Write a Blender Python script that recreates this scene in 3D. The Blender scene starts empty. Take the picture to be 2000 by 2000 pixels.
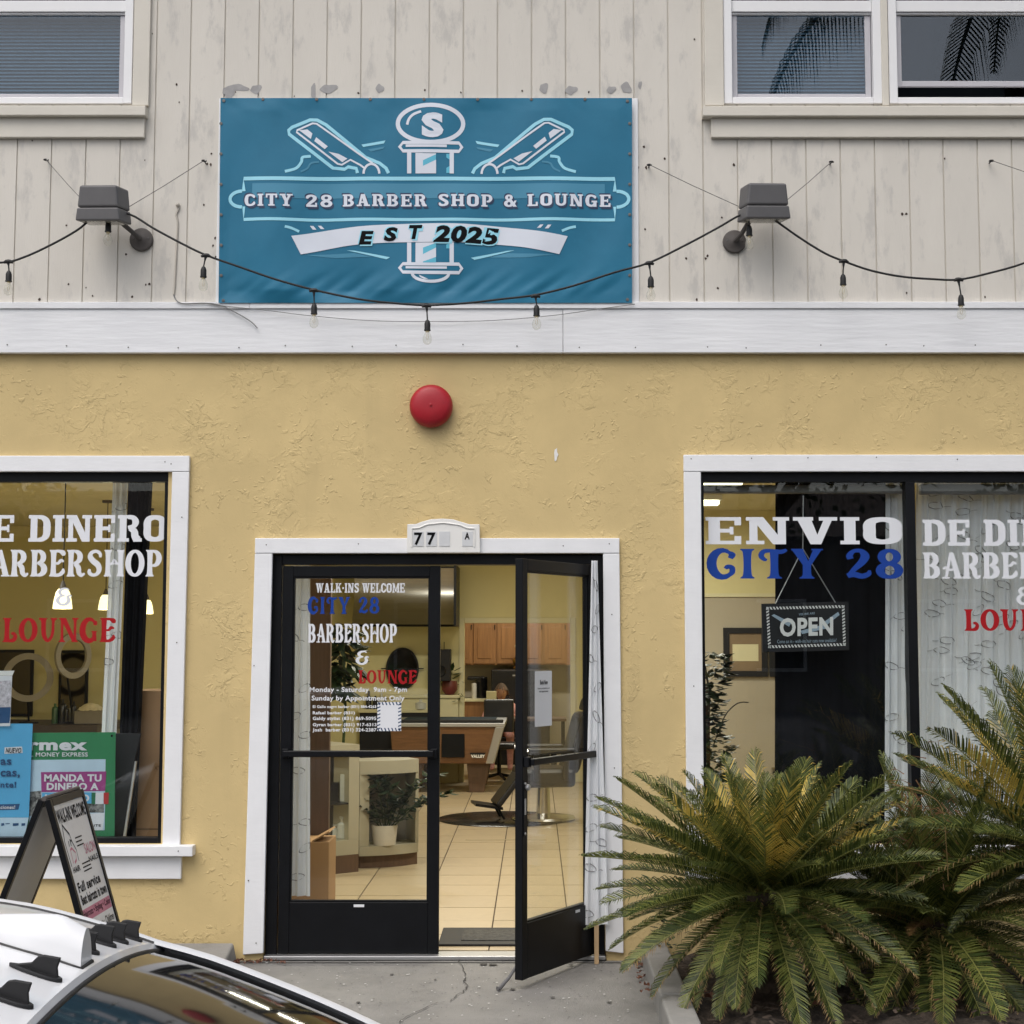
import bpy, bmesh, math, random
from mathutils import Vector, Matrix, noise
random.seed(11)
S = bpy.context.scene
COL = S.collection
# ---------------------------------------------------------------- camera
# metres; the shop's stucco face is the plane y = 0, the shop floor is z = 0
F, CXP, PIT, DST, EYE = 3000.0, 1045.0, math.atan(0.085), 8.5, 1.70
cam = bpy.data.cameras.new('camera'); camo = bpy.data.objects.new('camera', cam); COL.objects.link(camo)
camo.location = (0, -DST, EYE); camo.rotation_euler = (math.pi/2 + PIT, 0, 0)
cam.sensor_width = 36; cam.lens = 36*F/2000; cam.shift_x = -45/2000; cam.clip_end = 500; cam.clip_start = 0.05
S.camera = camo
# ---------------------------------------------------------------- sky, sun, exposure (overcast)
SUN_EL, SUN_AZ = math.radians(58), math.radians(205)     # azimuth clockwise from +Y
W = bpy.data.worlds.new('World'); S.world = W; W.use_nodes = True
nt = W.node_tree; bg = nt.nodes['Background']
sky = nt.nodes.new('ShaderNodeTexSky'); sky.sky_type = 'NISHITA'; sky.sun_disc = False
sky.sun_elevation = SUN_EL; sky.sun_rotation = SUN_AZ; sky.dust_density = 4.0; sky.air_density = 1.0; sky.ozone_density = 1.0
hs = nt.nodes.new('ShaderNodeHueSaturation'); hs.inputs['Saturation'].default_value = 0.5
nt.links.new(sky.outputs[0], hs.inputs['Color'])
tc = nt.nodes.new('ShaderNodeTexCoord'); nz = nt.nodes.new('ShaderNodeTexNoise'); nz.inputs['Scale'].default_value = 3.0; nz.inputs['Detail'].default_value = 6
mr = nt.nodes.new('ShaderNodeMapRange'); mr.inputs[1].default_value = .3; mr.inputs[2].default_value = .7; mr.inputs[3].default_value = .75; mr.inputs[4].default_value = 1.2
mu = nt.nodes.new('ShaderNodeMixRGB'); mu.blend_type = 'MULTIPLY'; mu.inputs[0].default_value = 1
nt.links.new(tc.outputs['Generated'], nz.inputs['Vector']); nt.links.new(nz.outputs['Fac'], mr.inputs[0])
nt.links.new(hs.outputs[0], mu.inputs[1]); nt.links.new(mr.outputs[0], mu.inputs[2]); nt.links.new(mu.outputs[0], bg.inputs['Color'])
bg.inputs['Strength'].default_value = 0.135
sl = bpy.data.lights.new('sun', 'SUN'); so = bpy.data.objects.new('sun', sl); COL.objects.link(so)
sl.energy = 0.7; sl.angle = math.radians(50); sl.color = (1, .96, .9)
sd = Vector((math.sin(SUN_AZ)*math.cos(SUN_EL), math.cos(SUN_AZ)*math.cos(SUN_EL), math.sin(SUN_EL)))
so.rotation_euler = sd.to_track_quat('Z', 'Y').to_euler(); so.location = sd*60
S.view_settings.view_transform = 'Standard'; S.view_settings.look = 'None'; S.view_settings.gamma = 1; S.view_settings.use_curve_mapping = False
S.view_settings.exposure = 0.55
S.render.engine = 'CYCLES'; S.cycles.use_denoising = True; S.cycles.max_bounces = 9; S.cycles.transparent_max_bounces = 24
S.cycles.caustics_reflective = False; S.cycles.caustics_refractive = False; S.cycles.sample_clamp_indirect = 6
# ---------------------------------------------------------------- pixels of the photograph -> directions -> a plane at depth d
SP, CP = math.sin(PIT), math.cos(PIT)
def P(px, py, d=DST):
    u, v = px-CXP, 1000-py
    t = d/(F*CP - v*SP)
    return Vector((u*t, d-DST, EYE + (F*SP + v*CP)*t))
def PX(px, py=1300, d=DST): return P(px, py, d).x
def PZ(py, d=DST, px=1000): return P(px, py, d).z
# ---------------------------------------------------------------- mesh builder
WO = {}
class MB:
    def __init__(s): s.v = []; s.f = []; s.mi = []; s.cur = 0
    def add(s, vs, fs):
        n = len(s.v); s.v += [Vector(a) for a in vs]
        for f in fs: s.f.append([n+i for i in f]); s.mi.append(s.cur)
        return s
    def box(s, x0, x1, y0, y1, z0, z1):
        if x0 > x1: x0, x1 = x1, x0
        if y0 > y1: y0, y1 = y1, y0
        if z0 > z1: z0, z1 = z1, z0
        return s.add([(x0,y0,z0),(x1,y0,z0),(x1,y1,z0),(x0,y1,z0),(x0,y0,z1),(x1,y0,z1),(x1,y1,z1),(x0,y1,z1)],
              [(0,3,2,1),(4,5,6,7),(0,1,5,4),(1,2,6,5),(2,3,7,6),(3,0,4,7)])
    def hexa(s, c8): return s.add(c8, [(0,3,2,1),(4,5,6,7),(0,1,5,4),(1,2,6,5),(2,3,7,6),(3,0,4,7)])
    def obox(s, c, ax, ay, az):                                    # oriented box: centre and half axes
        c, ax, ay, az = map(Vector, (c, ax, ay, az))
        return s.hexa([c-ax-ay-az, c+ax-ay-az, c+ax+ay-az, c-ax+ay-az, c-ax-ay+az, c+ax-ay+az, c+ax+ay+az, c-ax+ay+az])
    def prism(s, pts, ext):                                        # planar polygon pushed along ext
        pts = [Vector(p) for p in pts]; e = Vector(ext); n = len(pts)
        fs = [list(range(n)), list(range(2*n-1, n-1, -1))] + [(i, n+i, n+(i+1) % n, (i+1) % n) for i in range(n)]
        return s.add(pts + [p+e for p in pts], fs)
    def tube(s, pts, r, n=8, caps=True):
        pts = [Vector(p) for p in pts]; rs = r if isinstance(r, (list, tuple)) else [r]*len(pts)
        vs = []; ref = None
        for i, p in enumerate(pts):
            t = (pts[min(i+1, len(pts)-1)] - pts[max(i-1, 0)]).normalized()
            if ref is None: ref = Vector((0,0,1)) if abs(t.z) < .9 else Vector((1,0,0))
            a = t.cross(ref).normalized(); b = t.cross(a).normalized(); ref = -b if b.dot(ref) < 0 else b
            for k in range(n):
                an = 2*math.pi*k/n; vs.append(p + a*math.cos(an)*rs[i] + b*math.sin(an)*rs[i])
        fs = [(i*n+k, i*n+(k+1) % n, (i+1)*n+(k+1) % n, (i+1)*n+k) for i in range(len(pts)-1) for k in range(n)]
        if caps: fs += [list(range(n))[::-1], [(len(pts)-1)*n+k for k in range(n)]]
        return s.add(vs, fs)
    def lathe(s, prof, c, axis=(0,0,1), n=20):                      # prof: (radius, height along axis)
        c = Vector(c); ax = Vector(axis).normalized(); q = ax.to_track_quat('Z', 'Y'); vs = []
        for r, h in prof:
            for k in range(n):
                an = 2*math.pi*k/n; vs.append(c + q @ Vector((max(r, 1e-4)*math.cos(an), max(r, 1e-4)*math.sin(an), h)))
        m = len(prof)
        fs = [(i*n+k, i*n+(k+1) % n, (i+1)*n+(k+1) % n, (i+1)*n+k) for i in range(m-1) for k in range(n)]
        fs += [list(range(n))[::-1], [(m-1)*n+k for k in range(n)]]
        return s.add(vs, fs)
    def ball(s, c, rx, ry=None, rz=None, n=12):
        ry = ry or rx; rz = rz or rx; c = Vector(c); m = n//2+1; vs = []
        for i in range(m+1):
            th = math.pi*i/m
            for k in range(n):
                ph = 2*math.pi*k/n; vs.append(c + Vector((rx*max(math.sin(th), .001)*math.cos(ph), ry*max(math.sin(th), .001)*math.sin(ph), rz*math.cos(th))))
        return s.add(vs, [(i*n+k, (i+1)*n+k, (i+1)*n+(k+1) % n, i*n+(k+1) % n) for i in range(m) for k in range(n)])
    def grid(s, nu, nv, fn):
        vs = [fn(i/nu, j/nv) for j in range(nv+1) for i in range(nu+1)]
        return s.add(vs, [(j*(nu+1)+i, j*(nu+1)+i+1, (j+1)*(nu+1)+i+1, (j+1)*(nu+1)+i) for j in range(nv) for i in range(nu)])
def obj(name, mb, mats, parent=None, smooth=False, bevel=0, kind=None, label=None, solid=0):
    """one mesh object from world coordinates; its origin is its parent's, or the bottom centre of a top-level thing"""
    me = bpy.data.meshes.new(name)
    if isinstance(mb, MB):
        if parent is not None: o0 = WO[parent]
        else:
            xs = [v.x for v in mb.v]; ys = [v.y for v in mb.v]; zs = [v.z for v in mb.v]
            o0 = Vector(((min(xs)+max(xs))/2, (min(ys)+max(ys))/2, min(zs)))
            if kind == 'structure': o0 = Vector((0,0,0))
        me.from_pydata([v-o0 for v in mb.v], [], mb.f)
        if len(set(mb.mi)) > 1 or isinstance(mats, (list, tuple)): me.polygons.foreach_set('material_index', mb.mi)
    else: me = mb; o0 = WO[parent] if parent is not None else Vector((0,0,0))
    for m in (mats if isinstance(mats, (list, tuple)) else [mats]):
        if m: me.materials.append(m)
    if smooth:
        me.polygons.foreach_set('use_smooth', [True]*len(me.polygons))
    o = bpy.data.objects.new(name, me); COL.objects.link(o); WO[o] = o0
    if parent is not None: o.parent = parent
    else: o.location = o0
    if smooth and smooth != 'all':
        try: me.set_sharp_from_angle(angle=math.radians(35))
        except Exception: pass
    if bevel:
        b = o.modifiers.new('bevel', 'BEVEL'); b.width = bevel; b.segments = 2; b.limit_method = 'ANGLE'
    if solid:
        b = o.modifiers.new('solid', 'SOLIDIFY'); b.thickness = solid; b.offset = 0
    if kind: o['kind'] = kind
    if label: o['label'] = label
    return o
def tag(o, label, cat, group=None):
    o['label'] = label; o['category'] = cat
    if group: o['group'] = group
    return o
def thing(name, loc, label, cat, group=None):
    o = bpy.data.objects.new(name, None); COL.objects.link(o); o.location = loc; o.empty_display_size = .1; WO[o] = Vector(loc)
    return tag(o, label, cat, group)
# ---------------------------------------------------------------- materials
MAT = {}
def N(nt, t, **k):
    n = nt.nodes.new(t)
    for a, b in k.items(): setattr(n, a, b)
    return n
def mat(name, col, rough=.6, metal=0., var=.12, vscale=4., stretch=(1,1,1), bump=0., bscale=60., bstretch=None, spec=.5, rand=0., col2=None, c2=(.55,.7), c2scale=6., emit=None, estr=0., sheen=0., transl=0., coat=0.):
    if name in MAT: return MAT[name]
    m = bpy.data.materials.new(name); m.use_nodes = True; nt = m.node_tree; b = nt.nodes['Principled BSDF']; L = nt.links.new
    MAT[name] = m
    tc = N(nt, 'ShaderNodeTexCoord'); mp = N(nt, 'ShaderNodeMapping'); mp.inputs['Scale'].default_value = stretch
    L(tc.outputs['Object'], mp.inputs['Vector'])
    n1 = N(nt, 'ShaderNodeTexNoise'); n1.inputs['Scale'].default_value = vscale; n1.inputs['Detail'].default_value = 6; n1.inputs['Roughness'].default_value = .62
    L(mp.outputs[0], n1.inputs['Vector'])
    r = N(nt, 'ShaderNodeMapRange'); r.inputs[1].default_value = .28; r.inputs[2].default_value = .72; r.inputs[3].default_value = 1-var; r.inputs[4].default_value = 1+var
    L(n1.outputs['Fac'], r.inputs[0])
    v = r.outputs[0]
    if rand:
        oi = N(nt, 'ShaderNodeObjectInfo'); r2 = N(nt, 'ShaderNodeMapRange'); r2.inputs[3].default_value = 1-rand; r2.inputs[4].default_value = 1+rand
        L(oi.outputs['Random'], r2.inputs[0]); mm = N(nt, 'ShaderNodeMath', operation='MULTIPLY'); L(v, mm.inputs[0]); L(r2.outputs[0], mm.inputs[1]); v = mm.outputs[0]
    mx = N(nt, 'ShaderNodeMixRGB', blend_type='MULTIPLY'); mx.inputs[0].default_value = 1; mx.inputs[1].default_value = (*col, 1); L(v, mx.inputs[2])
    c = mx.outputs[0]
    if col2:
        n2 = N(nt, 'ShaderNodeTexNoise'); n2.inputs['Scale'].default_value = c2scale; n2.inputs['Detail'].default_value = 8; n2.inputs['Roughness'].default_value = .7
        L(mp.outputs[0], n2.inputs['Vector']); r3 = N(nt, 'ShaderNodeMapRange'); r3.inputs[1].default_value = c2[0]; r3.inputs[2].default_value = c2[1]
        L(n2.outputs['Fac'], r3.inputs[0]); m2 = N(nt, 'ShaderNodeMixRGB'); L(r3.outputs[0], m2.inputs[0]); L(c, m2.inputs[1]); m2.inputs[2].default_value = (*col2, 1); c = m2.outputs[0]
    L(c, b.inputs['Base Color'])
    b.inputs['Roughness'].default_value = rough; b.inputs['Metallic'].default_value = metal; b.inputs['Specular IOR Level'].default_value = spec
    if coat: b.inputs['Coat Weight'].default_value = coat; b.inputs['Coat Roughness'].default_value = .04
    if bump:
        mp2 = N(nt, 'ShaderNodeMapping'); mp2.inputs['Scale'].default_value = bstretch or stretch; L(tc.outputs['Object'], mp2.inputs['Vector'])
        n3 = N(nt, 'ShaderNodeTexNoise'); n3.inputs['Scale'].default_value = bscale; n3.inputs['Detail'].default_value = 5; L(mp2.outputs[0], n3.inputs['Vector'])
        bp = N(nt, 'ShaderNodeBump'); bp.inputs['Strength'].default_value = 1; bp.inputs['Distance'].default_value = bump; L(n3.outputs['Fac'], bp.inputs['Height']); L(bp.outputs[0], b.inputs['Normal'])
    if emit:
        b.inputs['Emission Color'].default_value = (*emit, 1); b.inputs['Emission Strength'].default_value = estr
    if transl:
        out = nt.nodes['Material Output']; t = N(nt, 'ShaderNodeBsdfTranslucent'); L(c, t.inputs['Color']); ms = N(nt, 'ShaderNodeMixShader'); ms.inputs[0].default_value = transl
        L(b.outputs[0], ms.inputs[1]); L(t.outputs[0], ms.inputs[2]); L(ms.outputs[0], out.inputs['Surface'])
    return m
def glass(name, tint=(1,1,1), rough=0., ior=1.45, opac=0., ocol=(.5,.5,.5)):
    m = bpy.data.materials.new(name); m.use_nodes = True; nt = m.node_tree; L = nt.links.new; nt.nodes.remove(nt.nodes['Principled BSDF'])
    out = nt.nodes['Material Output']; t = N(nt, 'ShaderNodeBsdfTransparent'); t.inputs[0].default_value = (*tint, 1)
    g = N(nt, 'ShaderNodeBsdfGlossy'); g.inputs['Roughness'].default_value = rough; fr = N(nt, 'ShaderNodeFresnel'); ge = N(nt, 'ShaderNodeNewGeometry'); mi = N(nt, 'ShaderNodeMapRange'); mi.inputs[3].default_value = ior; mi.inputs[4].default_value = 1/ior
    L(ge.outputs['Backfacing'], mi.inputs[0]); L(mi.outputs[0], fr.inputs[0])          # a thin pane reflects alike from both of its faces
    ms = N(nt, 'ShaderNodeMixShader'); L(fr.outputs[0], ms.inputs[0]); L(t.outputs[0], ms.inputs[1]); L(g.outputs[0], ms.inputs[2]); last = ms
    if opac:
        d = N(nt, 'ShaderNodeBsdfDiffuse'); d.inputs[0].default_value = (*ocol, 1); m2 = N(nt, 'ShaderNodeMixShader'); m2.inputs[0].default_value = opac
        L(ms.outputs[0], m2.inputs[1]); L(d.outputs[0], m2.inputs[2]); last = m2
    L(last.outputs[0], out.inputs['Surface']); MAT[name] = m
    return m
def stucco():
    m = bpy.data.materials.new('yellow_stucco'); m.use_nodes = True; nt = m.node_tree; b = nt.nodes['Principled BSDF']; L = nt.links.new
    tc = N(nt, 'ShaderNodeTexCoord'); O = tc.outputs['Object']
    def ns(s, d=4, dist=0, ro=.5):
        n = N(nt, 'ShaderNodeTexNoise'); n.inputs['Scale'].default_value = s; n.inputs['Detail'].default_value = d; n.inputs['Distortion'].default_value = dist; n.inputs['Roughness'].default_value = ro
        L(O, n.inputs['Vector']); return n.outputs['Fac']
    def mrg(x, a, bb, c=0., d=1.):
        r = N(nt, 'ShaderNodeMapRange'); r.interpolation_type = 'SMOOTHSTEP'; L(x, r.inputs[0])
        for i, q in enumerate((a, bb, c, d)): r.inputs[i+1].default_value = q
        return r.outputs[0]
    def ma(op, x, y):
        q = N(nt, 'ShaderNodeMath', operation=op)
        for i, z in enumerate((x, y)):
            if isinstance(z, (int, float)): q.inputs[i].default_value = z
            else: L(z, q.inputs[i])
        return q.outputs[0]
    edge = ma('ADD', mrg(ns(7, 6, .5, .62), .49, .53), ma('MULTIPLY', mrg(ns(19, 5, .4, .62), .53, .56), .7))    # skip-trowel plateaus with ragged lips
    mask = mrg(ns(2.6, 4), .44, .66)
    lip = ma('MULTIPLY', edge, mask)
    crumbs = ma('MULTIPLY', mrg(ns(34, 3, .6), .56, .66), mrg(ns(5.0, 3), .48, .62))
    wide = ns(2.2, 2)
    h = ma('ADD', ma('ADD', ma('MULTIPLY', lip, .8), ma('MULTIPLY', crumbs, 1.0)), ma('ADD', ma('MULTIPLY', wide, 2.4), ma('MULTIPLY', ns(140, 2), .16)))
    bp = N(nt, 'ShaderNodeBump'); bp.inputs['Strength'].default_value = .6; bp.inputs['Distance'].default_value = .005; L(h, bp.inputs['Height']); L(bp.outputs[0], b.inputs['Normal'])
    mx = N(nt, 'ShaderNodeMixRGB', blend_type='MULTIPLY'); mx.inputs[0].default_value = 1; mx.inputs[1].default_value = (.625, .480, .235, 1)
    L(mrg(ns(1.3, 7, .2, .7), .3, .7, .92, 1.06), mx.inputs[2])
    # grime that washes down the wall
    mp = N(nt, 'ShaderNodeMapping'); mp.inputs['Scale'].default_value = (5, 1, .35); L(O, mp.inputs['Vector']); n5 = N(nt, 'ShaderNodeTexNoise'); n5.inputs['Scale'].default_value = 1.2; n5.inputs['Detail'].default_value = 5; L(mp.outputs[0], n5.inputs['Vector'])
    m2 = N(nt, 'ShaderNodeMixRGB'); L(mrg(n5.outputs['Fac'], .55, .8, 0, .22), m2.inputs[0]); L(mx.outputs[0], m2.inputs[1]); m2.inputs[2].default_value = (.40, .31, .16, 1)
    L(m2.outputs[0], b.inputs['Base Color']); b.inputs['Roughness'].default_value = .78; b.inputs['Specular IOR Level'].default_value = .3
    MAT['yellow_stucco'] = m; return m
def sidingmat():
    m = mat('siding_paint', (.645,.61,.55), .75, var=.035, vscale=2.5, stretch=(2.2,2.2,.8), bump=.0010, bscale=40, bstretch=(6,6,.5), col2=(.53,.505,.465), c2=(.53,.64), c2scale=4.2, rand=.02)
    return m
M_ = {}
stucco(); sidingmat()
mat('white_trim', (.80,.805,.82), .6, var=.035, vscale=6, bump=.0008, bscale=14, bstretch=(1,1,5), col2=(.66,.65,.63), c2=(.66,.82), c2scale=5)
mat('white_board', (.79,.795,.81), .62, var=.04, vscale=5, stretch=(.6,1,6), bump=.0022, bscale=6, bstretch=(1.0,1,8), col2=(.62,.61,.60), c2=(.66,.82), c2scale=3)
mat('beige_trim', (.64,.605,.535), .7, var=.04, vscale=5, bump=.001, bscale=20, bstretch=(1,1,3), col2=(.50,.46,.40), c2=(.63,.8), c2scale=7)
mat('vinyl_white', (.80,.80,.81), .4, var=.02)
mat('screen_frame', (.50,.49,.52), .5, var=.03)
mat('black_metal', (.0045,.005,.0065), .40, var=.25, vscale=9, spec=.22, col2=(.02,.02,.023), c2=(.66,.8), c2scale=14)
mat('black_matte', (.008,.008,.010), .75, var=.2)
mat('black_fabric', (.007,.0075,.010), .95, var=.3, vscale=6, spec=.1, bump=.002, bscale=200)
mat('aluminium', (.45,.45,.45), .42, metal=.8, var=.08)
mat('concrete', (.215,.208,.196), .9, var=.16, vscale=3.0, bump=.0035, bscale=150, col2=(.165,.16,.152), c2=(.53,.72), c2scale=2.4)
mat('concrete_kerb', (.27,.262,.245), .88, var=.14, vscale=5, bump=.002, bscale=60, col2=(.15,.145,.13), c2=(.55,.72), c2scale=5)
mat('asphalt', (.05,.05,.052), .9, var=.2, vscale=30, bump=.003, bscale=150)
mat('crack', (.05,.048,.045), .95)
mat('soil', (.060,.045,.034), .95, var=.45, vscale=25, bump=.012, bscale=45, col2=(.02,.016,.013), c2=(.45,.65), c2scale=18)
mat('bark_chip', (.060,.042,.030), .9, var=.4, vscale=20, rand=.4)
mat('dry_leaf', (.16,.065,.038), .8, var=.35, vscale=30)
mat('red_paint', (.38,.012,.022), .42, var=.10, vscale=5, col2=(.28,.012,.018), c2=(.5,.7), c2scale=4, spec=.4)
mat('lamp_grey', (.115,.112,.115), .55, var=.08, vscale=8, col2=(.17,.165,.16), c2=(.6,.75), c2scale=9)
mat('lamp_mount', (.085,.075,.07), .7, var=.15, vscale=15)
mat('steel_wire', (.13,.125,.12), .5, metal=.4)
mat('rubber', (.006,.006,.007), .6, var=.2)
glass('bulb_glass', (.97,.97,.95), .02, 1.4, .10, (.85,.82,.72))
glass('window_glass', (.93,.95,.95), 0, 1.5)
glass('upper_glass', (.66,.73,.78), 0, 1.72)
glass('door_glass', (.96,.97,.96), 0, 1.42)
mat('vinyl_letter_white', (.74,.755,.79), .5, var=.02)
mat('vinyl_letter_blue', (.010,.050,.29), .5, var=.05, spec=.2)
mat('vinyl_letter_red', (.36,.009,.013), .5, var=.05, spec=.2)
mat('sign_white', (.78,.77,.74), .5, var=.03, col2=(.6,.58,.54), c2=(.62,.8), c2scale=12)
mat('ink_black', (.004,.004,.005), .7, spec=.12)
mat('ink_dark_blue', (.012,.05,.13), .6)
mat('paper_white', (.74,.75,.78), .6, var=.02)
# ---------------------------------------------------------------- drawn lettering (two sign-painter alphabets) and plain type
def crom(pts, n=6, closed=False):
    out = []; m = len(pts); rng = range(m if closed else m-1)
    for i in rng:
        p0, p1, p2, p3 = [pts[(i+k) % m] if closed else pts[max(0, min(m-1, i+k))] for k in (-1, 0, 1, 2)]
        for j in range(n):
            t = j/n
            out.append(tuple(.5*(2*b + (c-a)*t + (2*a-5*b+4*c-d)*t*t + (3*b-a-3*c+d)*t**3) for a, b, c, d in zip(p0, p1, p2, p3)))
    if not closed: out.append(tuple(pts[-1]))
    return out
def ribbon(pts, smooth=True, closed=False, n=6):
    """pts: (x, y, width) -> quads of a stroke with changing width"""
    q = crom(pts, n, closed) if smooth else pts
    L = []; R = []; m = len(q)
    for i in range(m):
        a = q[(i-1) % m] if closed else q[max(i-1, 0)]; b = q[(i+1) % m] if closed else q[min(i+1, m-1)]
        dx, dy = b[0]-a[0], b[1]-a[1]; l = math.hypot(dx, dy) or 1; w = q[i][2]/2
        L.append((q[i][0]-dy/l*w, q[i][1]+dx/l*w)); R.append((q[i][0]+dy/l*w, q[i][1]-dx/l*w))
    return [[L[i], L[(i+1) % m], R[(i+1) % m], R[i]] for i in range(m if closed else m-1)]
def bar(x0, y0, x1, y1): return [[(x0,y0),(x1,y0),(x1,y1),(x0,y1)]]
def quad(*p): return [list(p)]
def stem(x, w=.2, f=.34, y0=0, y1=1): return ribbon([(x,y0,f),(x,y0+.035,f),(x,y0+.12,w*1.12),(x,(y0+y1)/2,w*.95),(x,y1-.12,w*1.12),(x,y1-.035,f),(x,y1,f)])
def arc(cx, cy, rx, ry, a0, a1, w0, w1=None, wm=None, n=14):
    w1 = w0 if w1 is None else w1; wm = (w0+w1)/2 if wm is None else wm; pts = []
    for i in range(n+1):
        t = i/n; a = math.radians(a0+(a1-a0)*t); w = (w0*(1-t)+w1*t) + (wm-(w0+w1)/2)*math.sin(math.pi*t)
        pts.append((cx+rx*math.cos(a), cy+ry*math.sin(a), w))
    return ribbon(pts, smooth=False)
def ring(cx, cy, rx, ry, ws, wt, n=32):
    return ribbon([(cx+rx*math.cos(2*math.pi*i/n), cy+ry*math.sin(2*math.pi*i/n), wt+(ws-wt)*abs(math.cos(2*math.pi*i/n))**1.3) for i in range(n)], smooth=False, closed=True)
def dot(x, y, r): return arc(x, y, r/2, r/2, 0, 360, r)
def G_fancy(c):                       # flared nouveau capitals: (width, strokes)
    if c == 'I': return .36, [stem(.18)]
    if c == 'L': return .60, [stem(.18), ribbon([(.1,.05,.1),(.3,.05,.12),(.46,.09,.17),(.52,.24,.15),(.45,.36,.12),(.36,.33,.11)])]
    if c == 'O': return .74, [ring(.37,.5,.27,.45,.22,.11)]
    if c == 'U': return .74, [ribbon([(.17,1,.34),(.17,.96,.34),(.18,.86,.2),(.19,.45,.19),(.24,.2,.17),(.37,.06,.13),(.5,.2,.12),(.56,.45,.12),(.57,.86,.12),(.58,.96,.26),(.58,1,.26)])]
    if c == 'N': return .78, [stem(.13,.11,.26), stem(.65,.11,.26), quad((.06,1),(.28,1),(.72,0),(.56,0))]
    if c == 'G': return .74, [arc(.39,.5,.28,.45,50,325,.1,.14,.25), ribbon([(.56,.86,.1),(.62,.8,.16),(.6,.7,.12)]), ribbon([(.58,.04,.2),(.585,.2,.17),(.58,.4,.17),(.58,.46,.3)])]
    if c == 'E': return .64, [stem(.17,.2,.32), ribbon([(.15,.95,.1),(.4,.95,.11),(.54,.88,.2),(.56,.78,.1)]), ribbon([(.2,.5,.08),(.36,.5,.1),(.46,.6,.13),(.58,.56,.06)]), ribbon([(.15,.05,.1),(.4,.06,.13),(.55,.18,.16),(.55,.3,.06)])]
    if c == 'C': return .72, [arc(.40,.5,.28,.45,55,300,.1,.14,.25), ribbon([(.55,.88,.1),(.63,.8,.17),(.58,.68,.13)]), ribbon([(.5,.08,.12),(.62,.2,.14),(.62,.36,.15),(.52,.4,.14),(.46,.33,.1)])]
    if c == 'T': return .70, [ribbon([(.38,0,.36),(.38,.035,.36),(.38,.12,.22),(.38,.5,.19),(.38,.95,.22)]), ribbon([(.2,.62,.08),(.12,.66,.12),(.06,.78,.14),(.14,.92,.14),(.36,.93,.12),(.55,.9,.14),(.69,.97,.08)])]
    if c == 'Y': return .76, [ribbon([(.38,0,.36),(.38,.035,.36),(.38,.12,.22),(.38,.45,.2)]), quad((.0,1),(.28,1),(.47,.42),(.3,.42)), quad((.55,1),(.76,1),(.46,.4),(.36,.42)), bar(0,.95,.3,1), bar(.5,.95,.78,1)]
    if c == '2': return .66, [ribbon([(.14,.66,.16),(.12,.78,.16),(.22,.92,.12),(.4,.93,.14),(.5,.76,.22),(.42,.55,.2),(.22,.3,.14),(.1,.1,.12)]), ribbon([(.06,.09,.16),(.22,.14,.18),(.42,.08,.17),(.58,.16,.14),(.6,.28,.06)])]
    if c == '8': return .68, [ring(.34,.73,.19,.21,.2,.12), ring(.34,.27,.23,.22,.22,.12)]
    if c == 'B': return .70, [stem(.17,.2,.32), arc(.3,.73,.22,.22,90,-90,.09,.09,.22), arc(.3,.27,.26,.22,90,-90,.09,.09,.24), bar(.16,.905,.31,.995), bar(.16,.465,.31,.535), bar(.16,.005,.31,.095)]
    if c == 'A': return .74, [quad((.30,1),(.46,1),(.74,.05),(.50,.05)), quad((.30,1),(.40,.94),(.22,.05),(.10,.05)), bar(.44,0,.78,.06), bar(0,0,.30,.06), ribbon([(.52,.36,.08),(.3,.34,.1),(.14,.42,.1),(.06,.36,.09)])]
    if c == 'R': return .74, [stem(.17,.2,.32), arc(.3,.73,.23,.22,90,-90,.09,.09,.22), bar(.16,.905,.31,.995), bar(.16,.465,.31,.535), ribbon([(.32,.48,.14),(.46,.34,.2),(.5,.14,.18),(.6,.05,.14),(.72,.12,.07)])]
    if c == 'S': return .64, [ribbon([(.54,.72,.1),(.52,.86,.13),(.38,.945,.12),(.2,.9,.14),(.14,.74,.2),(.26,.58,.22),(.44,.44,.22),(.5,.26,.2),(.42,.1,.14),(.26,.055,.12),(.12,.14,.15),(.12,.28,.1)])]
    if c == 'H': return .80, [stem(.15,.18,.29), stem(.65,.18,.29), ribbon([(.2,.46,.07),(.34,.5,.1),(.4,.58,.14),(.48,.5,.1),(.6,.48,.07)])]
    if c == 'P': return .68, [stem(.17,.2,.32), arc(.3,.68,.23,.27,90,-90,.09,.09,.22), bar(.16,.905,.31,.995), bar(.2,.365,.31,.455)]
    if c == '&': return .86, [ribbon([(.66,.93,.06),(.5,.95,.12),(.32,.9,.16),(.22,.76,.2),(.32,.6,.14),(.5,.56,.1)]), ribbon([(.44,.56,.1),(.24,.5,.16),(.13,.3,.22),(.24,.1,.16),(.42,.05,.14),(.6,.12,.18),(.7,.3,.2),(.64,.48,.14),(.74,.56,.12),(.84,.52,.06)]), ribbon([(.66,.93,.16),(.64,.86,.08)])]
    return .32, []
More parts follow.
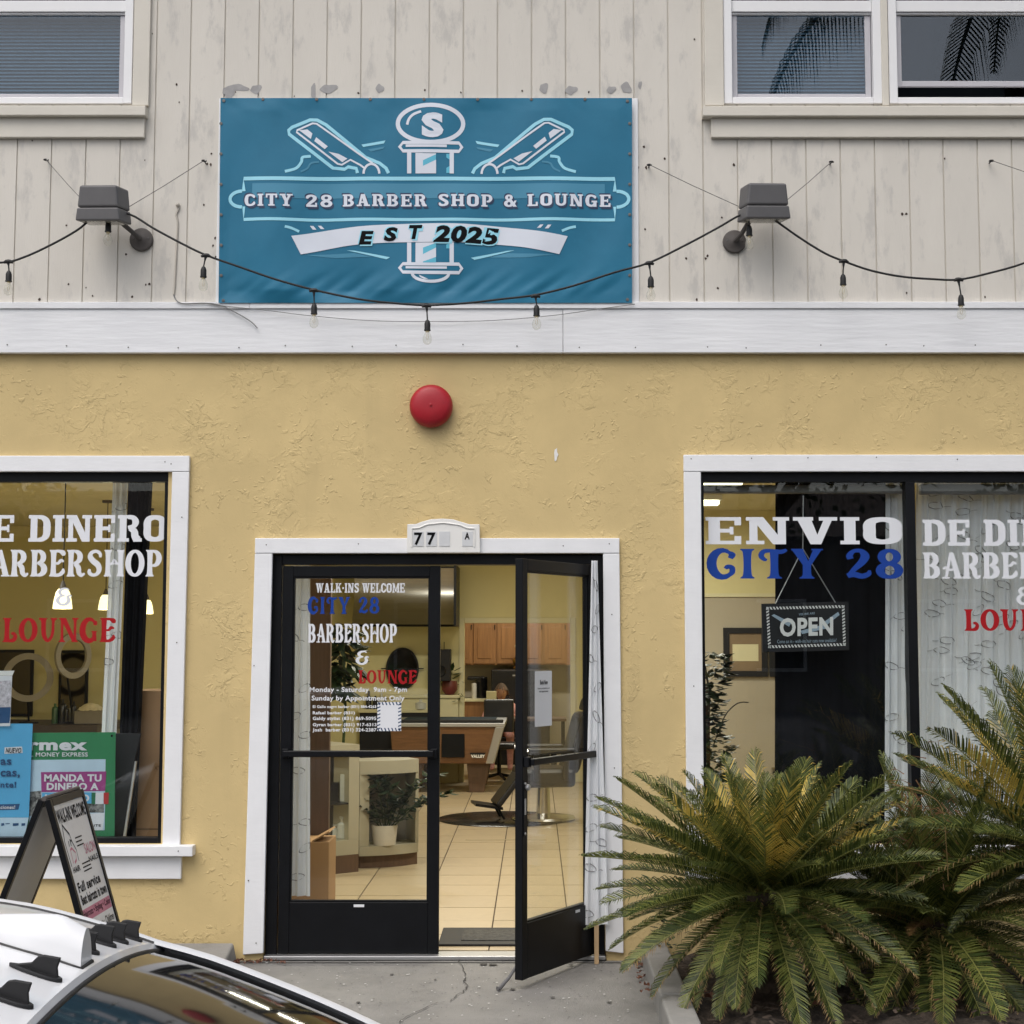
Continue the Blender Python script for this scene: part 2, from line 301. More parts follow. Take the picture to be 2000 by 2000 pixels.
def G_slab(c):                        # wide heavy slab capitals
    w = .24; t = .13
    sl = lambda x0, x1: [bar(x0,0,x1,t), bar(x0,1-t,x1,1)]
    st = lambda x: [bar(x,0,x+w,1)]
    if c == 'E': return .78, sl(0,.74)+st(.06)+[bar(.3,.43,.56,.57), bar(.6,0,.74,.30), bar(.6,.70,.74,1), bar(.5,.36,.58,.64)]
    if c == 'N': return .92, [bar(0,0,.38,t), bar(0,1-t,.3,1), bar(.56,1-t,.9,1), bar(.07,0,.24,1), bar(.66,0,.83,1), quad((.1,1),(.36,1),(.82,0),(.56,0))]
    if c == 'V': return .92, [bar(0,1-t,.42,1), bar(.54,1-t,.92,1), quad((.06,1),(.36,1),(.58,0),(.36,0)), quad((.66,1),(.84,1),(.58,0),(.42,0))]
    if c == 'I': return .42, sl(0,.40)+st(.08)
    if c == 'O': return .82, [ribbon([(.13,.5,.26),(.13,.72,.26),(.2,.86,.22),(.4,.915,.17),(.6,.86,.22),(.67,.72,.26),(.67,.5,.26),(.67,.28,.26),(.6,.14,.22),(.4,.085,.17),(.2,.14,.22),(.13,.28,.26)], closed=True, n=4)]
    if c == 'D': return .80, [bar(0,0,.42,t), bar(0,1-t,.42,1), bar(.07,0,.31,1), ribbon([(.36,.925,.15),(.5,.90,.18),(.63,.76,.24),(.65,.5,.26),(.63,.24,.24),(.5,.1,.18),(.36,.075,.15)], n=4)]
    if c == 'R': return .86, [bar(0,0,.4,t), bar(0,1-t,.42,1), bar(.07,0,.31,1), ribbon([(.36,.925,.15),(.54,.9,.18),(.63,.75,.24),(.56,.58,.18),(.36,.53,.13)], n=4), ribbon([(.42,.5,.16),(.58,.4,.24),(.62,.2,.26),(.7,.075,.3)], n=4), bar(.56,0,.86,t)]
    if c == 'W': return 1.2, [bar(0,1-t,.4,1), bar(.42,1-t,.74,1), bar(.86,1-t,1.2,1), quad((.06,1),(.32,1),(.46,0),(.28,0)), quad((.5,1),(.6,1),(.46,0),(.34,0)), quad((.48,1),(.72,1),(.88,0),(.7,0)), quad((.94,1),(1.1,1),(.88,0),(.76,0))]
    if c == 'A': return .92, [bar(0,0,.36,t), bar(.5,0,.92,t), quad((.3,1),(.56,1),(.84,0),(.56,0)), quad((.3,1),(.44,1),(.26,0),(.1,0)), bar(.24,.26,.64,.4)]
    if c == 'L': return .72, [bar(0,0,.7,t), bar(0,1-t,.42,1), bar(.07,0,.31,1), bar(.56,0,.7,.34)]
    if c == 'K': return .92, [bar(0,0,.4,t), bar(0,1-t,.4,1), bar(.07,0,.31,1), quad((.3,.3),(.3,.5),(.6,.95),(.76,.95)), quad((.4,.55),(.58,.66),(.86,.05),(.56,.05)), bar(.5,0,.92,t), bar(.5,1-t,.86,1)]
    if c == 'S': return .72, [ribbon([(.6,.72,.1),(.58,.86,.2),(.36,.92,.17),(.17,.84,.22),(.15,.68,.24),(.34,.53,.22),(.54,.38,.24),(.56,.2,.24),(.36,.085,.17),(.14,.13,.2),(.08,.3,.1)], n=4)]
    if c == 'C': return .78, [ribbon([(.66,.66,.1),(.66,.8,.2),(.44,.92,.17),(.2,.84,.22),(.13,.6,.26),(.13,.4,.26),(.2,.16,.22),(.44,.08,.17),(.66,.2,.2),(.68,.36,.1)], n=4)]
    if c == 'M': return 1.1, [bar(0,0,.36,t), bar(0,1-t,.3,1), bar(.8,1-t,1.1,1), bar(.68,0,1.1,t), bar(.08,0,.24,1), bar(.80,0,1.04,1), quad((.1,1),(.34,1),(.6,.1),(.46,.1)), quad((.8,1),(1.0,1),(.6,.1),(.48,.1))]
    if c == 'B': return .82, [bar(0,0,.42,t), bar(0,1-t,.42,1), bar(.07,0,.31,1), ribbon([(.36,.925,.15),(.54,.9,.18),(.62,.74,.24),(.54,.57,.17),(.36,.52,.13)], n=4), ribbon([(.36,.49,.13),(.56,.44,.18),(.66,.27,.24),(.56,.1,.18),(.36,.075,.15)], n=4)]
    if c == 'H': return .92, [bar(0,0,.38,t), bar(0,1-t,.38,1), bar(.52,0,.9,t), bar(.52,1-t,.9,1), bar(.07,0,.31,1), bar(.59,0,.83,1), bar(.3,.42,.6,.58)]
    if c == 'P': return .80, [bar(0,0,.42,t), bar(0,1-t,.42,1), bar(.07,0,.31,1), ribbon([(.36,.925,.15),(.55,.89,.18),(.64,.68,.24),(.55,.46,.18),(.36,.42,.13)], n=4)]
    if c == 'U': return .88, [bar(0,1-t,.38,1), bar(.52,1-t,.88,1), ribbon([(.19,1,.24),(.19,.4,.24),(.24,.18,.22),(.44,.085,.17),(.64,.18,.2),(.7,.4,.18),(.7,1,.18)], n=4)]
    if c == 'G': return .82, [ribbon([(.66,.68,.1),(.64,.82,.2),(.42,.92,.17),(.2,.84,.22),(.13,.6,.26),(.13,.4,.26),(.2,.16,.22),(.44,.08,.17),(.62,.2,.2)], n=4), bar(.54,0,.76,.46), bar(.42,.36,.8,.5)]
    if c == 'T': return .82, [bar(0,1-t,.8,1), bar(.28,0,.52,1), bar(.18,0,.62,t), bar(0,.68,.12,1), bar(.68,.68,.8,1)]
    if c == 'Y': return .90, [bar(0,1-t,.4,1), bar(.5,1-t,.9,1), quad((.06,1),(.34,1),(.57,.42),(.33,.42)), quad((.62,1),(.82,1),(.57,.42),(.42,.42)), bar(.33,0,.57,.44), bar(.22,0,.68,t)]
    if c == '2': return .74, [ribbon([(.1,.66,.12),(.14,.82,.22),(.36,.92,.17),(.56,.78,.24),(.5,.55,.22),(.26,.3,.2),(.14,.12,.2)], n=4), bar(.04,0,.7,.17), bar(.58,0,.7,.34)]
    if c == '8': return .76, [ring(.37,.74,.22,.19,.22,.15), ring(.37,.26,.25,.2,.24,.15)]
    if c == '&': return .86, [ring(.32,.76,.16,.17,.2,.14), ring(.32,.27,.22,.2,.24,.15), quad((.3,.62),(.5,.6),(.86,0),(.6,0)), quad((.56,.2),(.7,.16),(.84,.5),(.7,.5))]
    if c == '-': return .34, [bar(.04,.38,.28,.58)]
    return .34, []
def letters(name, text, glyph, box, d, m, parent, gap=.06, push=.0012):
    """text drawn to fill the box (pixels x0, y0, x1, y1) on the plane at depth d"""
    x = 0; strokes = []
    for ch in text:
        w, st = glyph(ch)
        for s in st: strokes.append([[(x+px, py) for px, py in q] for q in s])
        x += w+gap
    tot = x-gap; x0, z1 = P(box[0], (box[1]+box[3])/2, d).x, PZ(box[1], d); x1, z0 = P(box[2], (box[1]+box[3])/2, d).x, PZ(box[3], d)
    mb = MB(); yb = d-DST
    for k, s in enumerate(strokes):
        y = yb - push - .00012*(k % 9)
        for q in s: mb.add([(x0+(x1-x0)*px/tot, y, z0+(z1-z0)*py) for px, py in q], [tuple(range(len(q)))])
    return obj(name, mb, m, parent)
def type_mesh(text, bold=0., ext=0., shear=0.):
    """plain type as flat mesh data, (verts, faces) in its own x, y, bounds normalised 0..1 with its aspect"""
    cu = bpy.data.curves.new('t', 'FONT'); cu.body = text; cu.size = 1; cu.offset = bold; cu.shear = shear; cu.resolution_u = 3; cu.space_character = 1.05+bold
    o = bpy.data.objects.new('t', cu); COL.objects.link(o)
    bpy.context.view_layer.update()
    me = bpy.data.meshes.new_from_object(o.evaluated_get(bpy.context.evaluated_depsgraph_get()))
    vs = [(v.co.x, v.co.y) for v in me.vertices]; fs = [tuple(p.vertices) for p in me.polygons]
    bpy.data.objects.remove(o); bpy.data.curves.remove(cu); bpy.data.meshes.remove(me)
    a = min(v[0] for v in vs); b = max(v[0] for v in vs); c = min(v[1] for v in vs); e = max(v[1] for v in vs)
    return [((x-a)/(b-a), (y-c)/(e-c)) for x, y in vs], fs
def type_on(name, text, box, d, m, parent, bold=.02, push=.001, shear=0., mapf=None):
    vs, fs = type_mesh(text, bold, 0, shear)
    if mapf is None:
        x0, z1 = P(box[0], (box[1]+box[3])/2, d).x, PZ(box[1], d); x1, z0 = P(box[2], (box[1]+box[3])/2, d).x, PZ(box[3], d)
        mapf = lambda u, v: Vector((x0+(x1-x0)*u, d-DST-push, z0+(z1-z0)*v))
    mb = MB(); mb.add([mapf(u, v) for u, v in vs], fs)
    return obj(name, mb, m, parent)
# ---------------------------------------------------------------- ground
PAVE_Y = -3.4
gr = MB(); gr.box(-150,150,-220,PAVE_Y-.005,-1.2,-.22); gr.box(-150,150,PAVE_Y,60,-1.2,-.20); obj('road', gr, MAT['asphalt'], kind='structure')
pv = MB()
pv.grid(60, 24, lambda u, v: Vector((-14+28*u, PAVE_Y+.16+(0.14-PAVE_Y-.16)*v, -.012-.085*(1-v)+.004*noise.noise((u*40, v*9, 0)))))
pv.box(-14,14,PAVE_Y+.02,PAVE_Y+.159,-.3,-.098)
pave = obj('pavement', pv, MAT['concrete'], kind='structure', smooth=True)
def gz(y): return -.012-.085*(1-(y-PAVE_Y-.16)/(0.14-PAVE_Y-.16))
def gpt(px, py):                                     # pixel -> point on the pavement
    d = 8.0
    for _ in range(12):
        p = P(px, py, d); z = gz(p.y); q = (EYE-z)/(EYE-p.z)*d; d = q
    p = P(px, py, d); return Vector((p.x, p.y, gz(p.y)))
def crackline(pts, w, name='crack'):
    mb = MB(); g = [gpt(*p) for p in pts]; rnd = random.Random(len(pts))
    fine = []
    for a, b in zip(g, g[1:]):
        for i in range(4):
            t = i/4; fine.append(a.lerp(b, t) + Vector((rnd.uniform(-.007,.007), rnd.uniform(-.012,.012), 0)))
    fine.append(g[-1])
    for i in range(len(fine)-1):
        a, b = fine[i], fine[i+1]; ww = w*rnd.uniform(.5, 1.3)
        mb.add([(a.x-ww,a.y,gz(a.y)+.006),(a.x+ww,a.y,gz(a.y)+.006),(b.x+ww,b.y,gz(b.y)+.006),(b.x-ww,b.y,gz(b.y)+.006)], [(0,1,2,3)])
    obj(name, mb, MAT['crack'], pave)
crackline([(884,1852),(888,1868),(898,1880),(903,1895),(910,1905),(905,1918),(914,1925),(912,1934),(893,1945),(878,1958),(850,1962),(800,1985),(780,1999)], .0028)
jm = MB(); a = gpt(560,1858); b = gpt(1230,1858)
jm.box(-1.9,.56,-.075,-.069,gz(-.07)+.003,gz(-.07)+.006)
jm.box(-3.5,.56,-1.30,-1.292,gz(-1.3)+.003,gz(-1.3)+.006); obj('joint', jm, MAT['crack'], pave)
mat('gum_spot', (.045,.042,.04), .8)
mat('gum_light', (.6,.6,.58), .8)
rnd = random.Random(5)
for k, (px, py, r) in enumerate([(925,1873,.028),(944,1885,.022),(962,1886,.025),(1115,1886,.016),(1001,1934,.018),(765,1905,.012),(560,1925,.02),(614,1880,.01),(700,1960,.012),(1080,1950,.012),(850,1915,.01),(1190,1960,.014)]):
    p = gpt(px, py); mb = MB(); n = 10
    ring_ = [(p.x+r*rnd.uniform(.7,1.15)*math.cos(2*math.pi*i/n), p.y+1.0*r*rnd.uniform(.7,1.15)*math.sin(2*math.pi*i/n), gz(p.y)+.0065) for i in range(n)]
    mb.add(ring_, [tuple(range(n))]); obj('gum_stain', mb, MAT['gum_spot'], pave)
mb = MB()
for k in range(160):
    p = gpt(rnd.uniform(480,1240), 1862+138*rnd.random()); r = rnd.uniform(.002,.006)
    mb.add([(p.x-r,p.y-r,gz(p.y)+.0075),(p.x+r,p.y-r*.6,gz(p.y)+.0075),(p.x+r*.7,p.y+r,gz(p.y)+.0075),(p.x-r,p.y+r*.8,gz(p.y)+.0075)], [(0,1,2,3)])
g = obj('grit', mb, MAT['gum_light'], pave); g['kind'] = 'stuff'
mb = MB()
for k in range(420):
    p = gpt(rnd.uniform(450,1240), 1858+142*rnd.random()**1.3); r = rnd.uniform(.0015,.0045)
    mb.add([(p.x-r,p.y-r,gz(p.y)+.0072),(p.x+r*1.6,p.y-r*.6,gz(p.y)+.0072),(p.x+r*.7,p.y+r,gz(p.y)+.0072),(p.x-r,p.y+r*.8,gz(p.y)+.0072)], [(0,1,2,3)])
g = obj('dark_grit', mb, MAT['gum_spot'], pave); g['kind'] = 'stuff'
# kerb of the planting bed, the bed itself
KX = .575
kb = MB()
for i, (y0, y1) in enumerate([(-.02,-1.245),(-1.252,-2.6)]): kb.box(KX, KX+.135, y0, y1, -.14, .085)
kb.box(KX, 6.5, -2.605, -2.75, -.14, .08)
kerb = obj('bed_kerb', kb, MAT['concrete_kerb'], bevel=.012)
tag(kerb, 'grey concrete kerb edging the planting bed right of the shop door', 'kerb')
bed = MB(); bed.grid(150, 66, lambda u, v: Vector((KX+.13+5.9*u, -2.61+2.6*v, .02+.05*noise.noise((u*30, v*13, 1))+.022*noise.noise((u*120, v*52, 2)))))
obj('planting_bed', bed, MAT['soil'], kind='structure', smooth=True)
ch = MB(); rnd = random.Random(3)
for k in range(2600):
    x = KX+.17+2.6*rnd.random(); y = -2.55+2.4*rnd.random(); l = rnd.uniform(.006,.024); w = l*rnd.uniform(.2,.5); a = rnd.uniform(0,6.3); z = .055+.05*noise.noise(((x-KX-.13)/5.9*30, (y+2.61)/2.6*13, 1))
    ax = Vector((math.cos(a)*l, math.sin(a)*l, rnd.uniform(-.3,.3)*l)); ay = Vector((-math.sin(a)*w, math.cos(a)*w, rnd.uniform(-.4,.4)*w)); c = Vector((x,y,z))
    ch.add([c-ax-ay, c+ax-ay, c+ax+ay, c-ax+ay], [(0,1,2,3)])
tag(obj('bark_mulch', ch, MAT['bark_chip'], kind='stuff'), 'brown bark chips scattered over the dark bed soil', 'mulch')
def leaf_litter(spots, name, label, n0=0):
    mb = MB(); r_ = random.Random(n0)
    for (x, y, z, s) in spots:
        a = r_.uniform(0, 6.3); pts = []
        for i in range(8):
            t = 2*math.pi*i/8; rr = s*(1 if i % 4 == 0 else .45)*r_.uniform(.8,1.2); pts.append(Vector((x+rr*math.cos(t+a), y+rr*math.sin(t+a), z+r_.uniform(0,.016))))
        mb.add(pts+[Vector((x,y,z+.004))], [(i, (i+1) % 8, 8) for i in range(8)])
    o = obj(name, mb, MAT['dry_leaf'], kind='stuff'); tag(o, label, 'leaves')
sp = []
for k in range(46): sp.append((-1.62+.28*random.random()**1.6, -.02-.10*random.random(), gz(-.05)+.005, random.uniform(.008,.02)))
leaf_litter(sp, 'leaf_litter', 'small dry brown leaves swept against the left foot of the door frame', 1)
sp = [(.50+.07*random.random(), -.02-.75*random.random()**1.7, gz(-.3)+.008, random.uniform(.01,.026)) for k in range(26)]
leaf_litter(sp, 'leaf_litter', 'reddish fallen leaves between the right door trim and the bed kerb', 2)
for k, (px, py, s) in enumerate([(1362,1955,.055),(1390,1968,.05),(1445,1950,.05),(1850,1990,.06),(1600,1985,.035)]):
    d = 7.25-.05*k; p = P(px, py, d); mb = MB(); r_ = random.Random(k); pts = []
    for i in range(12):
        t = 2*math.pi*i/12; rr = s*(1-.45*abs(math.sin(t)))*r_.uniform(.85,1.1); pts.append(Vector((p.x+rr*math.cos(t), p.y+rr*.8*math.sin(t), .085+r_.uniform(0,.02))))
    mb.add(pts+[Vector((p.x,p.y,.08))], [(i, (i+1) % 12, 12) for i in range(12)])
    tag(obj('fallen_leaf', mb, MAT['dry_leaf'], solid=.002), ['large curled brown leaf beside the bed kerb','brown leaf just right of the curled one beside the kerb','brown leaf lying under the left hanging frond','brown leaf under the fronds at the right of the bed','small brown leaf on the soil below the middle fronds'][k], 'leaf', 'fallen leaves on the bed')
# low concrete footing along the wall on the left
ft = MB(); x1 = P(452,1850,8.3).x
ft.add([(-7,-.33,-.12),(x1,-.30,-.12),(x1+.02,-.02,-.12),(-7,-.02,-.12),(-7,-.33,.07),(x1-.24,-.28,.065),(x1-.02,-.04,.085),(-7,-.02,.075),(x1-.01,-.30,.045)],
       [(0,3,2,1),(4,5,6,7),(0,1,8,5,4),(1,2,6,8),(5,8,6),(2,3,7,6),(3,0,4,7)])
tag(obj('concrete_footing', ft, MAT['concrete_kerb'], bevel=.01), 'rough grey concrete ledge at the wall foot left of the door', 'ledge')
# ---------------------------------------------------------------- the building
bld = thing('shop_building', (0,0,0), 'yellow stucco shop front with beige plank upper storey and white trim', 'building')
XL, XR, ZT = -7.0, 7.0, 6.9
def wall_holes(name, x0, x1, z0, z1, yf, yb, holes, m, parent, **k):
    xs = sorted({x0, x1, *[h[0] for h in holes], *[h[1] for h in holes]}); zs = sorted({z0, z1, *[h[2] for h in holes], *[h[3] for h in holes]})
    xs = [x for x in xs if x0 <= x <= x1]; zs = [z for z in zs if z0 <= z <= z1]
    solid = lambda i, j: 0 <= i < len(xs)-1 and 0 <= j < len(zs)-1 and not any(h[0] <= (xs[i]+xs[i+1])/2 <= h[1] and h[2] <= (zs[j]+zs[j+1])/2 <= h[3] for h in holes)
    mb = MB()
    for i in range(len(xs)-1):
        for j in range(len(zs)-1):
            if not solid(i, j): continue
            a, b, c, d = xs[i], xs[i+1], zs[j], zs[j+1]
            mb.add([(a,yf,c),(b,yf,c),(b,yf,d),(a,yf,d)], [(0,1,2,3)]); mb.add([(a,yb,c),(b,yb,c),(b,yb,d),(a,yb,d)], [(3,2,1,0)])
            if not solid(i-1, j): mb.add([(a,yf,c),(a,yf,d),(a,yb,d),(a,yb,c)], [(0,1,2,3)])
            if not solid(i+1, j): mb.add([(b,yf,c),(b,yb,c),(b,yb,d),(b,yf,d)], [(0,1,2,3)])
            if not solid(i, j-1): mb.add([(a,yf,c),(a,yb,c),(b,yb,c),(b,yf,c)], [(0,1,2,3)])
            if not solid(i, j+1): mb.add([(a,yf,d),(b,yf,d),(b,yb,d),(a,yb,d)], [(0,1,2,3)])
    return obj(name, mb, m, parent, **k)
ZB0, ZB1 = PZ(692), PZ(607)                          # white belly board
# openings of the ground floor (x0, x1, z0, z1)
LWX0, LWX1, RWX0, RWX1 = PX(-500), P(336,930).x-.02, P(1369,1200).x, PX(2330)
WZ0, WZ1 = PZ(1648), PZ(921)
DX0, DX1, DZ1 = P(520,1450).x, P(1183,1450).x, PZ(1081)
lower = wall_holes('stucco_wall', XL, XR, -.35, ZB0+.05, 0, .16, [(LWX0,LWX1,WZ0,WZ1),(RWX0,RWX1,WZ0,WZ1),(DX0,DX1,-.5,DZ1)], MAT['yellow_stucco'], bld)
# white patch chipped from the stucco
mb = MB(); rnd = random.Random(2); c = P(1086,888); n = 11
mb.add([(c.x+.011*rnd.uniform(.6,1.3)*math.cos(i*.571), -.0035, c.z+.04*rnd.uniform(.6,1.2)*math.sin(i*.571)) for i in range(n)], [tuple(range(n))])
obj('paint_chip', mb, MAT['sign_white'], bld)
# belly board with its cap
bd = MB(); bd.box(XL, PX(1100), -.046, 0.0, ZB0, ZB1); obj('belly_board', bd, MAT['white_board'], bld, bevel=.004)
bd = MB(); bd.box(PX(1100)+.002, XR, -.048, 0.0, ZB0, ZB1-.001); obj('belly_board', bd, MAT['white_board'], bld, bevel=.004)
cp = MB(); cp.box(XL, PX(480), -.056, 0.0, ZB1+.001, PZ(594)); cp.box(PX(480)+.001, XR, -.057, 0, ZB1+.0015, PZ(594)+.001); obj('belly_cap', cp, MAT['white_trim'], bld, bevel=.003)
nl = MB()
for px in (20,135,255,352,470,560,690,775,905,1010,1131,1240,1380,1455,1600,1727,1800,1900):
    c = P(px, 678+random.uniform(-3,5)); nl.lathe([(.004,0),(.004,.002),(.0,.0025)], (c.x,-.0475,c.z), (0,-1,0), 6)
obj('nail_heads', nl, MAT['steel_wire'], bld, kind='stuff')
# upper storey: sheathing behind, one object for each plank
UY = -.02
def uw(px0, py0, px1, py1): return (P(px0,100).x, P(px1,100).x, PZ(py1), PZ(py0))
LU = uw(-165,-230,262,206); RU = uw(1412,-230,1719,206); RU2 = uw(1733,-230,2040,206)
holes = [LU, RU, RU2]
wall_holes('sheathing', XL, XR, ZB0+.051, ZT, UY+.008, .14, holes, MAT['beige_trim'], bld)
pl0 = P(1238,170).x; pw = .1938; gap = .007
zlow = PZ(594)+.001
k = int((XL-pl0)/pw)+1
while pl0+k*pw < XR-.2:
    a = pl0+k*pw+gap/2; b = a+pw-gap; mb = MB(); cuts = sorted({a, b, *[h[i] for h in holes for i in (0,1) if a < h[i] < b]})
    for x0, x1 in zip(cuts, cuts[1:]):
        mid = (x0+x1)/2; hh = [h for h in holes if h[0] < mid < h[1]]
        zr = [(zlow, ZT)]
        for h in hh: zr = [(zlow, h[2]), (h[3], ZT)]
        for z0, z1 in zr: obj('siding_plank', MB().box(x0, x1, UY, UY+.0078, z0, z1), MAT['siding_paint'], bld, bevel=.0015 if len(cuts) == 2 else 0)
    k += 1
# small rusty nail marks and old holes in the planks
mat('rust_mark', (.05,.03,.022), .9)
nm = MB(); rnd = random.Random(8)
marks = [(63,275),(283,313),(405,320),(412,322),(413,300),(345,165),(298,66),(130,440),(134,555),(168,562),(181,578),(77,585),(258,580),(285,556),(292,555),(350,200),(246,497),(398,400),(420,465),(416,480),(422,502),(1246,327),(1262,328),(1434,323),(1433,322),(1356,77),(1258,287),(1382,500),(1378,505),(1361,585),(1410,425),(1845,310),(1762,418),(1770,418),(1924,580),(1298,310),(1402,563),(1340,505),(1260,448),(1771,572),(460,180),(700,182),(830,176),(900,181),(1020,178),(1150,180),(575,188),(640,176)]
for px, py in marks:
    c = P(px, py, DST+UY); r = rnd.uniform(.0035,.0075); n = 7
    nm.add([(c.x+r*rnd.uniform(.6,1.3)*math.cos(i*.9), UY-.0018, c.z+r*1.3*rnd.uniform(.6,1.3)*math.sin(i*.9)) for i in range(n)], [tuple(range(n))])
obj('nail_marks', nm, MAT['rust_mark'], bld, kind='stuff')
mat('glue_grey', (.36,.35,.345), .9, var=.15, vscale=20)
for px, py, w, h in [(447,178,16,10),(465,172,22,7),(500,174,12,9),(612,179,6,16),(642,173,17,9),(742,173,7,9),(1062,172,10,10),(1116,176,11,9),(1194,175,9,7),(1223,172,11,11),(446,186,9,7),(1250,166,4,8)]:
    c = P(px, py, DST+UY); n = 16; s = 8.5/3000; r1 = rnd.uniform(0,6)
    mb = MB(); mb.add([(c.x+w*s*(1+.25*math.sin(2*t+r1))*math.cos(t), UY-.0012, c.z+h*s*(1+.22*math.sin(3*t+r1))*math.sin(t)) for t in [2*math.pi*i/n for i in range(n)]], [tuple(range(n))])
    for v in mb.v: v.y -= .0004*(px % 5)
    obj('glue_stain', mb, MAT['glue_grey'], bld)
# corner boards and eave so the block ends properly
cb = MB(); cb.box(XL-.02, XL+.1, -.04, .16, -.3, ZT); obj('corner_board', cb, MAT['beige_trim'], bld)
cb = MB(); cb.box(XR-.1, XR+.02, -.04, .16, -.3, ZT); obj('corner_board', cb, MAT['beige_trim'], bld)
rf = MB(); rf.box(XL-.4, XR+.4, -.5, 15, ZT+.001, ZT+.14); rf.box(XL-.4, XR+.4, -.53, -.501, ZT-.1, ZT+.16); obj('roof', rf, MAT['white_trim'], bld)
sw = MB(); sw.box(XL-.01, XL+.05, .17, 14.9, -.3, ZT-.01); sw.box(XR-.05, XR+.01, .17, 14.9, -.3, ZT-.01); sw.box(XL, XR, 14.8, 14.88, -.3, ZT-.01); obj('side_wall', sw, MAT['yellow_stucco'], bld)
fl2 = MB(); fl2.box(XL+.06, XR-.06, .17, 14.7, 3.02, 3.3); obj('upper_floor', fl2, MAT['beige_trim'], bld)
# ------------------------------------------------ upstairs windows
mat('blind_slat', (.30,.40,.47), .55, var=.04)
mat('room_dark', (.02,.022,.026), .9)
def up_window(h, label, meet_py, open_py=None, blind=True):
    x0, x1, z0, z1 = h; w = obj('window', MB().box(x0, x1, .02, .10, z1-.04, z1), MAT['vinyl_white'], bld, label=label)
    fr = MB(); t = .048
    fr.box(x0, x0+t, -.034, .10, z0, z1-.041); fr.box(x1-t, x1, -.034, .10, z0, z1-.041); fr.box(x0+t, x1-t, -.03, .10, z0, z0+t*.8)
    obj('window_frame', fr, MAT['vinyl_white'], w, bevel=.004)
    zm0, zm1 = PZ(meet_py+22), PZ(meet_py)
    mr_ = MB(); mr_.box(x0+t, x1-t, -.015, .05, zm0, zm1); mr_.box(x0+t, x1-t, -.004, .05, zm0-.012, zm0-.002); obj('meeting_rail', mr_, MAT['vinyl_white'], w, bevel=.004)
    zb = z0+t*.8; s = .03; zl = zb if open_py is None else PZ(open_py)
    sc = MB(); a, b = x0+t+.004, x1-t-.004
    sc.box(a, a+s, .008, .028, zb if open_py is None else zl, zm0-.014); sc.box(b-s*1.1, b, .008, .028, zb if open_py is None else zl, zm0-.014); sc.box(a+s, b-s*1.1, .008, .028, zl, zl+s*1.1)
    obj('sash', sc, MAT['screen_frame'], w, bevel=.003)
    g = MB(); g.box(a+s, b-s*1.1, .014, .018, zl+s*1.1, zm0-.014); obj('pane', g, MAT['upper_glass'], w)
    g = MB(); g.box(a, b, .030, .034, zm1, z1-.041); obj('pane', g, MAT['upper_glass'], w)
    if blind:
        sl_ = MB(); z = zb+.05
        while z < z1-.06:
            sl_.add([(a,.075,z),(b,.075,z),(b,.088,z+.0185),(a,.088,z+.0185)], [(0,1,2,3)]); z += .021
        o = obj('blind_slats', sl_, MAT['blind_slat'], w, kind='stuff')
        lb = MB(); lb.box(a,b,.07,.10,zb+.01,zb+.045); obj('blind_rail', lb, MAT['blind_slat'], w)
    return w
up_window(LU, 'upper left window with closed grey blinds', 3)
up_window(RU, 'upper window with lowered blinds left of the dark raised one', 3)
up_window(RU2, 'upper right window, lower sash raised above a dark gap', 3, 168, blind=False)
for h in (LU, (RU[0], RU2[1], RU[2], RU[3])): obj('upper_room_wall', MB().box(h[0]-.05, h[1]+.05, .9, .95, h[2]-.05, h[3]+.05), MAT['room_dark'], bld)
def uptrim(name, px0, py0, px1, py1, y0, y1): 
    mb = MB(); a = P(px0,(py0+py1)/2,DST+y0); b = P(px1,(py0+py1)/2,DST+y0); mb.box(a.x, b.x, y0, y1, PZ(py1,DST+y0), PZ(py0,DST+y0)); return obj(name, mb, MAT['beige_trim'], bld, bevel=.004)
uptrim('window_casing', 263,-260,295,206,-.045,UY-.001); uptrim('window_casing', -200,-260,-166,206,-.045,UY-.001)
uptrim('window_casing', 1375,-260,1412,206,-.045,UY-.001); uptrim('window_casing', 1719.5,-260,1732.5,206,-.042,.09); uptrim('window_casing', 2041,-260,2078,206,-.045,UY-.001)
uptrim('window_sill', -215,206,284,225,-.085,.0); uptrim('window_apron', -205,226,282,268,-.05,UY-.001)
uptrim('window_sill', 1373,206.8,2080,226,-.085,.0); uptrim('window_apron', 1389,227,2070,268,-.05,UY-.001)
# ------------------------------------------------ shop windows
def trim(name, px0, py0, px1, py1, y0, y1, m='white_trim', lean=0, bev=.004):
    d = DST+y0; mb = MB(); zt, zb = PZ(py0,d), PZ(py1,d); a0, b0 = P(px0,py0,d).x, P(px1,py0,d).x
    mb.hexa([(a0-lean,y0,zb),(b0-lean,y0,zb),(b0-lean,y1,zb),(a0-lean,y1,zb),(a0,y0,zt),(b0,y0,zt),(b0,y1,zt),(a0,y1,zt)])
    return obj(name, mb, MAT[m], bld, bevel=bev)
trim('window_trim', -560,890,370,921,-.028,.0); trim('window_trim', 336,921.5,369.5,1652,-.026,.0, lean=.012)
trim('window_sill', -560,1652.5,376,1673,-.075,.04); trim('window_apron', -560,1673.5,354,1717,-.03,.0)
trim('window_trim', 1335,888,2420,921,-.028,.0); trim('window_trim', 1335.5,921.5,1369,1652,-.026,.0)
trim('window_sill', 1325,1652.5,2430,1673,-.075,.04); trim('window_apron', 1338,1673.5,2420,1717,-.03,.0)
GY = .045                                             # plane of the shop glass
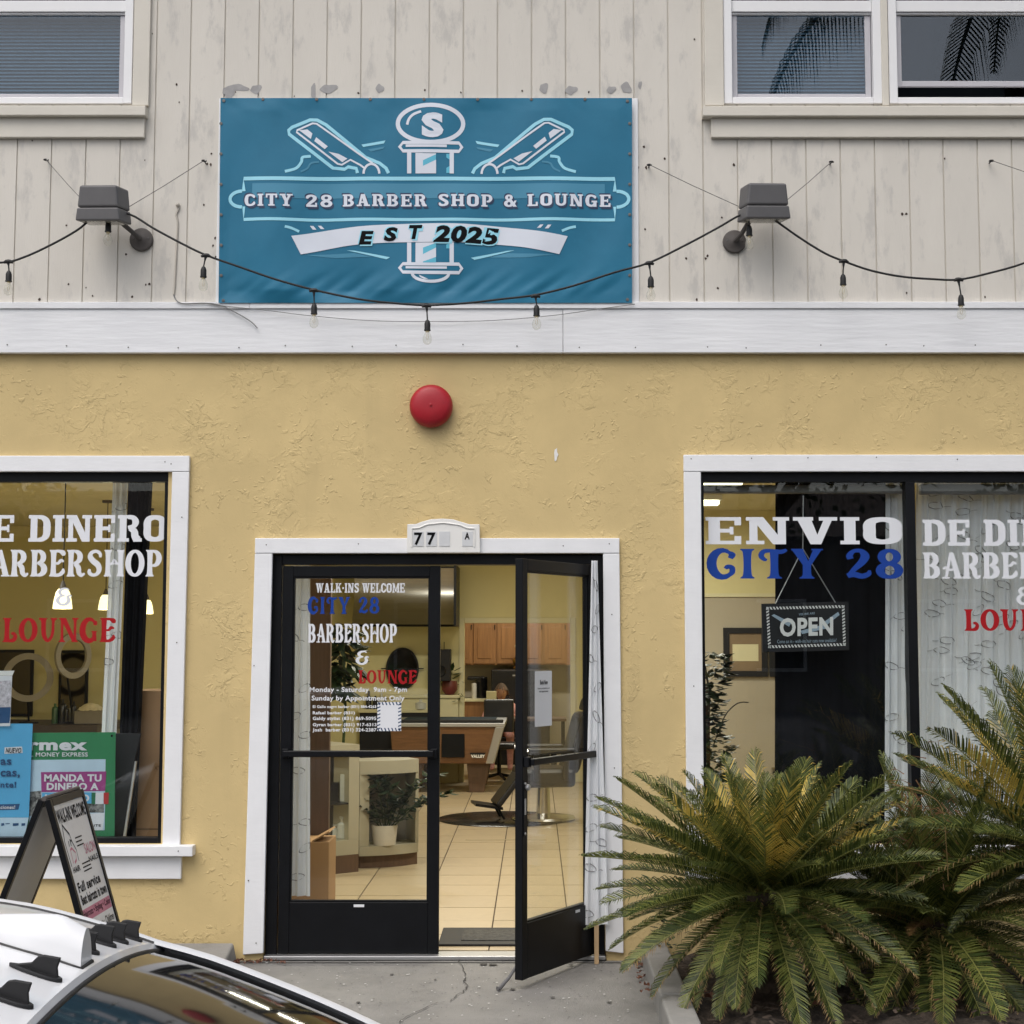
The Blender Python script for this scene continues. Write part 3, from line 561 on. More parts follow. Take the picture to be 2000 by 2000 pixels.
def shop_window(x0, x1, mull, label):
    w = obj('window', MB().box(x0, x1, .02, .09, WZ1-.055, WZ1+.0), MAT['black_metal'], bld, label=label)
    fr = MB(); t = .024
    fr.box(x0, x0+t, .02, .09, WZ0, WZ1-.056); fr.box(x1-t, x1, .02, .09, WZ0, WZ1-.056); fr.box(x0+t, x1-t, .02, .09, WZ0, WZ0+.03)
    obj('window_frame', fr, MAT['black_metal'], w, bevel=.002)
    m = MB(); m.box(mull-.026, mull+.026, .012, .10, WZ0+.031, WZ1-.056); obj('mullion', m, MAT['black_metal'], w, bevel=.003)
    for a, b in ((x0+t, mull-.026), (mull+.026, x1-t)): obj('pane', MB().box(a, b, GY, GY+.006, WZ0+.03, WZ1-.056), MAT['window_glass'], w)
    return w
lw = shop_window(LWX0, LWX1, PX(-100), 'left shop window with white and red lettering and posters')
rw = shop_window(RWX0, RWX1, P(1784,1200).x, 'right shop window lettered in white, blue and red')
GD = DST+GY
WH, BL, RD = MAT['vinyl_letter_white'], MAT['vinyl_letter_blue'], MAT['vinyl_letter_red']
letters('lettering', 'DINERO', G_slab, (56,1006,326,1058), GD, WH, lw); letters('lettering', 'DE', G_slab, (-62,1006,29.5,1058), GD, WH, lw)
letters('lettering', 'BARBERSHOP', G_fancy, (-56,1074,318,1126), GD, WH, lw, gap=.05); letters('lettering', '&', G_fancy, (108,1148,141,1183), GD, WH, lw)
letters('lettering', 'LOUNGE', G_fancy, (5,1207,226,1254), GD, RD, lw, gap=.06)
letters('lettering', 'ENVIO', G_slab, (1378,1010,1763,1063), GD, WH, rw); letters('lettering', 'CITY', G_fancy, (1380,1072,1606,1130), GD, BL, rw, gap=.1); letters('lettering', '28', G_fancy, (1650,1072,1764,1130), GD, BL, rw, gap=.1)
letters('lettering', 'DE', G_slab, (1802,1015,1896,1066), GD, WH, rw); letters('lettering', 'DINERO', G_slab, (1921,1015,2190,1066), GD, WH, rw)
letters('lettering', 'BARBERSHOP', G_fancy, (1802,1079,2180,1130), GD, WH, rw, gap=.05); letters('lettering', '&', G_fancy, (1984,1146,2016,1181), GD, WH, rw); letters('lettering', 'LOUNGE', G_fancy, (1883,1190,2104,1232), GD, RD, rw)
# ------------------------------------------------ entrance
def tr4(name, tl, tr_, br, bl, y0, y1, m='white_trim'):
    d = DST+y0; q = [P(*p, d) for p in (bl, br)]; r = [P(*p, d) for p in (tl, tr_)]; mb = MB()
    mb.hexa([(q[0].x,y0,q[0].z),(q[1].x,y0,q[1].z),(q[1].x,y1,q[1].z),(q[0].x,y1,q[0].z),(r[0].x,y0,r[0].z),(r[1].x,y0,r[1].z),(r[1].x,y1,r[1].z),(r[0].x,y1,r[0].z)])
    return obj(name, mb, MAT[m], bld, bevel=.004)
tr4('door_trim', (498,1051),(1210,1051),(1210,1080.5),(497.5,1080.5), -.028, 0)
tr4('door_trim', (497.5,1081),(532,1081),(514,1862),(474,1865), -.026, 0); tr4('door_trim', (1178,1081),(1210,1081),(1218,1862),(1183,1858), -.026, 0)
FX0, FX1, FZ1 = DX0+.006, DX1-.006, DZ1-.004
jb = MB(); jb.box(FX0, P(544,1450).x, .03, .15, 0, FZ1); obj('door_jamb', jb, MAT['black_metal'], bld, bevel=.003)
HX = .305
jb = MB(); jb.box(HX+.012, FX1, .03, .15, 0, FZ1); obj('door_jamb', jb, MAT['black_metal'], bld, bevel=.003)
jb = MB(); jb.box(P(544,1450).x+.001, HX+.011, .03, .15, PZ(1102), FZ1); obj('door_header', jb, MAT['black_metal'], bld, bevel=.003)
th = MB(); th.box(FX0, FX1, -.02, .12, -.012, .010); obj('threshold', th, MAT['aluminium'], bld, bevel=.004)
# closed leaf (left)
def leaf(label, T, parent=bld):
    """door leaf built in its own x (0..w, hinge at 0), y (thickness, outside negative), z; T places it"""
    w, h = .915, 2.125
    def put(name, boxes, m, par, **k):
        mb = MB()
        for b in boxes: mb.box(*b)
        mb.v = [T(v) for v in mb.v]; return obj(name, mb, MAT[m], par, **k)
    st, top, bot = .062, .060, .275
    d_ = put('door', [(0,st,-.022,.022,.012,h), (w-st,w,-.022,.022,.012,h)], 'black_metal', parent, bevel=.003, label=label)
    put('top_rail', [(st,w-st,-.022,.022,h-top,h-.001)], 'black_metal', d_, bevel=.003)
    put('bottom_rail', [(st,w-st,-.021,.021,.013,bot+.012)], 'black_metal', d_, bevel=.003)
    bd_ = .009
    put('glazing_bead', [(st,st+bd_,-.014,.014,bot+.013,h-top-.001),(w-st-bd_,w-st,-.014,.014,bot+.013,h-top-.001),(st+bd_,w-st-bd_,-.014,.014,bot+.013,bot+.013+bd_),(st+bd_,w-st-bd_,-.014,.014,h-top-bd_-.001,h-top-.001)], 'black_metal', d_)
    put('pane', [(st+bd_,w-st-bd_,-.003,.003,bot+.013+bd_,h-top-bd_-.001)], 'door_glass', d_)
    zb = 1.075
    put('push_bar', [(.02,w-.03,-.075,-.052,zb,zb+.036)], 'black_metal', d_, bevel=.006)
    for bx in ((.012,.05),(w-.05,w-.012)): put('bar_bracket', [(*bx,-.052,-.0225,zb-.008,zb+.044)], 'black_metal', d_, bevel=.003)
    return d_, put
lx0 = P(546,1450).x; lx1 = lx0+.915
ldoor, lput = leaf('closed left leaf lettered with the opening hours', lambda v: Vector((lx0+v.x*.957, .055+v.y, v.z)))
lput('maker_label', [(.43,.49,-.0235,-.0215,.262,.276)], 'paper_white', ldoor)
LD = DST+.055-.004
letters('lettering', 'WALK-INS WELCOME', G_slab, (617,1139,791,1157.5), LD, WH, ldoor, gap=.07)
letters('lettering', 'CITY', G_fancy, (601,1166,683,1199), LD, BL, ldoor, gap=.1); letters('lettering', '28', G_fancy, (700,1166,741,1198), LD, BL, ldoor, gap=.1)
letters('lettering', 'BARBERSHOP', G_fancy, (601,1218.5,776,1255), LD, WH, ldoor, gap=.05); letters('lettering', '&', G_fancy, (694,1271,721,1298), LD, WH, ldoor)
letters('lettering', 'LOUNGE', G_fancy, (700,1309,814,1335), LD, RD, ldoor)
zt = lambda a: (480+a[0]/4.025, 1000+a[1]/4.025, 480+a[2]/4.025, 1000+a[3]/4.025)
for tx, bx_, bo in [('Monday - Saturday  9am - 7pm', (502,1376,1268,1426), .022), ('Sunday by Appointment Only', (518,1443,1248,1494), .022), ('El Gallo negro barber (831) 884-4263', (527,1518,1026,1548), .03), ('Rafael barber (831)', (527,1566,858,1598), .03), ('Galdy stylist (831) 869-5095', (527,1608,1026,1644), .03), ('Gyran barber (831) 917-6313', (527,1658,1028,1692), .03), ('Josh  barber (831) 324-2387', (525,1698,1028,1734), .03)]:
    type_on('lettering', tx, zt(bx_), LD, WH, ldoor, bold=bo, push=.0012)
# square label with candy-stripe border (no code printed on it)
def striped_label(box, d, parent, n, name='striped_label', cols=('paper_white','ink_dark_blue')):
    x0, z1 = P(box[0],box[1],d).x, PZ(box[1],d); x1, z0 = P(box[2],box[3],d).x, PZ(box[3],d); y = d-DST
    o = obj(name, MB().box(x0,x1,y-.002,y-.0012,z0,z1), MAT[cols[0]], parent)
    mb = MB(); t = (x1-x0)*.13; per = 2*(x1-x0+z1-z0); s = per/n
    for i in range(n):
        a = i*s; 
        def at(u):
            u %= per
            for L_, f in ((x1-x0, lambda q: (x0+q, z1, 0, -1)), (z1-z0, lambda q: (x1, z1-q, -1, 0)), (x1-x0, lambda q: (x1-q, z0, 0, 1)), (z1-z0, lambda q: (x0, z0+q, 1, 0))):
                if u <= L_: return f(u)
                u -= L_
            return f(0)
        p = at(a+.15*s); q = at(a+.5*s)
        if (p[2], p[3]) != (q[2], q[3]): continue
        tx, tz = q[0]-p[0], q[1]-p[1]
        mb.add([(p[0],y-.0024,p[1]),(q[0],y-.0024,q[1]),(q[0]+p[2]*t+tx,y-.0024,q[1]+p[3]*t+tz),(p[0]+p[2]*t+tx,y-.0024,p[1]+p[3]*t+tz)], [(0,1,2,3)])
    for v in mb.v: v.x = min(max(v.x,x0),x1); v.z = min(max(v.z,z0),z1)
    obj('stripes', mb, MAT[cols[1]], parent); return o
striped_label(zt((1035,1493,1222,1722)), LD, ldoor, 30)
# open leaf (right): hinge at HX, swung out towards the street
ang = math.radians(239.7); e1 = Vector((math.cos(ang), math.sin(ang), 0)); e2 = Vector((math.sin(ang), -math.cos(ang), 0))*-1
if e2.y > 0: e2 = e2
nrm = Vector((-math.sin(ang), math.cos(ang), 0))       # outside face looks right and streetwards
def TR(v): return Vector((HX, .02, 0)) + e1*(v.x*.84) + nrm*(-v.y if nrm.dot(Vector((.6,-.8,0))) > 0 else v.y) + Vector((0,0,v.z+.004))
rdoor, rput = leaf('open right leaf swung out over the pavement', TR)
rput('maker_label', [(.20,.255,-.0235,-.0215,.262,.276)], 'paper_white', rdoor)
rput('notice', [(.52,.73,-.0045,-.0033,1.262,1.548)], 'paper_white', rdoor)
def onleaf(u0,u1,z0,z1): return lambda a, b: TR(Vector((u1+(u0-u1)*a, -.0062, z0+(z1-z0)*b)))
type_on('lettering', 'Book Now', None, 0, MAT['ink_black'], rdoor, bold=.03, mapf=onleaf(.575,.67,1.478,1.502))
type_on('lettering', 'Scan to schedule your', None, 0, MAT['ink_black'], rdoor, bold=.02, mapf=onleaf(.55,.70,1.452,1.463)); type_on('lettering', 'next appointment', None, 0, MAT['ink_black'], rdoor, bold=.02, mapf=onleaf(.57,.68,1.436,1.447))
lk = MB(); lk.box(.880,.905,-.0215,-.026,.72,1.0); lk.v = [TR(v) for v in lk.v]; obj('lock_plate', lk, MAT['black_metal'], rdoor, bevel=.002)
lk = MB()
for z in (.985,.735): lk.lathe([(.007,0),(.007,.004),(0,.006)], TR(Vector((.892,-.027,z))), nrm, 8)
lk.lathe([(.016,0),(.016,.012),(.012,.016)], TR(Vector((.87,-.026,.965))), nrm, 12); lk.obox(TR(Vector((.892,-.028,.87))), e1*.005, nrm*.003, (0,0,.04)); obj('lock_cylinder', lk, MAT['aluminium'], rdoor)
ks = MB(); a = TR(Vector((.885,.03,.07))); b = TR(Vector((.93,.05,.02))); c = TR(Vector((.985,.075,-.075+.0))); c.z = gz(c.y)+.012; e = TR(Vector((1.0,.08,0))); e.z = gz(e.y)+.012
ks.tube([a, a.lerp(b,.6), b, c, e], [.008,.008,.009,.011,.012], 8); obj('door_stop', ks, MAT['lamp_grey'], rdoor, smooth=True)
wd = MB(); p = P(1165,1822,8.42); wd.box(p.x-.012,p.x+.012,p.y-.008,p.y+.008,gz(p.y),p.z+.06); mat('raw_wood', (.52,.36,.20), .7, var=.2, vscale=10, stretch=(4,4,.6)); tag(obj('wood_stick', wd, MAT['raw_wood']), 'short pale wooden stick standing below the door curtain', 'stick')
tn = MB()
for px, py in [(322,902),(334,906),(355,1010),(345,1255),(1350,896),(1468,895),(1578,894),(1712,893),(1870,897),(1355,1340),(485,1720),(500,1842),(496,1300),(1195,1200),(1200,1500),(352,1660),(120,1664),(520,1064),(700,1062),(1100,1066),(1190,1062)]:
    c = P(px, py, DST-.03); tn.lathe([(.0035,0),(.0035,.001)], (c.x,-.0285 if not 1650 < py < 1670 else -.0765,c.z), (0,-1,0), 6)
obj('trim_nails', tn, MAT['rust_mark'], bld, kind='stuff')
# house number plaque
plq = thing('number_plaque', P(868,1081,DST-.03), 'white arched house number plaque above the door', 'house number')
d = DST-.03; zz = lambda x, y: P(760+x/5.084, 720+y/5.084, d)
prof = [(180,1830),(183,1548),(270,1545),(330,1522),(420,1498),(540,1492),(640,1500),(720,1525),(800,1548),(900,1548),(905,1830)]
mb = MB(); mb.prism([zz(*p) for p in prof], (0,-.022,0)); obj('board', mb, MAT['sign_white'], plq, bevel=.003)
mb = MB(); ins = [(230,1590),(300,1585),(380,1550),(540,1534),(700,1555),(780,1588),(850,1590)]
for a, b in zip(ins, ins[1:]):
    q = [zz(*a), zz(*b)]; 
    for v in q: v.y = -.054
    mb.tube(q, .004, 6)
for a, b in (((230,1590),(228,1775)),((850,1590),(850,1775))):
    q = [zz(*a), zz(*b)]
    for v in q: v.y = -.054
    mb.tube(q, .003, 6)
obj('moulding', mb, MAT['sign_white'], plq)
mat('tile_plate', (.62,.63,.64), .4)
for x0 in (240,370,500,728):
    a = zz(x0,1620); b = zz(x0+105,1765); obj('number_tile', MB().box(a.x,b.x,-.055,-.0521,b.z,a.z), MAT['tile_plate'], plq)
for tx, x0 in (('7',252),('7',382),('A',752)):
    a = zz(x0,1630); b = zz(x0+(82 if tx == '7' else 50),1755 if tx == '7' else 1700); vs, fs = type_mesh(tx, .03)
    mb = MB(); mb.add([(a.x+(b.x-a.x)*u, -.0562, b.z+(a.z-b.z)*v) for u, v in vs], fs); obj('digit', mb, MAT['ink_black'], plq)
# the bell
bp_ = P(843,795,DST); bell = thing('alarm_bell', (bp_.x,0,bp_.z-.118), 'round red alarm bell on the yellow wall above the door', 'alarm bell')
mb = MB(); mb.lathe([(.06,0),(.06,.02)], (bp_.x,-.0,bp_.z), (0,-1,0), 20); obj('back_plate', mb, MAT['red_paint'], bell)
mb = MB(); mb.lathe([(.116,.018),(.120,.022),(.120,.040),(.116,.055),(.104,.070),(.086,.079),(.05,.085),(.028,.0862),(.0,.0868)], (bp_.x,0,bp_.z), (0,-1,0), 40); obj('gong', mb, MAT['red_paint'], bell, smooth='all')
mb = MB(); mb.lathe([(.008,.086),(.008,.091),(0,.093)], (bp_.x,0,bp_.z), (0,-1,0), 10); obj('bolt', mb, MAT['red_paint'], bell)
# ---------------------------------------------------------------- banner on its white board
mat('banner_blue', (.011,.148,.258), .55, var=.07, vscale=3, bump=.0012, bscale=9, col2=(.016,.168,.285), c2=(.5,.7), c2scale=2.2, spec=.35)
mat('banner_cyan', (.30,.66,.80), .55, var=.03)
mat('banner_teal', (.045,.23,.36), .55, var=.05)
mat('banner_mid', (.10,.46,.62), .55, var=.04)
mat('banner_white', (.66,.70,.78), .55, var=.04)
mat('banner_dark', (.010,.030,.085), .55)
BY = -.060; BD = DST+BY
def bz(x, y): return P(400+x/2.1955, 160+y/2.1955, BD)
bb = thing('banner', bz(950,955), 'blue printed barber shop banner on a white board above the door', 'banner')
c0 = bz(66,62); c1 = bz(1864,955)
obj('backing_board', MB().box(c0.x-.012, c1.x, UY-.001, -.031, c1.z, c0.z), MAT['white_trim'], bb, bevel=.003)
rnd = random.Random(4); folds = [(rnd.uniform(-.9,1.3), rnd.uniform(.55,.95), rnd.uniform(.0012,.0034), rnd.uniform(0,6), rnd.uniform(.6,1.6)) for _ in range(9)]
bl0, br0 = bz(64,70), bz(1832,948)
def relief(x, z):
    u = (x-bl0.x)/(br0.x-bl0.x); v = (bl0.z-z)/(bl0.z-br0.z); h = 0
    for sl_, f, a, ph, e in folds: h += a*math.sin(2*math.pi*f*(u*5+sl_*v*1.6)+ph)*(.35+.65*v)
    h += .0045*noise.noise((u*7+v*2, v*2.3-u, 3)) + .007*math.exp(-((v-.93)/.07)**2)*noise.noise((u*26+v*16, v*3, 7)) + .0035*math.exp(-(v/.06)**2)*noise.noise((u*30-v*10, 1, 9))
    e = min(u, 1-u, v*.5, (1-v)*.5); h *= 1.5*max(0, min(1, e/.03))
    return -h-.004
mb = MB(); mb.grid(230, 115, lambda u, v: (lambda q: Vector((q.x, BY+relief(q.x, q.z), q.z)))(bz(68+(1832-68)*u - 9*(1-u)*(1-v), 948+(70-948)*v)))
mb.f = [f for f in mb.f]; obj('sheet', mb, MAT['banner_blue'], bb, smooth='all')
lay = [0]
def print_poly(polys, m, name='print', lev=None, sep=False):
    """polygons in the banner's own drawing units, laid on the sheet so that they follow its folds"""
    if sep:
        for q_ in polys: print_poly([q_], m, name, lev)
        return
    lay[0] += 1; bm = bmesh.new()
    for poly in polys:
        vs = [bm.verts.new((x, y, 0)) for x, y in poly]
        try: bm.faces.new(vs)
        except ValueError: pass
    bmesh.ops.triangulate(bm, faces=bm.faces[:])
    for _ in range(7):
        le = [e for e in bm.edges if e.calc_length() > 22]
        if not le: break
        bmesh.ops.subdivide_edges(bm, edges=le, cuts=1); bmesh.ops.triangulate(bm, faces=bm.faces[:])
    mb = MB(); off = .0009+.0004*(lay[0] if lev is None else lev)
    vs = []
    for v in bm.verts: q = bz(v.co.x, v.co.y); vs.append(Vector((q.x, BY+relief(q.x, q.z)-off, q.z)))
    bm.verts.index_update(); fs = [tuple(v.index for v in f.verts) for f in bm.faces]; bm.free()
    mb.add(vs, fs); return obj(name, mb, m, bb)
def rib(pts, w, smooth=False, closed=False): return ribbon([(x, y, w) for x, y in pts], smooth, closed)
C, T_, Md, Wt, Dk = (MAT[k] for k in ('banner_cyan','banner_teal','banner_mid','banner_white','banner_dark'))
box4 = lambda a, b, c, d_: [[(a,b),(c,b),(c,d_),(a,d_)]]
# panel
print_poly(box4(205,437,1715,500), T_, lev=1)
print_poly(rib([(168,470),(168,416),(1758,416),(1758,470)],16)[0:3], C, lev=2); print_poly(rib([(168,535),(168,591),(1758,591),(1758,535)],13), C, lev=2)
print_poly(arc(160,503,52,34,90,270,14), C, lev=3); print_poly(arc(1766,503,52,34,-90,90,14), C, lev=3)
# pole
print_poly(ring(968,180,140,80,18,18,48), Wt, lev=2); print_poly(rib([(868,185),(876,160),(896,140),(928,128)],11,True), Wt, lev=2)
print_poly(rib([(850,262),(1090,262),(1102,280),(1090,298),(850,298),(836,280)],14,closed=True), Wt, lev=3); print_poly(box4(862,270,1038,281), Wt, lev=3)
print_poly(box4(868,305,886,394)+box4(1050,305,1068,394), Wt, lev=3, sep=True); print_poly(box4(904,307,934,394)+box4(904,690,934,778), Wt, lev=3, sep=True)
print_poly(box4(934,308,992,394)+box4(934,690,992,778), Wt, lev=3, sep=True)
print_poly([[(936,362),(992,335),(992,312),(936,338)],[(1036,310),(1050,310),(1050,335),(1036,325)],[(1036,370),(1050,362),(1050,392),(1036,392)],[(936,740),(992,712),(992,692),(936,712)],[(936,772),(992,752),(992,776),(936,776)],[(1036,700),(1050,694),(1050,716),(1036,716)]], Md, lev=4, sep=True)
print_poly(box4(868,690,886,778)+box4(1050,690,1068,778), Wt, lev=3, sep=True)
print_poly(rib([(850,782),(1090,782),(1102,800),(1090,818),(850,818),(836,800)],14,closed=True), Wt, lev=3); print_poly(box4(862,792,1038,802), Wt, lev=3)
print_poly(arc(968,822,78,36,180,360,14)[0:0] or [[(a[0], 822+(822-a[1])*-1) for a in q] for q in arc(968,822,78,34,0,180,13)], Wt, lev=4); print_poly([[(918,828),(958,846),(940,846),(924,838)]], Wt, lev=4)
# razors, mirrored
for s in (1, -1):
    X = lambda p: [(p0 if s == 1 else 1936-p0, p1) for p0, p1 in p]
    o_ = [(362,222),(380,200),(455,165),(490,165),(545,195),(660,285),(755,350),(790,392)]
    print_poly(rib(X([(655,392),(650,372),(615,365),(600,375),(550,370),(362,225),(360,208),(375,195),(452,163),(482,164),(520,185),(690,325),(750,350),(778,372),(788,393)]),14), C, lev=2)
    print_poly(rib(X([(720,350),(655,305),(480,180),(462,178),(396,208),(394,216),(570,352),(588,356),(625,335),(668,358),(690,375)]),8), Wt, lev=3)
    print_poly([X([(405,208),(440,204),(462,222),(455,246)]),X([(470,255),(478,238),(528,278),(515,290)]),X([(530,300),(575,310),(612,330),(590,345)])], Wt, lev=3, sep=True)
    print_poly(arc(715 if s == 1 else 1936-715,395,34,42,180,360,10), Wt, lev=3)
    print_poly([X([(672,270),(775,252),(768,265),(680,280)])], C, lev=2); print_poly([X([(700,290),(772,278),(765,288),(712,300)])], T_, lev=2)
    print_poly(rib(X([(345,386),(392,372),(415,345),(420,325),(455,320)]),12,True), C, lev=2); print_poly(rib(X([(412,386),(440,372),(456,350),(490,344)]),8,True), T_, lev=2)
    print_poly(rib(X([(345,622),(372,628),(405,642)]),11,True), C, lev=2); print_poly([X([(450,616),(465,616),(478,632),(462,632)]),X([(484,615),(498,615),(512,629),(496,629)])], Wt, lev=2, sep=True)
    print_poly([X([(608,722),(640,724),(795,754),(780,763)])], C, lev=2); print_poly([X([(430,742),(640,734),(720,752),(560,754)])], T_, lev=1)
# ribbon
top = [(372,662),(560,632),(760,615),(968,608),(1176,613),(1376,634),(1556,664)]; bot = [(1520,741),(1340,706),(1160,692),(968,688),(776,692),(592,706),(412,740)]
tt = crom([(a[0],a[1],0) for a in top], 6); b2 = crom([(a[0],a[1],0) for a in bot[::-1]], 6)
print_poly([[tt[i][:2], tt[i+1][:2], b2[i+1][:2], b2[i][:2]] for i in range(len(tt)-1)], Wt, lev=5)
def btype(text, fmap, m, bold, shear, lev, dx=0, dy=0, name='lettering'):
    vs, fs = type_mesh(text, bold, 0, shear); mb = MB(); out = []
    for u, v in vs:
        x, y = fmap(u, v); q = bz(x+dx, y+dy); out.append(Vector((q.x, BY+relief(q.x,q.z)-.0009-.0004*lev, q.z)))
    mb.add(out, fs); obj(name, mb, m, bb)
def bslab(text, box, m, lev, k):
    x = 0; polys = []; n_ = 0
    for ch in text:
        w, st = G_slab(ch)
        for s_ in st:
            n_ += 1
            for q in s_: polys.append(([(x+px, py) for px, py in q], n_ % 6))
        x += w+.16
    tot = x-.16; mb = MB()
    for q, j in polys:
        out = []
        for px, py in q:
            p = bz(box[0]+(box[2]-box[0])*px/tot, box[3]+(box[1]-box[3])*py); out.append(Vector((p.x, BY+relief(p.x,p.z)-.0009-.0004*lev-.00005*j, p.z)))
        mb.add(out, [tuple(range(len(out)))])
    obj('lettering', mb, m, bb)
words = [('CITY',(172,378)),('28',(432,548)),('BARBER',(592,952)),('SHOP',(1002,1236)),('&',(1284,1338)),('LOUNGE',(1384,1742))]
for w, (a, b) in words:
    fm = lambda u, v: (a+(b-a)*u, 536+(482-536)*v)
    bslab(w, (a+6,482+7,b+7,536+8), Dk, 3.0, 1.0); bslab(w, (a-5,482-5,b-2,536), Dk, 3.6, 1.0); bslab(w, (a,483,b,535), Wt, 4.6, 1.0)
for w, (a, b), yb, yt, rot in [('E',(660,726),700,642,-.10),('S',(768,828),686,625,-.06),('T',(876,934),676,615,-.03),('2025',(980,1262),690,617,.0)]:
    fm = (lambda u, v: (a+(b-a)*u + 10*(v-.5)*rot, yb+(yt-yb)*v + (0 if w != '2025' else 12*u*u))) if True else None
    btype(w, fm, C, .11, .18, 9, 5, 6); btype(w, fm, C, .11, .18, 9.2, -4, -3); btype(w, fm, MAT['ink_black'], .05, .18, 11)
btype('S', lambda u, v: (930+(1024-930)*u, 240+(133-240)*v), Wt, .06, 0, 4)
gm = MB()
for x, y in [(82,82),(1812,84),(1812,934),(80,938)]+[(70,180+k*130) for k in range(6)]+[(1822,180+k*130) for k in range(6)]+[(250+k*230,76) for k in range(7)]:
    q = bz(x,y); gm.lathe([(.009,0),(.009,.002),(.004,.0025)], (q.x, BY+relief(q.x,q.z)-.0015, q.z), (0,-1,0), 10)
obj('grommets', gm, MAT['steel_wire'], bb, kind='stuff')
# ---------------------------------------------------------------- floodlights
def flood(cx, cy, mx, my, flip, lab):
    """grey box floodlight on a short arm from a round wall plate (pixel centres of head and plate)"""
    dp = DST+UY; m = P(mx, my, dp); h = P(cx, cy, dp-.21)
    t = thing('floodlight', (m.x, UY, m.z-.07), lab, 'floodlight', 'floodlights on the upper wall')
    mb = MB(); mb.lathe([(.066,0),(.066,.014),(.06,.02),(.03,.024),(.022,.03),(.0,.031)], (m.x, UY, m.z), (0,-1,0), 24); obj('wall_plate', mb, MAT['lamp_mount'], t, smooth=True)
    mb = MB()
    for s in (-1, 1): mb.lathe([(.005,.02),(.005,.025)], (m.x+s*.042, UY, m.z+.006), (0,-1,0), 8)
    obj('screw', mb, MAT['steel_wire'], t)
    mb = MB(); mb.tube([(m.x,UY-.028,m.z),(m.x+(h.x-m.x)*.25,UY-.08,m.z+.03),(h.x+flip*.05,h.y+.06,h.z-.05)], [.013,.013,.015], 10); obj('arm', mb, MAT['lamp_mount'], t, smooth=True)
    w, hh, dd = .120, .088, .08; tilt = math.radians(6); yaw = math.radians(-10*flip)
    R_ = Matrix.Rotation(yaw, 3, 'Z') @ Matrix.Rotation(math.radians(flip*2.5), 3, 'Y') @ Matrix.Rotation(tilt, 3, 'X')
    def hb(x0,x1,y0,y1,z0,z1,k0=1.,k1=1.):
        v = [(x0*k0,y0,z0),(x1*k0,y0,z0),(x1*k0,y1,z0),(x0*k0,y1,z0),(x0*k1,y0,z1),(x1*k1,y0,z1),(x1*k1,y1,z1),(x0*k1,y1,z1)]
        return [h + R_ @ Vector(p) for p in v]
    mb = MB(); mb.hexa(hb(-w,w,-dd,dd,-.020,.100,1.0,.90)); obj('housing', mb, MAT['lamp_grey'], t, bevel=.012)
    mb = MB(); mb.hexa(hb(-w,w,-dd,dd,-.092,-.022,1.08,1.005)); obj('hood', mb, MAT['lamp_grey'], t, bevel=.008)
    mb = MB(); mb.hexa(hb(-w*.9,w*.9,-dd*.8,dd*.8,-.097,-.0925)); obj('lens', mb, MAT['bulb_glass'], t)
    return h
h1 = flood(203,402,277,469,1,'grey box floodlight on the wall left of the banner')
h2 = flood(1491,398,1434,473,-1,'grey box floodlight on the wall right of the banner')
# stay wires with their screw eyes
def eye(px, py, lab):
    p = P(px, py, DST+UY); t = thing('wall_hook', (p.x, UY, p.z-.01), lab, 'hook', 'screw hooks in the plank wall')
    mb = MB(); mb.tube([(p.x,UY,p.z),(p.x,UY-.035,p.z)], .004, 6); mb.tube([(p.x+.012*math.cos(a), UY-.045+.012*math.sin(a), p.z) for a in [k*math.pi/6 for k in range(11)]], .0035, 6); obj('hook', mb, MAT['rubber'], t); return Vector((p.x, UY-.05, p.z))
def wire(a, b, lab, r=.0022):
    mb = MB(); mb.tube([a, a.lerp(b,.5)-Vector((0,0,.004)), b], r, 6); tag(obj('stay_wire', mb, MAT['steel_wire']), lab, 'wire')
wire(eye(95,317,'small dark hook at the far left of the plank wall'), h1+Vector((-.10,.07,.01)), 'thin stay wire running from the left hook down to the left floodlight')
wire(eye(402,319,'small dark hook just left of the banner'), h1+Vector((.11,.05,-.0)), 'thin stay wire rising right from the left floodlight towards the banner')
wire(eye(1267,327,'small dark hook just right of the banner'), h2+Vector((-.13,.05,-.0)), 'thin stay wire from the right banner edge to the right floodlight')
wire(eye(1621,321,'small dark hook below the upper right window'), h2+Vector((.12,.05,.02)), 'thin stay wire rising right from the right floodlight')
wire(eye(1932,319,'small dark hook at the far right of the plank wall'), P(2110,370,DST-.3), 'thin stay wire leaving the frame at the far right')
# ---------------------------------------------------------------- festoon string
dS = DST-.22
cordpts = [(-260,470),(-120,515),(0,513),(45,503),(100,478),(150,450),(178,428),(205,416),(252,418),(300,446),(352,474),(402,498),(470,522),(540,546),(613,566),(700,584),(770,592),(833,596),(910,592),(980,584),(1046,576),(1120,558),(1200,532),(1268,513),(1340,478),(1400,446),(1446,420),(1480,412),(1510,428),(1560,463),(1610,494),(1648,510),(1700,528),(1760,540),(1820,545),(1872,546),(1930,534),(2000,514),(2080,480),(2160,440)]
cp3 = crom([tuple(P(x, y, dS)) for x, y in cordpts], 4)
st = thing('string_light', P(833,600,dS), 'black festoon cord of clear bulbs sagging across the banner', 'string light')
mb = MB(); mb.tube(cp3, .0062, 7); obj('cord', mb, MAT['rubber'], st, smooth='all')
mat('brass', (.45,.36,.2), .35, metal=.9)
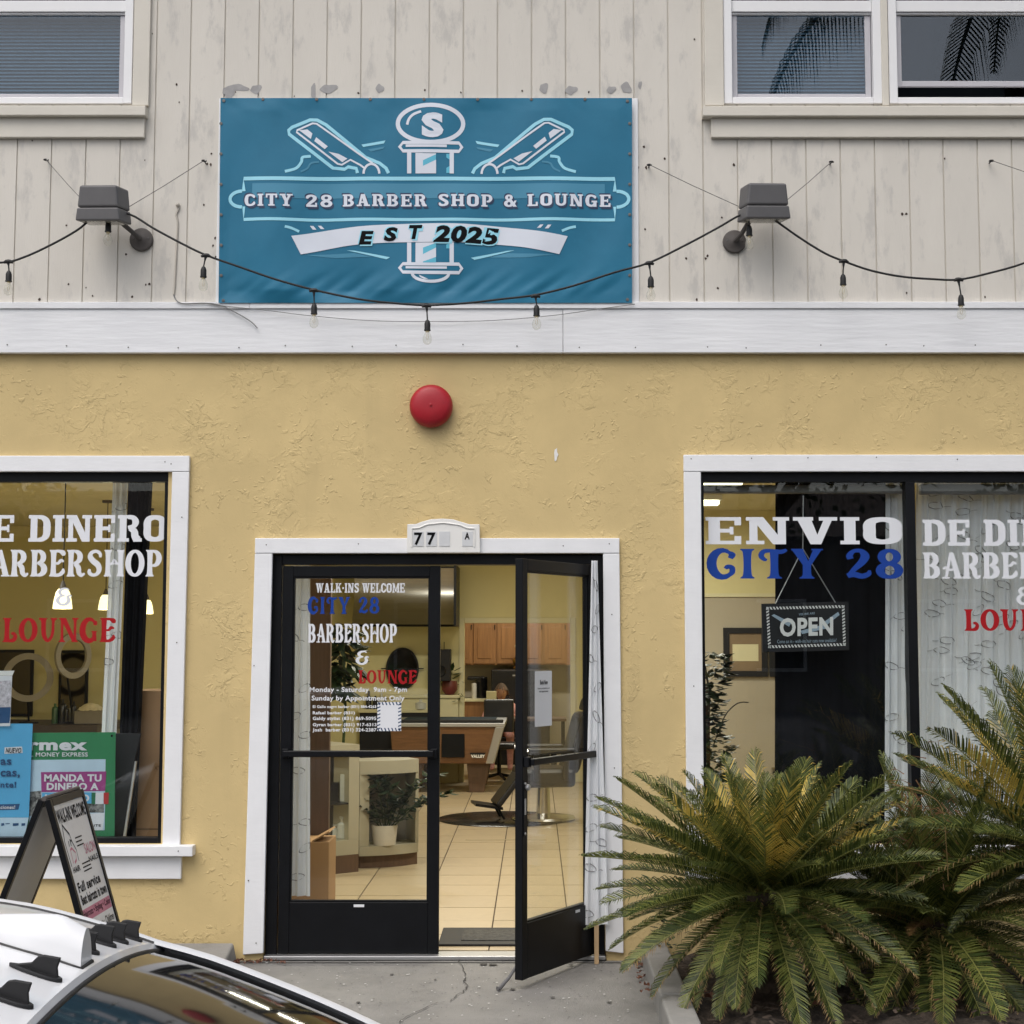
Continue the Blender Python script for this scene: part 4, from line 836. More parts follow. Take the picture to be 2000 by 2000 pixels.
for px, py, sway, ln in [(16,511,2,18),(212,418,0,14),(402,499,-4,22),(613,567,1,26),(833,597,2,28),(1046,578,2,18),(1268,514,3,26),(1463,420,0,20),(1648,510,-2,26),(1872,546,4,30),(2060,490,0,24)]:
    a = P(px, py, dS); s = dS/3000; b = a+Vector((sway*s,0,-ln*s)); c = b-Vector((0,0,.062)); 
    bd_ = MB(); bd_.tube([a+Vector((-.026,0,-.006)),a+Vector((-.012,0,0)),a,a+Vector((.012,0,0)),a+Vector((.026,0,-.006))], [.006,.011,.013,.011,.006], 8)
    bd_.tube([a-Vector((0,0,.004)), a.lerp(b,.5), b], [.009,.004,.004], 7)
    bd_.lathe([(.005,0),(.012,-.008),(.0165,-.022),(.0165,-.055),(.0185,-.057),(.0185,-.062)], b, (0,0,1), 12)
    so_ = obj('socket', bd_, MAT['rubber'], st, smooth=True)
    gl = MB(); gl.lathe([(.012,0),(.014,-.012),(.0235,-.035),(.0255,-.05),(.021,-.066),(.010,-.075),(0,-.077)], c, (0,0,1), 16); obj('bulb', gl, MAT['bulb_glass'], so_, smooth='all')
    fl_ = MB(); fl_.tube([c+Vector((-.003,0,-.01)), c+Vector((-.006,0,-.04)), c+Vector((0,0,-.05)), c+Vector((.006,0,-.04)), c+Vector((.003,0,-.01))], .0012, 5); fl_.lathe([(.010,.001),(.010,-.008)], c, (0,0,1), 8); obj('filament', fl_, MAT['brass'], so_)
# old flat cable on the planks and the loose wire on the belly board
mat('cable_cream', (.50,.46,.40), .6); mat('cable_grey', (.22,.22,.22), .6)
q = lambda pts, d: [tuple(P(x,y,d)) for x, y in pts]
mb = MB(); mb.tube(crom(q([(346,398),(350,405),(344,420),(347,436),(344,500),(341,560),(339,576)], DST+UY-.006), 4), .005, 6); mb.ball(P(347,400,DST+UY-.012), .012); tag(obj('wall_cable', mb, MAT['cable_cream'], smooth='all'), 'painted over cable running down the planks left of the banner', 'cable')
mb = MB(); mb.tube(crom(q([(339,576),(346,588),(360,593),(400,592),(430,596),(460,610),(490,628),(503,641)], DST-.064), 5), .0035, 6); mb.tube(crom(q([(405,593),(440,598),(520,606),(600,616),(720,626),(833,628),(960,626),(1080,616),(1180,602),(1240,594)], DST-.066), 5), .0022, 6); tag(obj('loose_cable', mb, MAT['cable_grey'], smooth='all'), 'thin loose wire lying along the white board below the banner', 'cable')
# ---------------------------------------------------------------- inside the shop: shell
mat('wall_yellow', (.70,.63,.34), .75, var=.05, vscale=1.5, bump=.0006, bscale=80)
mat('wall_beige', (.42,.37,.28), .75, var=.05, vscale=1.5)
mat('casing_cream', (.68,.63,.40), .55, var=.03)
mat('floor_tile', (.50,.40,.255), .34, var=.07, vscale=5, rand=.05, bump=.0004, bscale=30, col2=(.42,.335,.21), c2=(.5,.75), c2scale=4)
mat('grout', (.10,.075,.05), .9)
mat('ceiling_paint', (.66,.60,.36), .8, var=.04)
fs = MB(); fs.box(XL+.06, XR-.06, .20, 14.7, -.3, -.006); floor = obj('floor', fs, MAT['grout'], kind='structure')
tm = bpy.data.meshes.new('tile'); t_ = MB().box(-.2255,.2255,-.2255,.2255,-.010,0.0); tm.from_pydata(t_.v, [], t_.f); tm.materials.append(MAT['floor_tile'])
rest = MB(); nt_ = 0
for j in range(-2, 32):
    for i in range(-14, 16):
        cx = -.257+.46*i+.23; cy = 1.114+.46*j+.23
        if abs(cx) > 6.6 or cy > 14.4: continue
        if -4 <= i <= 2 and j <= 21:
            o = bpy.data.objects.new('tile', tm); COL.objects.link(o); o.parent = floor; o.location = (cx, cy, random.uniform(-.0008,.0008)); WO[o] = Vector((cx,cy,0))
        else: rest.box(cx-.2265,cx+.2265,cy-.2265,cy+.2265,-.010,0.0)
o = obj('tiles_beyond', rest, MAT['floor_tile'], floor, kind='stuff')
CZ = 2.95
obj('ceiling', MB().box(XL+.06, XR-.06, .17, 14.7, CZ, CZ+.06), MAT['ceiling_paint'], kind='structure')
iw = MB(); iw.box(XL+.06, XL+.1, .17, 10.6, 0, CZ-.001); iw.box(XL+.101, -2.7, 8.0, 8.1, 0, CZ-.001); iw.box(-2.8, -2.7, 8.101, 10.499, 0, CZ-.001); obj('wall_left', iw, MAT['wall_yellow'], kind='structure')
DWX0, DWX1, DWZ = P(907,1300,19).x, P(1114,1300,19).x, PZ(1217,19)
wall_holes('wall_back', -2.699, .95, 0, CZ-.001, 10.5, 10.6, [(DWX0,DWX1,-.1,DWZ)], MAT['wall_yellow'], None, kind='structure')
iw = MB(); iw.box(.951, XR-.06, 6.0, 6.1, PZ(1160,14.5), CZ-.001); iw.box(.951,1.05,6.101,10.499,0,CZ-.001); iw.box(.951,1.05,10.601,14.0,0,CZ-.001); obj('wall_right', iw, MAT['wall_yellow'], kind='structure')
iw = MB(); iw.box(.951, XR-.06, 6.0, 6.1, 0, PZ(1160,14.5)-.001); obj('wall_right_dado', iw, MAT['wall_beige'], kind='structure')
obj('dado_rail', MB().box(.94, XR-.06, 5.98, 5.999, PZ(1166,14.5), PZ(1159,14.5)), MAT['casing_cream'], kind='structure')
iw = MB(); iw.box(-4, .95, 14.0, 14.1, 0, CZ-.001); iw.box(-1.6,-1.5,10.601,13.99,0,CZ-.001); obj('wall_kitchen', iw, MAT['wall_beige'], kind='structure')
cs = MB(); t = .065; cs.box(DWX0-t,DWX0,10.475,10.499,0,DWZ+t); cs.box(DWX1,DWX1+t,10.475,10.499,0,DWZ+t); cs.box(DWX0+.001,DWX1-.001,10.476,10.499,DWZ,DWZ+t); obj('doorway_casing', cs, MAT['casing_cream'], kind='structure', bevel=.005)
bs = MB(); bs.box(-2.69,DWX0-t-.001,10.484,10.499,0,.14); bs.box(DWX1+t+.001,.945,10.484,10.499,0,.14); obj('baseboard', bs, MAT['casing_cream'], kind='structure', bevel=.004)
# ---------------------------------------------------------------- lamps that are on
LE = .42
mat('lamp_glow', (.9,.85,.6), .5, emit=(1,.86,.42), estr=1.5)
mat('tube_glow', (1,1,1), .5, emit=(1,.95,.66), estr=2.2)
mat('fixture_white', (.75,.75,.72), .5)
def ceiling_light(x0, x1, y0, y1, lab, power):
    c = Vector(((x0+x1)/2, (y0+y1)/2, CZ-.09)); t = thing('ceiling_light', (c.x,c.y,c.z), lab, 'ceiling light', 'fluorescent ceiling lights')
    obj('housing', MB().box(x0,x1,y0,y1,CZ-.045,CZ-.001), MAT['fixture_white'], t, bevel=.005)
    obj('diffuser', MB().box(x0+.02,x1-.02,y0+.02,y1-.02,CZ-.085,CZ-.046), MAT['tube_glow'], t, bevel=.01)
    l = bpy.data.lights.new('lamp', 'AREA'); l.shape = 'RECTANGLE'; l.size = x1-x0; l.size_y = y1-y0; l.energy = power*LE; l.color = (1,.95,.82)
    lo = bpy.data.objects.new('lamp', l); COL.objects.link(lo); lo.location = (c.x,c.y,CZ-.10); WO[lo] = Vector(lo.location)
ceiling_light(.35,1.56,2.80,2.96,'long fluorescent light seen highest in the right window',75)
ceiling_light(.40,1.585,4.45,4.61,'second fluorescent light just below the dark band in the right window',75)
ceiling_light(-4.9,-3.7,.9,1.06,'unseen ceiling light added to brighten the left part of the shop',130)  # this and the next three are unseen lamps, added to brighten the inside
ceiling_light(-1.2,0,1.4,1.56,'unseen ceiling light added over the tiled entrance floor',85)
ceiling_light(-1.4,-.2,7.6,7.76,'unseen ceiling light added over the pool table',85)
ceiling_light(-.6,.6,12.2,12.36,'unseen ceiling light added in the back kitchen',70)
def pendant(px, py0, py1, d, lab):
    a = P(px, py1, d); r = .062; h = PZ(py0,d)-a.z
    t = thing('pendant_lamp', a, lab, 'pendant lamp', 'glass pendant lamps')
    mb = MB(); mb.tube([(a.x,a.y,a.z+h+.03),(a.x,a.y,CZ-.02)], .004, 6); obj('cord', mb, MAT['rubber'], t)
    mb = MB(); mb.lathe([(.05,CZ-.021),(.05,CZ-.001)], (a.x,a.y,0), (0,0,1), 14); obj('canopy', mb, MAT['lamp_mount'], t)
    mb = MB(); mb.lathe([(.008,h+.05),(.016,h+.03),(.024,h+.005),(.028,h-.004)], a, (0,0,1), 12); obj('cap', mb, MAT['brass'] if False else MAT['lamp_mount'], t)
    mb = MB(); mb.lathe([(.03,h-.004),(.045,h*.8),(.056,h*.45),(.062,.02),(.063,0),(.058,.0)], a, (0,0,1), 18); obj('shade', mb, MAT['lamp_glow'], t, smooth='all')
    l = bpy.data.lights.new('lamp','POINT'); l.energy = 9*LE; l.color = (1,.88,.6); l.shadow_soft_size = .06; lo = bpy.data.objects.new('lamp', l); COL.objects.link(lo); lo.location = (a.x,a.y,a.z-.08); WO[lo] = Vector(lo.location)
pendant(122,1149,1189,10.3,'lit pendant lamp behind the ampersand of the left window'); pendant(206,1161,1191,13.5,'lit pendant lamp half hidden by the white curtain'); pendant(286,1171,1199,14.3,'lit pendant lamp right of the black curtain')
# ---------------------------------------------------------------- curtains
def sheer():
    m = bpy.data.materials.new('sheer_fabric'); m.use_nodes = True; nt = m.node_tree; L = nt.links.new; b = nt.nodes['Principled BSDF']; out = nt.nodes['Material Output']
    b.inputs['Base Color'].default_value = (.93,.95,.98,1); b.inputs['Roughness'].default_value = .9; tr = N(nt,'ShaderNodeBsdfTranslucent'); tr.inputs[0].default_value = (.72,.74,.76,1); tp = N(nt,'ShaderNodeBsdfTransparent')
    m1 = N(nt,'ShaderNodeMixShader'); m1.inputs[0].default_value = .18; L(b.outputs[0],m1.inputs[1]); L(tr.outputs[0],m1.inputs[2])
    tc = N(nt,'ShaderNodeTexCoord'); wv = N(nt,'ShaderNodeTexNoise'); wv.inputs['Scale'].default_value = 5; L(tc.outputs['Object'],wv.inputs['Vector']); mr = N(nt,'ShaderNodeMapRange'); mr.inputs[3].default_value = .0; mr.inputs[4].default_value = .10; L(wv.outputs['Fac'],mr.inputs[0])
    m2 = N(nt,'ShaderNodeMixShader'); L(mr.outputs[0],m2.inputs[0]); L(m1.outputs[0],m2.inputs[1]); L(tp.outputs[0],m2.inputs[2]); L(m2.outputs[0],out.inputs['Surface']); MAT['sheer_fabric'] = m
sheer(); mat('leaf_stitch', (.20,.20,.21), .9)
def curtain(lab, top, bot, d, nf, amp, m, prints=0, seed=1, flare=0., name='curtain'):
    """top/bot: (px0, px1, py) of the hanging edges"""
    a0, a1 = P(top[0],top[2],d), P(top[1],top[2],d); b0, b1 = P(bot[0],bot[2],d), P(bot[1],bot[2],d); rn = random.Random(seed); ph = [rn.uniform(0,6) for _ in range(4)]
    def f(u, v, off=0.):
        e = v**1.0; x = (a0.x+(a1.x-a0.x)*u)*(1-e)+(b0.x+(b1.x-b0.x)*u)*e; z = a0.z*(1-v)+b0.z*v
        y = d-DST + amp*math.sin(2*math.pi*nf*u+ph[0]+.6*math.sin(2*v+ph[1])) + amp*.45*math.sin(2*math.pi*nf*2.3*u+ph[2]+1.5*v)
        return Vector((x, y-off, z))
    mb = MB(); mb.grid(max(16,int(nf*12)), 26, f)
    t = thing(name, f(.5,1), lab, 'curtain'); obj('cloth', mb, m, t, smooth='all')
    if prints:
        pm = MB(); W_ = abs(b1.x-b0.x); H_ = a0.z-b0.z
        for k in range(prints):
            u, v = rn.uniform(.1,.9), (k+rn.uniform(.1,.9))/prints; r = .042; a = rn.uniform(-.8,.8)+(math.pi if rn.random() < .5 else 0)
            for s in (1,-1):
                out = [(r*math.cos(math.pi*i/8), s*.45*r*math.sin(math.pi*i/8)**1.2) for i in range(9)]
                out = [(x*math.cos(a)-y*math.sin(a), x*math.sin(a)+y*math.cos(a)) for x, y in out]
                for (x0,y0),(x1,y1) in zip(out, out[1:]):
                    q = [f(min(1,max(0,u+x/W_)), min(1,max(0,v-y/H_)), .003) for x, y in ((x0,y0),(x1,y1))]; n_ = Vector((0,0,.0017)); e = Vector((.0017,0,0))
                    pm.add([q[0]-n_-e,q[1]-n_-e,q[1]+n_+e,q[0]+n_+e], [(0,1,2,3)])
            l0 = [(r*(1+.9*i), .25*r*math.sin(i*2)) for i in (0,.35,.7,1)]
            l0 = [(x*math.cos(a)-y*math.sin(a), x*math.sin(a)+y*math.cos(a)) for x, y in l0]
            for (x0,y0),(x1,y1) in zip(l0,l0[1:]):
                q = [f(min(1,max(0,u+x/W_)), min(1,max(0,v-y/H_)), .003) for x, y in ((x0,y0),(x1,y1))]; n_ = Vector((.0008,0,.0012)); pm.add([q[0]-n_,q[1]-n_,q[1]+n_,q[0]+n_], [(0,1,2,3)])
        obj('leaf_print', pm, MAT['leaf_stitch'], t)
    return t
SH, BF = MAT['sheer_fabric'], MAT['black_fabric']
curtain('narrow white leaf-printed curtain in the left shop window', (222,250,930), (188,218,1640), 8.80, 2.5, .012, SH, 8, 2)
curtain('long black curtain beside the white one in the left window', (249,297,930), (226,264,1640), 8.78, 3, .014, BF, 0, 3)
curtain('sheer white curtain inside the closed door leaf', (566,606,1105), (552,606,1750), 8.72, 2.5, .012, SH, 10, 4)
t = curtain('white leaf-printed curtain hanging out at the right door jamb', (1155,1167,1095), (1140,1188,1806), 8.43, 2, .014, SH, 12, 5)
curtain('black drape behind the OPEN sign in the right window', (1514,1738,925), (1512,1738,1655), 8.80, 4, .010, BF, 0, 6)
curtain('narrow white curtain left of the right window mullion', (1730,1778,925), (1728,1782,1655), 8.72, 3, .012, SH, 10, 7)
curtain('wide white leaf-printed curtain right of the mullion', (1792,2030,925), (1790,2030,1655), 8.76, 9, .024, SH, 64, 8)
# roller shade boxes at the window head, bead chain
rs = MB(); a = P(1372,948,8.66); b = P(1772,964,8.66); rs.box(a.x,b.x,a.y-.03,a.y+.03,b.z,a.z); mat('shade_grey', (.30,.28,.25), .7); tag(obj('roller_shade', rs, MAT['shade_grey'], bevel=.008), 'rolled up grey blind at the head of the right window, left pane', 'blind')
rs = MB(); a = P(1796,946,8.66); b = P(2300,966,8.66); rs.box(a.x,b.x,a.y-.03,a.y+.03,b.z,a.z); tag(obj('roller_shade', rs, MAT['shade_grey'], bevel=.008), 'rolled up grey blind at the head of the window right of the mullion', 'blind')
ch = MB(); ch.tube(crom([tuple(P(x,y,8.64)) for x, y in ((1768,966),(1770,1100),(1768,1250),(1769,1325),(1774,1334),(1780,1325),(1778,1200),(1774,966))],6), .0025, 6); tag(obj('bead_chain', ch, MAT['steel_wire']), 'looped bead chain beside the right window mullion', 'chain')
# ---------------------------------------------------------------- OPEN sign
od = 8.62; os_ = thing('open_sign', P(1574,1272,od), 'black hanging OPEN sign with striped border in the right window', 'sign')
oz = lambda x, y, o=0.: (lambda q: Vector((q.x, q.y-o, q.z)))(P(1320+x/2.841, 880+y/2.841, od))
mb = MB(); mb.prism([oz(476,850),(oz(958,838)),oz(962,1108),oz(482,1120)], (0,.02,0)); obj('board', mb, MAT['black_matte'], os_, bevel=.002)
mat('sign_ink', (.02,.021,.026), .6); mat('sign_silver', (.33,.42,.50), .5, var=.15, vscale=60)
ins = [(500,868),(935,858),(943,1083),(512,1097)]
mb = MB()
for (x0,y0),(x1,y1) in zip(ins, ins[1:]+ins[:1]):
    n = 24 if abs(x1-x0) > 100 else 13; ix, iy = -(y1-y0), (x1-x0); l = math.hypot(ix,iy); ix, iy = ix/l*15, iy/l*15
    for k in range(n):
        t0, t1 = k/n, (k+.55)/n; a = (x0+(x1-x0)*t0, y0+(y1-y0)*t0); b = (x0+(x1-x0)*t1, y0+(y1-y0)*t1); sx, sy = (b[0]-a[0])*.8, (b[1]-a[1])*.8
        mb.add([oz(*a,.003),oz(*b,.003),oz(b[0]+ix+sx,b[1]+iy+sy,.003),oz(a[0]+ix+sx,a[1]+iy+sy,.003)], [(0,1,2,3)])
obj('stripe_border', mb, MAT['sign_white'], os_)
rot = lambda u, v, x0, x1, y0, y1: oz(x0+(x1-x0)*u, y1+(y0-y1)*v-8*(u-.5), .006)
mb = MB(); 
for pts in ([(530,915),(545,908),(640,955),(628,978)],[(900,895),(908,912),(840,965),(820,952)],[(690,1000),(840,960),(846,985),(700,1018)]): mb.add([oz(*p,.004) for p in pts], [(0,1,2,3)])
obj('razor', mb, MAT['sign_silver'], os_)
type_on('lettering','OPEN',None,0,MAT['sign_white'],os_,bold=.035,mapf=lambda u, v: rot(u,v,576,872,926,1030))
type_on('lettering','YES WE ARE',None,0,MAT['sign_silver'],os_,bold=.02,mapf=lambda u, v: rot(u,v,680,770,900,912)); type_on('lettering','Come on in - walk-ins hair cuts now available!',None,0,MAT['sign_silver'],os_,bold=.0,mapf=lambda u, v: rot(u,v,562,890,1046,1066))
mb = MB()
for pts in ([(552,850),(705,545)],[(885,843),(705,545)],[(705,545),(707,250)]): mb.tube([oz(*p) for p in pts], .003, 6)
obj('chain', mb, MAT['aluminium'], os_)
# ---------------------------------------------------------------- posters in the left window
lz = lambda x, y, d: P(x/4.2, 1280+y/4.2, d)
mat('poster_green', (.030,.22,.085), .45, var=.06); mat('poster_blue', (.10,.42,.72), .45, var=.05); mat('poster_pale', (.52,.68,.80), .45); mat('poster_magenta', (.34,.05,.22), .45, var=.08); mat('poster_navy', (.02,.08,.20), .5); mat('photo_grey', (.25,.25,.24), .6, var=.8, vscale=40, col2=(.03,.03,.03), c2=(.45,.55), c2scale=25); mat('flag_red', (.45,.03,.03), .5); mat('flag_green', (.02,.15,.07), .5)
gd = 8.600; gs = thing('money_sign', lz(600,1530,gd), 'green money transfer sign standing low in the left window', 'sign')
def plate(name, pts, d, m, par, th=.004): mb = MB(); mb.prism([lz(x,y,d) for x, y in pts], (0,th,0)); return obj(name, mb, m, par)
plate('panel', [(-160,640),(948,630),(938,1520),(-160,1532)], gd, MAT['poster_green'], gs)
plate('picture', [(240,858),(866,852),(858,1435),(240,1440)], gd-.0012, MAT['poster_pale'], gs, .001); plate('picture', [(240,1120),(338,1110),(338,1300),(240,1320)], gd-.0024, MAT['photo_grey'], gs, .001); plate('picture', [(700,1215),(852,1220),(852,1290),(700,1290)], gd-.0024, MAT['photo_grey'], gs, .001)
plate('text_band', [(336,958),(872,952),(862,1112),(340,1122)], gd-.0024, MAT['poster_magenta'], gs, .001); plate('text_band', [(345,1128),(752,1124),(752,1215),(345,1215)], gd-.0024, MAT['poster_blue'], gs, .001)
for a, b, m in ((750,784,'flag_green'),(784,850,'paper_white'),(850,893,'flag_red')): plate('flag', [(a,1126),(b,1126),(b-4,1220),(a,1220)], gd-.0026, MAT[m], gs, .001)
plate('text_box', [(690,1300),(858,1292),(842,1432),(690,1440)], gd-.0026, MAT['paper_white'], gs, .001)
def ltype(tx, bx_, d, m, par, bold=.03, shear=0): type_on('lettering', tx, (bx_[0]/4.2, 1280+bx_[1]/4.2, bx_[2]/4.2, 1280+bx_[3]/4.2), d, m, par, bold=bold, push=.0042, shear=shear)
WHT = MAT['paper_white']
ltype('intermex', (-120,690,718,780), gd, WHT, gs, .045); ltype('INTERNATIONAL MONEY EXPRESS', (-170,795,722,830), gd, WHT, gs, .02); ltype('MANDA TU', (365,975,835,1035), gd, WHT, gs, .04); ltype('DINERO A', (385,1045,810,1105), gd, WHT, gs, .04); ltype('MEXICO', (370,1140,735,1200), gd, WHT, gs, .035); ltype('RITE', (745,1385,830,1405), gd, MAT['ink_black'], gs, .02)
for x, y in ((918,660),(890,1495)): 
    q = lz(x,y,gd); mb = MB(); mb.lathe([(.006,0),(.006,.003)], (q.x,q.y-.001,q.z), (0,-1,0), 10); obj('screw_hole', mb, MAT['ink_black'], gs)
pd = 8.578; bp2 = thing('blue_poster', lz(0,1530,pd), 'light blue paper poster taped at the left edge of the left window', 'poster')
plate('sheet', [(-420,560),(268,560),(236,1330),(-420,1330)], pd, MAT['poster_blue'], bp2, .002); plate('sheet', [(-420,1331),(235,1331),(190,1530),(-420,1530)], pd, MAT['poster_pale'], bp2, .002)
plate('tag', [(38,755),(180,748),(186,800),(36,808)], pd-.0012, WHT, bp2, .001); ltype('NUEVO', (48,758,176,800), pd, MAT['ink_black'], bp2, .015, .25)
NV = MAT['poster_navy']; ltype('as', (5,852,96,898), pd, NV, bp2, .03); ltype('cas,', (5,945,165,1005), pd, NV, bp2, .03); ltype('nte!', (5,1035,135,1085), pd, NV, bp2, .03)
plate('button', [(-160,1225),(162,1218),(150,1265),(-160,1275)], pd-.0012, NV, bp2, .001); ltype('aciones!', (-12,1230,126,1260), pd, WHT, bp2, .015)
for a, b in ((10,35),(45,80),(105,152),(176,206)): plate('icon', [(a,1378),(b,1376),(b,1396 if a != 45 else 1384),(a,1400 if a != 45 else 1386)], pd-.0012, NV, bp2, .001)
fd = 8.563; fl = thing('small_flyer', lz(50,580,fd), 'small white and dark flyer above the blue poster', 'flyer')
plate('sheet', [(-120,165),(100,168),(82,580),(-120,582)], fd, WHT, fl, .0015); plate('print', [(-120,430),(88,425),(78,555),(-120,560)], fd-.001, MAT['poster_navy'], fl, .0008); mat('flyer_art', (.55,.52,.56), .6, var=.5, vscale=50, col2=(.5,.25,.3), c2=(.6,.62), c2scale=30); plate('print', [(-120,215),(95,205),(88,425),(-120,428)], fd-.001, MAT['flyer_art'], fl, .0008); plate('clip', [(-120,128),(118,125),(100,166),(-120,164)], fd+.004, MAT['sign_white'], fl, .003)
mat('cardboard', (.30,.185,.10), .8, var=.07, vscale=3); mat('cardboard_edge', (.13,.08,.045), .9)
cbx = thing('cardboard_box', lz(1190,1535,8.85), 'tall brown cardboard box at the right of the left window', 'box')
q0, q1 = lz(1042,1530,8.85), lz(1360,290,8.85); obj('carton', MB().box(q0.x,q1.x+.16,q0.y,q0.y+.4,WZ0-.02,q1.z), MAT['cardboard'], cbx, bevel=.004)
s0 = lz(1042,1425,8.85); obj('seam', MB().box(q0.x+.002,q1.x+.1,q0.y-.002,q0.y-.001,s0.z-.004,s0.z+.004), MAT['cardboard_edge'], cbx)
type_on('lettering','XTI',(301,1496,316,1504),8.848,MAT['cardboard_edge'],cbx,bold=.01)
mb = MB(); pts = [(930,640),(1155,640),(1100,870),(1005,1490),(930,1500)]; mb.prism([lz(x,y,8.70) for x, y in pts], (0,.02,0)); t = thing('dark_panel', lz(1000,1510,8.7), 'dark flat panel with a white edge leaning beside the cardboard box', 'panel'); obj('face', mb, MAT['black_matte'], t)
mb = MB(); mb.prism([lz(x,y,8.71) for x, y in [(1100,870),(1118,870),(1022,1515),(930,1522),(930,1502),(1005,1492)]], (0,.022,0)); obj('edge', mb, MAT['sign_white'], t)
# window seat the displays stand on
ws = MB(); ws.box(LWX0-.1, LWX1+.1, .165, .75, 0, WZ0-.022); tag(obj('window_bench', ws, MAT['wall_beige'], bevel=.005), 'beige built-in ledge below the left shop window, displays standing on it', 'ledge')
# ---------------------------------------------------------------- inside the shop: things
mat('mirror_dark', (.07,.062,.055), .08, metal=1., var=.1); mat('mirror', (.30,.30,.29), .06, metal=1., var=.1); mat('ring_lamp', (.33,.30,.25), .5); mat('bottle_dark', (.02,.02,.024), .25); mat('bottle_green', (.05,.12,.06), .3); mat('bottle_white', (.6,.6,.55), .4); mat('bottle_red', (.25,.06,.05), .4); mat('counter_dark', (.06,.045,.035), .5); mat('towel', (.62,.55,.38), .95, var=.2, vscale=30, bump=.004, bscale=80); mat('wood_oak', (.27,.13,.050), .45, var=.22, vscale=4, stretch=(9,9,.7)); mat('wood_walnut', (.165,.08,.036), .4, var=.25, vscale=5, stretch=(1,8,10)); mat('wood_brown', (.11,.065,.042), .5, var=.2, vscale=6, stretch=(8,8,.6))  # mirror_dark: the dark surroundings it reflects are put into the metal's colour
mat('desk_cream', (.40,.37,.275), .5, var=.03); mat('desk_grey', (.22,.20,.165), .7); mat('leaf_dark', (.018,.036,.014), .45, var=.4, vscale=30); mat('leaf_mid', (.035,.065,.02), .45, var=.4, vscale=20); mat('stainless', (.42,.41,.39), .28, metal=1., var=.10, vscale=3, stretch=(.6,1,14)); mat('ceramic', (.60,.57,.50), .4); mat('red_pot', (.16,.035,.03), .5); mat('vinyl_black', (.010,.010,.012), .35, var=.2); mat('chrome', (.6,.6,.6), .18, metal=1.); mat('felt', (.01,.03,.05), .9); mat('skin', (.42,.22,.14), .55, var=.06); mat('hair', (.10,.06,.035), .7, var=.3, vscale=60); mat('shirt_pink', (.45,.22,.20), .9, var=.3, vscale=25); mat('trousers', (.03,.03,.045), .9); mat('gold', (.45,.28,.06), .3, metal=1.); mat('rubber_mat', (.015,.014,.013), .22, var=.4, vscale=14); mat('appliance', (.008,.008,.009), .25)
def leaves(mb, base, n, r, h, size, seed, droop=.3, aspect=.42, up=.5, m=None):
    rn = random.Random(seed); base = Vector(base)
    for k in range(n):
        a = rn.uniform(0,6.283); rr = r*math.sqrt(rn.random()); p = base+Vector((rr*math.cos(a), rr*math.sin(a), h*rn.random()))
        dr = Vector((math.cos(a)+rn.uniform(-.7,.7), math.sin(a)+rn.uniform(-.7,.7), rn.uniform(-droop,up))).normalized(); sd_ = dr.cross(Vector((rn.uniform(-.3,.3),rn.uniform(-.3,.3),1))).normalized(); l = size*rn.uniform(.6,1.2); w = l*aspect; nn = dr.cross(sd_)
        mb.add([p, p+dr*l*.3+sd_*w*.5+nn*.05*l, p+dr*l*.65+sd_*w*.42+nn*.05*l, p+dr*l, p+dr*l*.65-sd_*w*.42+nn*.05*l, p+dr*l*.3-sd_*w*.5+nn*.05*l, p+dr*l*.45-nn*.03*l], [(0,1,6),(1,2,6),(2,3,6),(3,4,6),(4,5,6),(5,0,6)])
# --- barber station in the left part
ct = MB(); a = P(-150,1410,15.4); b = P(190,1410,15.4); ct.box(a.x,b.x,6.9,7.95,.80,.885); st_ = thing('barber_counter', ((a.x+b.x)/2,7.4,0), 'dark counter of the barber station deep in the left window', 'counter'); obj('top', ct, MAT['counter_dark'], st_, bevel=.006)
obj('cabinet', MB().box(a.x+.05,b.x-.05,7.0,7.9,0,.799), MAT['desk_grey'], st_)
def wall_mirror(px0, py0, px1, py1, lab, d=16.4):
    p, q = P(px0,py0,d), P(px1,py1,d); t = thing('wall_mirror', ((p.x+q.x)/2,p.y,q.z), lab, 'mirror', 'station mirrors'); y = 7.97
    obj('frame', MB().box(p.x,q.x,y,y+.029,q.z,p.z), MAT['black_matte'], t, bevel=.004); obj('glass', MB().box(p.x+.03,q.x-.03,y-.004,y-.001,q.z+.03,p.z-.03), MAT['mirror_dark'], t)
wall_mirror(-60,1269,58,1400,'dark framed mirror behind the large ring lamp'); wall_mirror(112,1270,166,1400,'dark framed mirror behind the tilted ring lamp')
def ring_light(px, py, d, rx, yaw, tilt, lab):
    c = P(px,py,d); R_ = Matrix.Rotation(yaw,3,'Z') @ Matrix.Rotation(tilt,3,'Y'); t = thing('ring_lamp', (c.x,c.y,.886), lab, 'ring lamp', 'unlit ring lamps'); mb = MB(); n = 36; w = rx*.30
    sect = [(-w/2,-.012),(w/2,-.012),(w/2,.018),(-w/2,.018)]; vs = []
    for i in range(n):
        an = 2*math.pi*i/n
        for sr, sy in sect: vs.append(c + R_ @ Vector(((rx+sr)*math.cos(an), sy, (rx+sr)*math.sin(an))))
    mb.add(vs, [(i*4+k, i*4+(k+1) % 4, ((i+1) % n)*4+(k+1) % 4, ((i+1) % n)*4+k) for i in range(n) for k in range(4)]); obj('ring', mb, MAT['ring_lamp'], t, smooth=True)
    mb = MB(); mb.tube([c+R_ @ Vector((0,.02,-rx)), (c.x,c.y+.05,.92), (c.x,c.y+.05,.887)], .011, 8); mb.lathe([(.1,0),(.1,.012),(.02,.02)], (c.x,c.y+.05,.8865), (0,0,1), 16); obj('stand', mb, MAT['black_metal'], t)
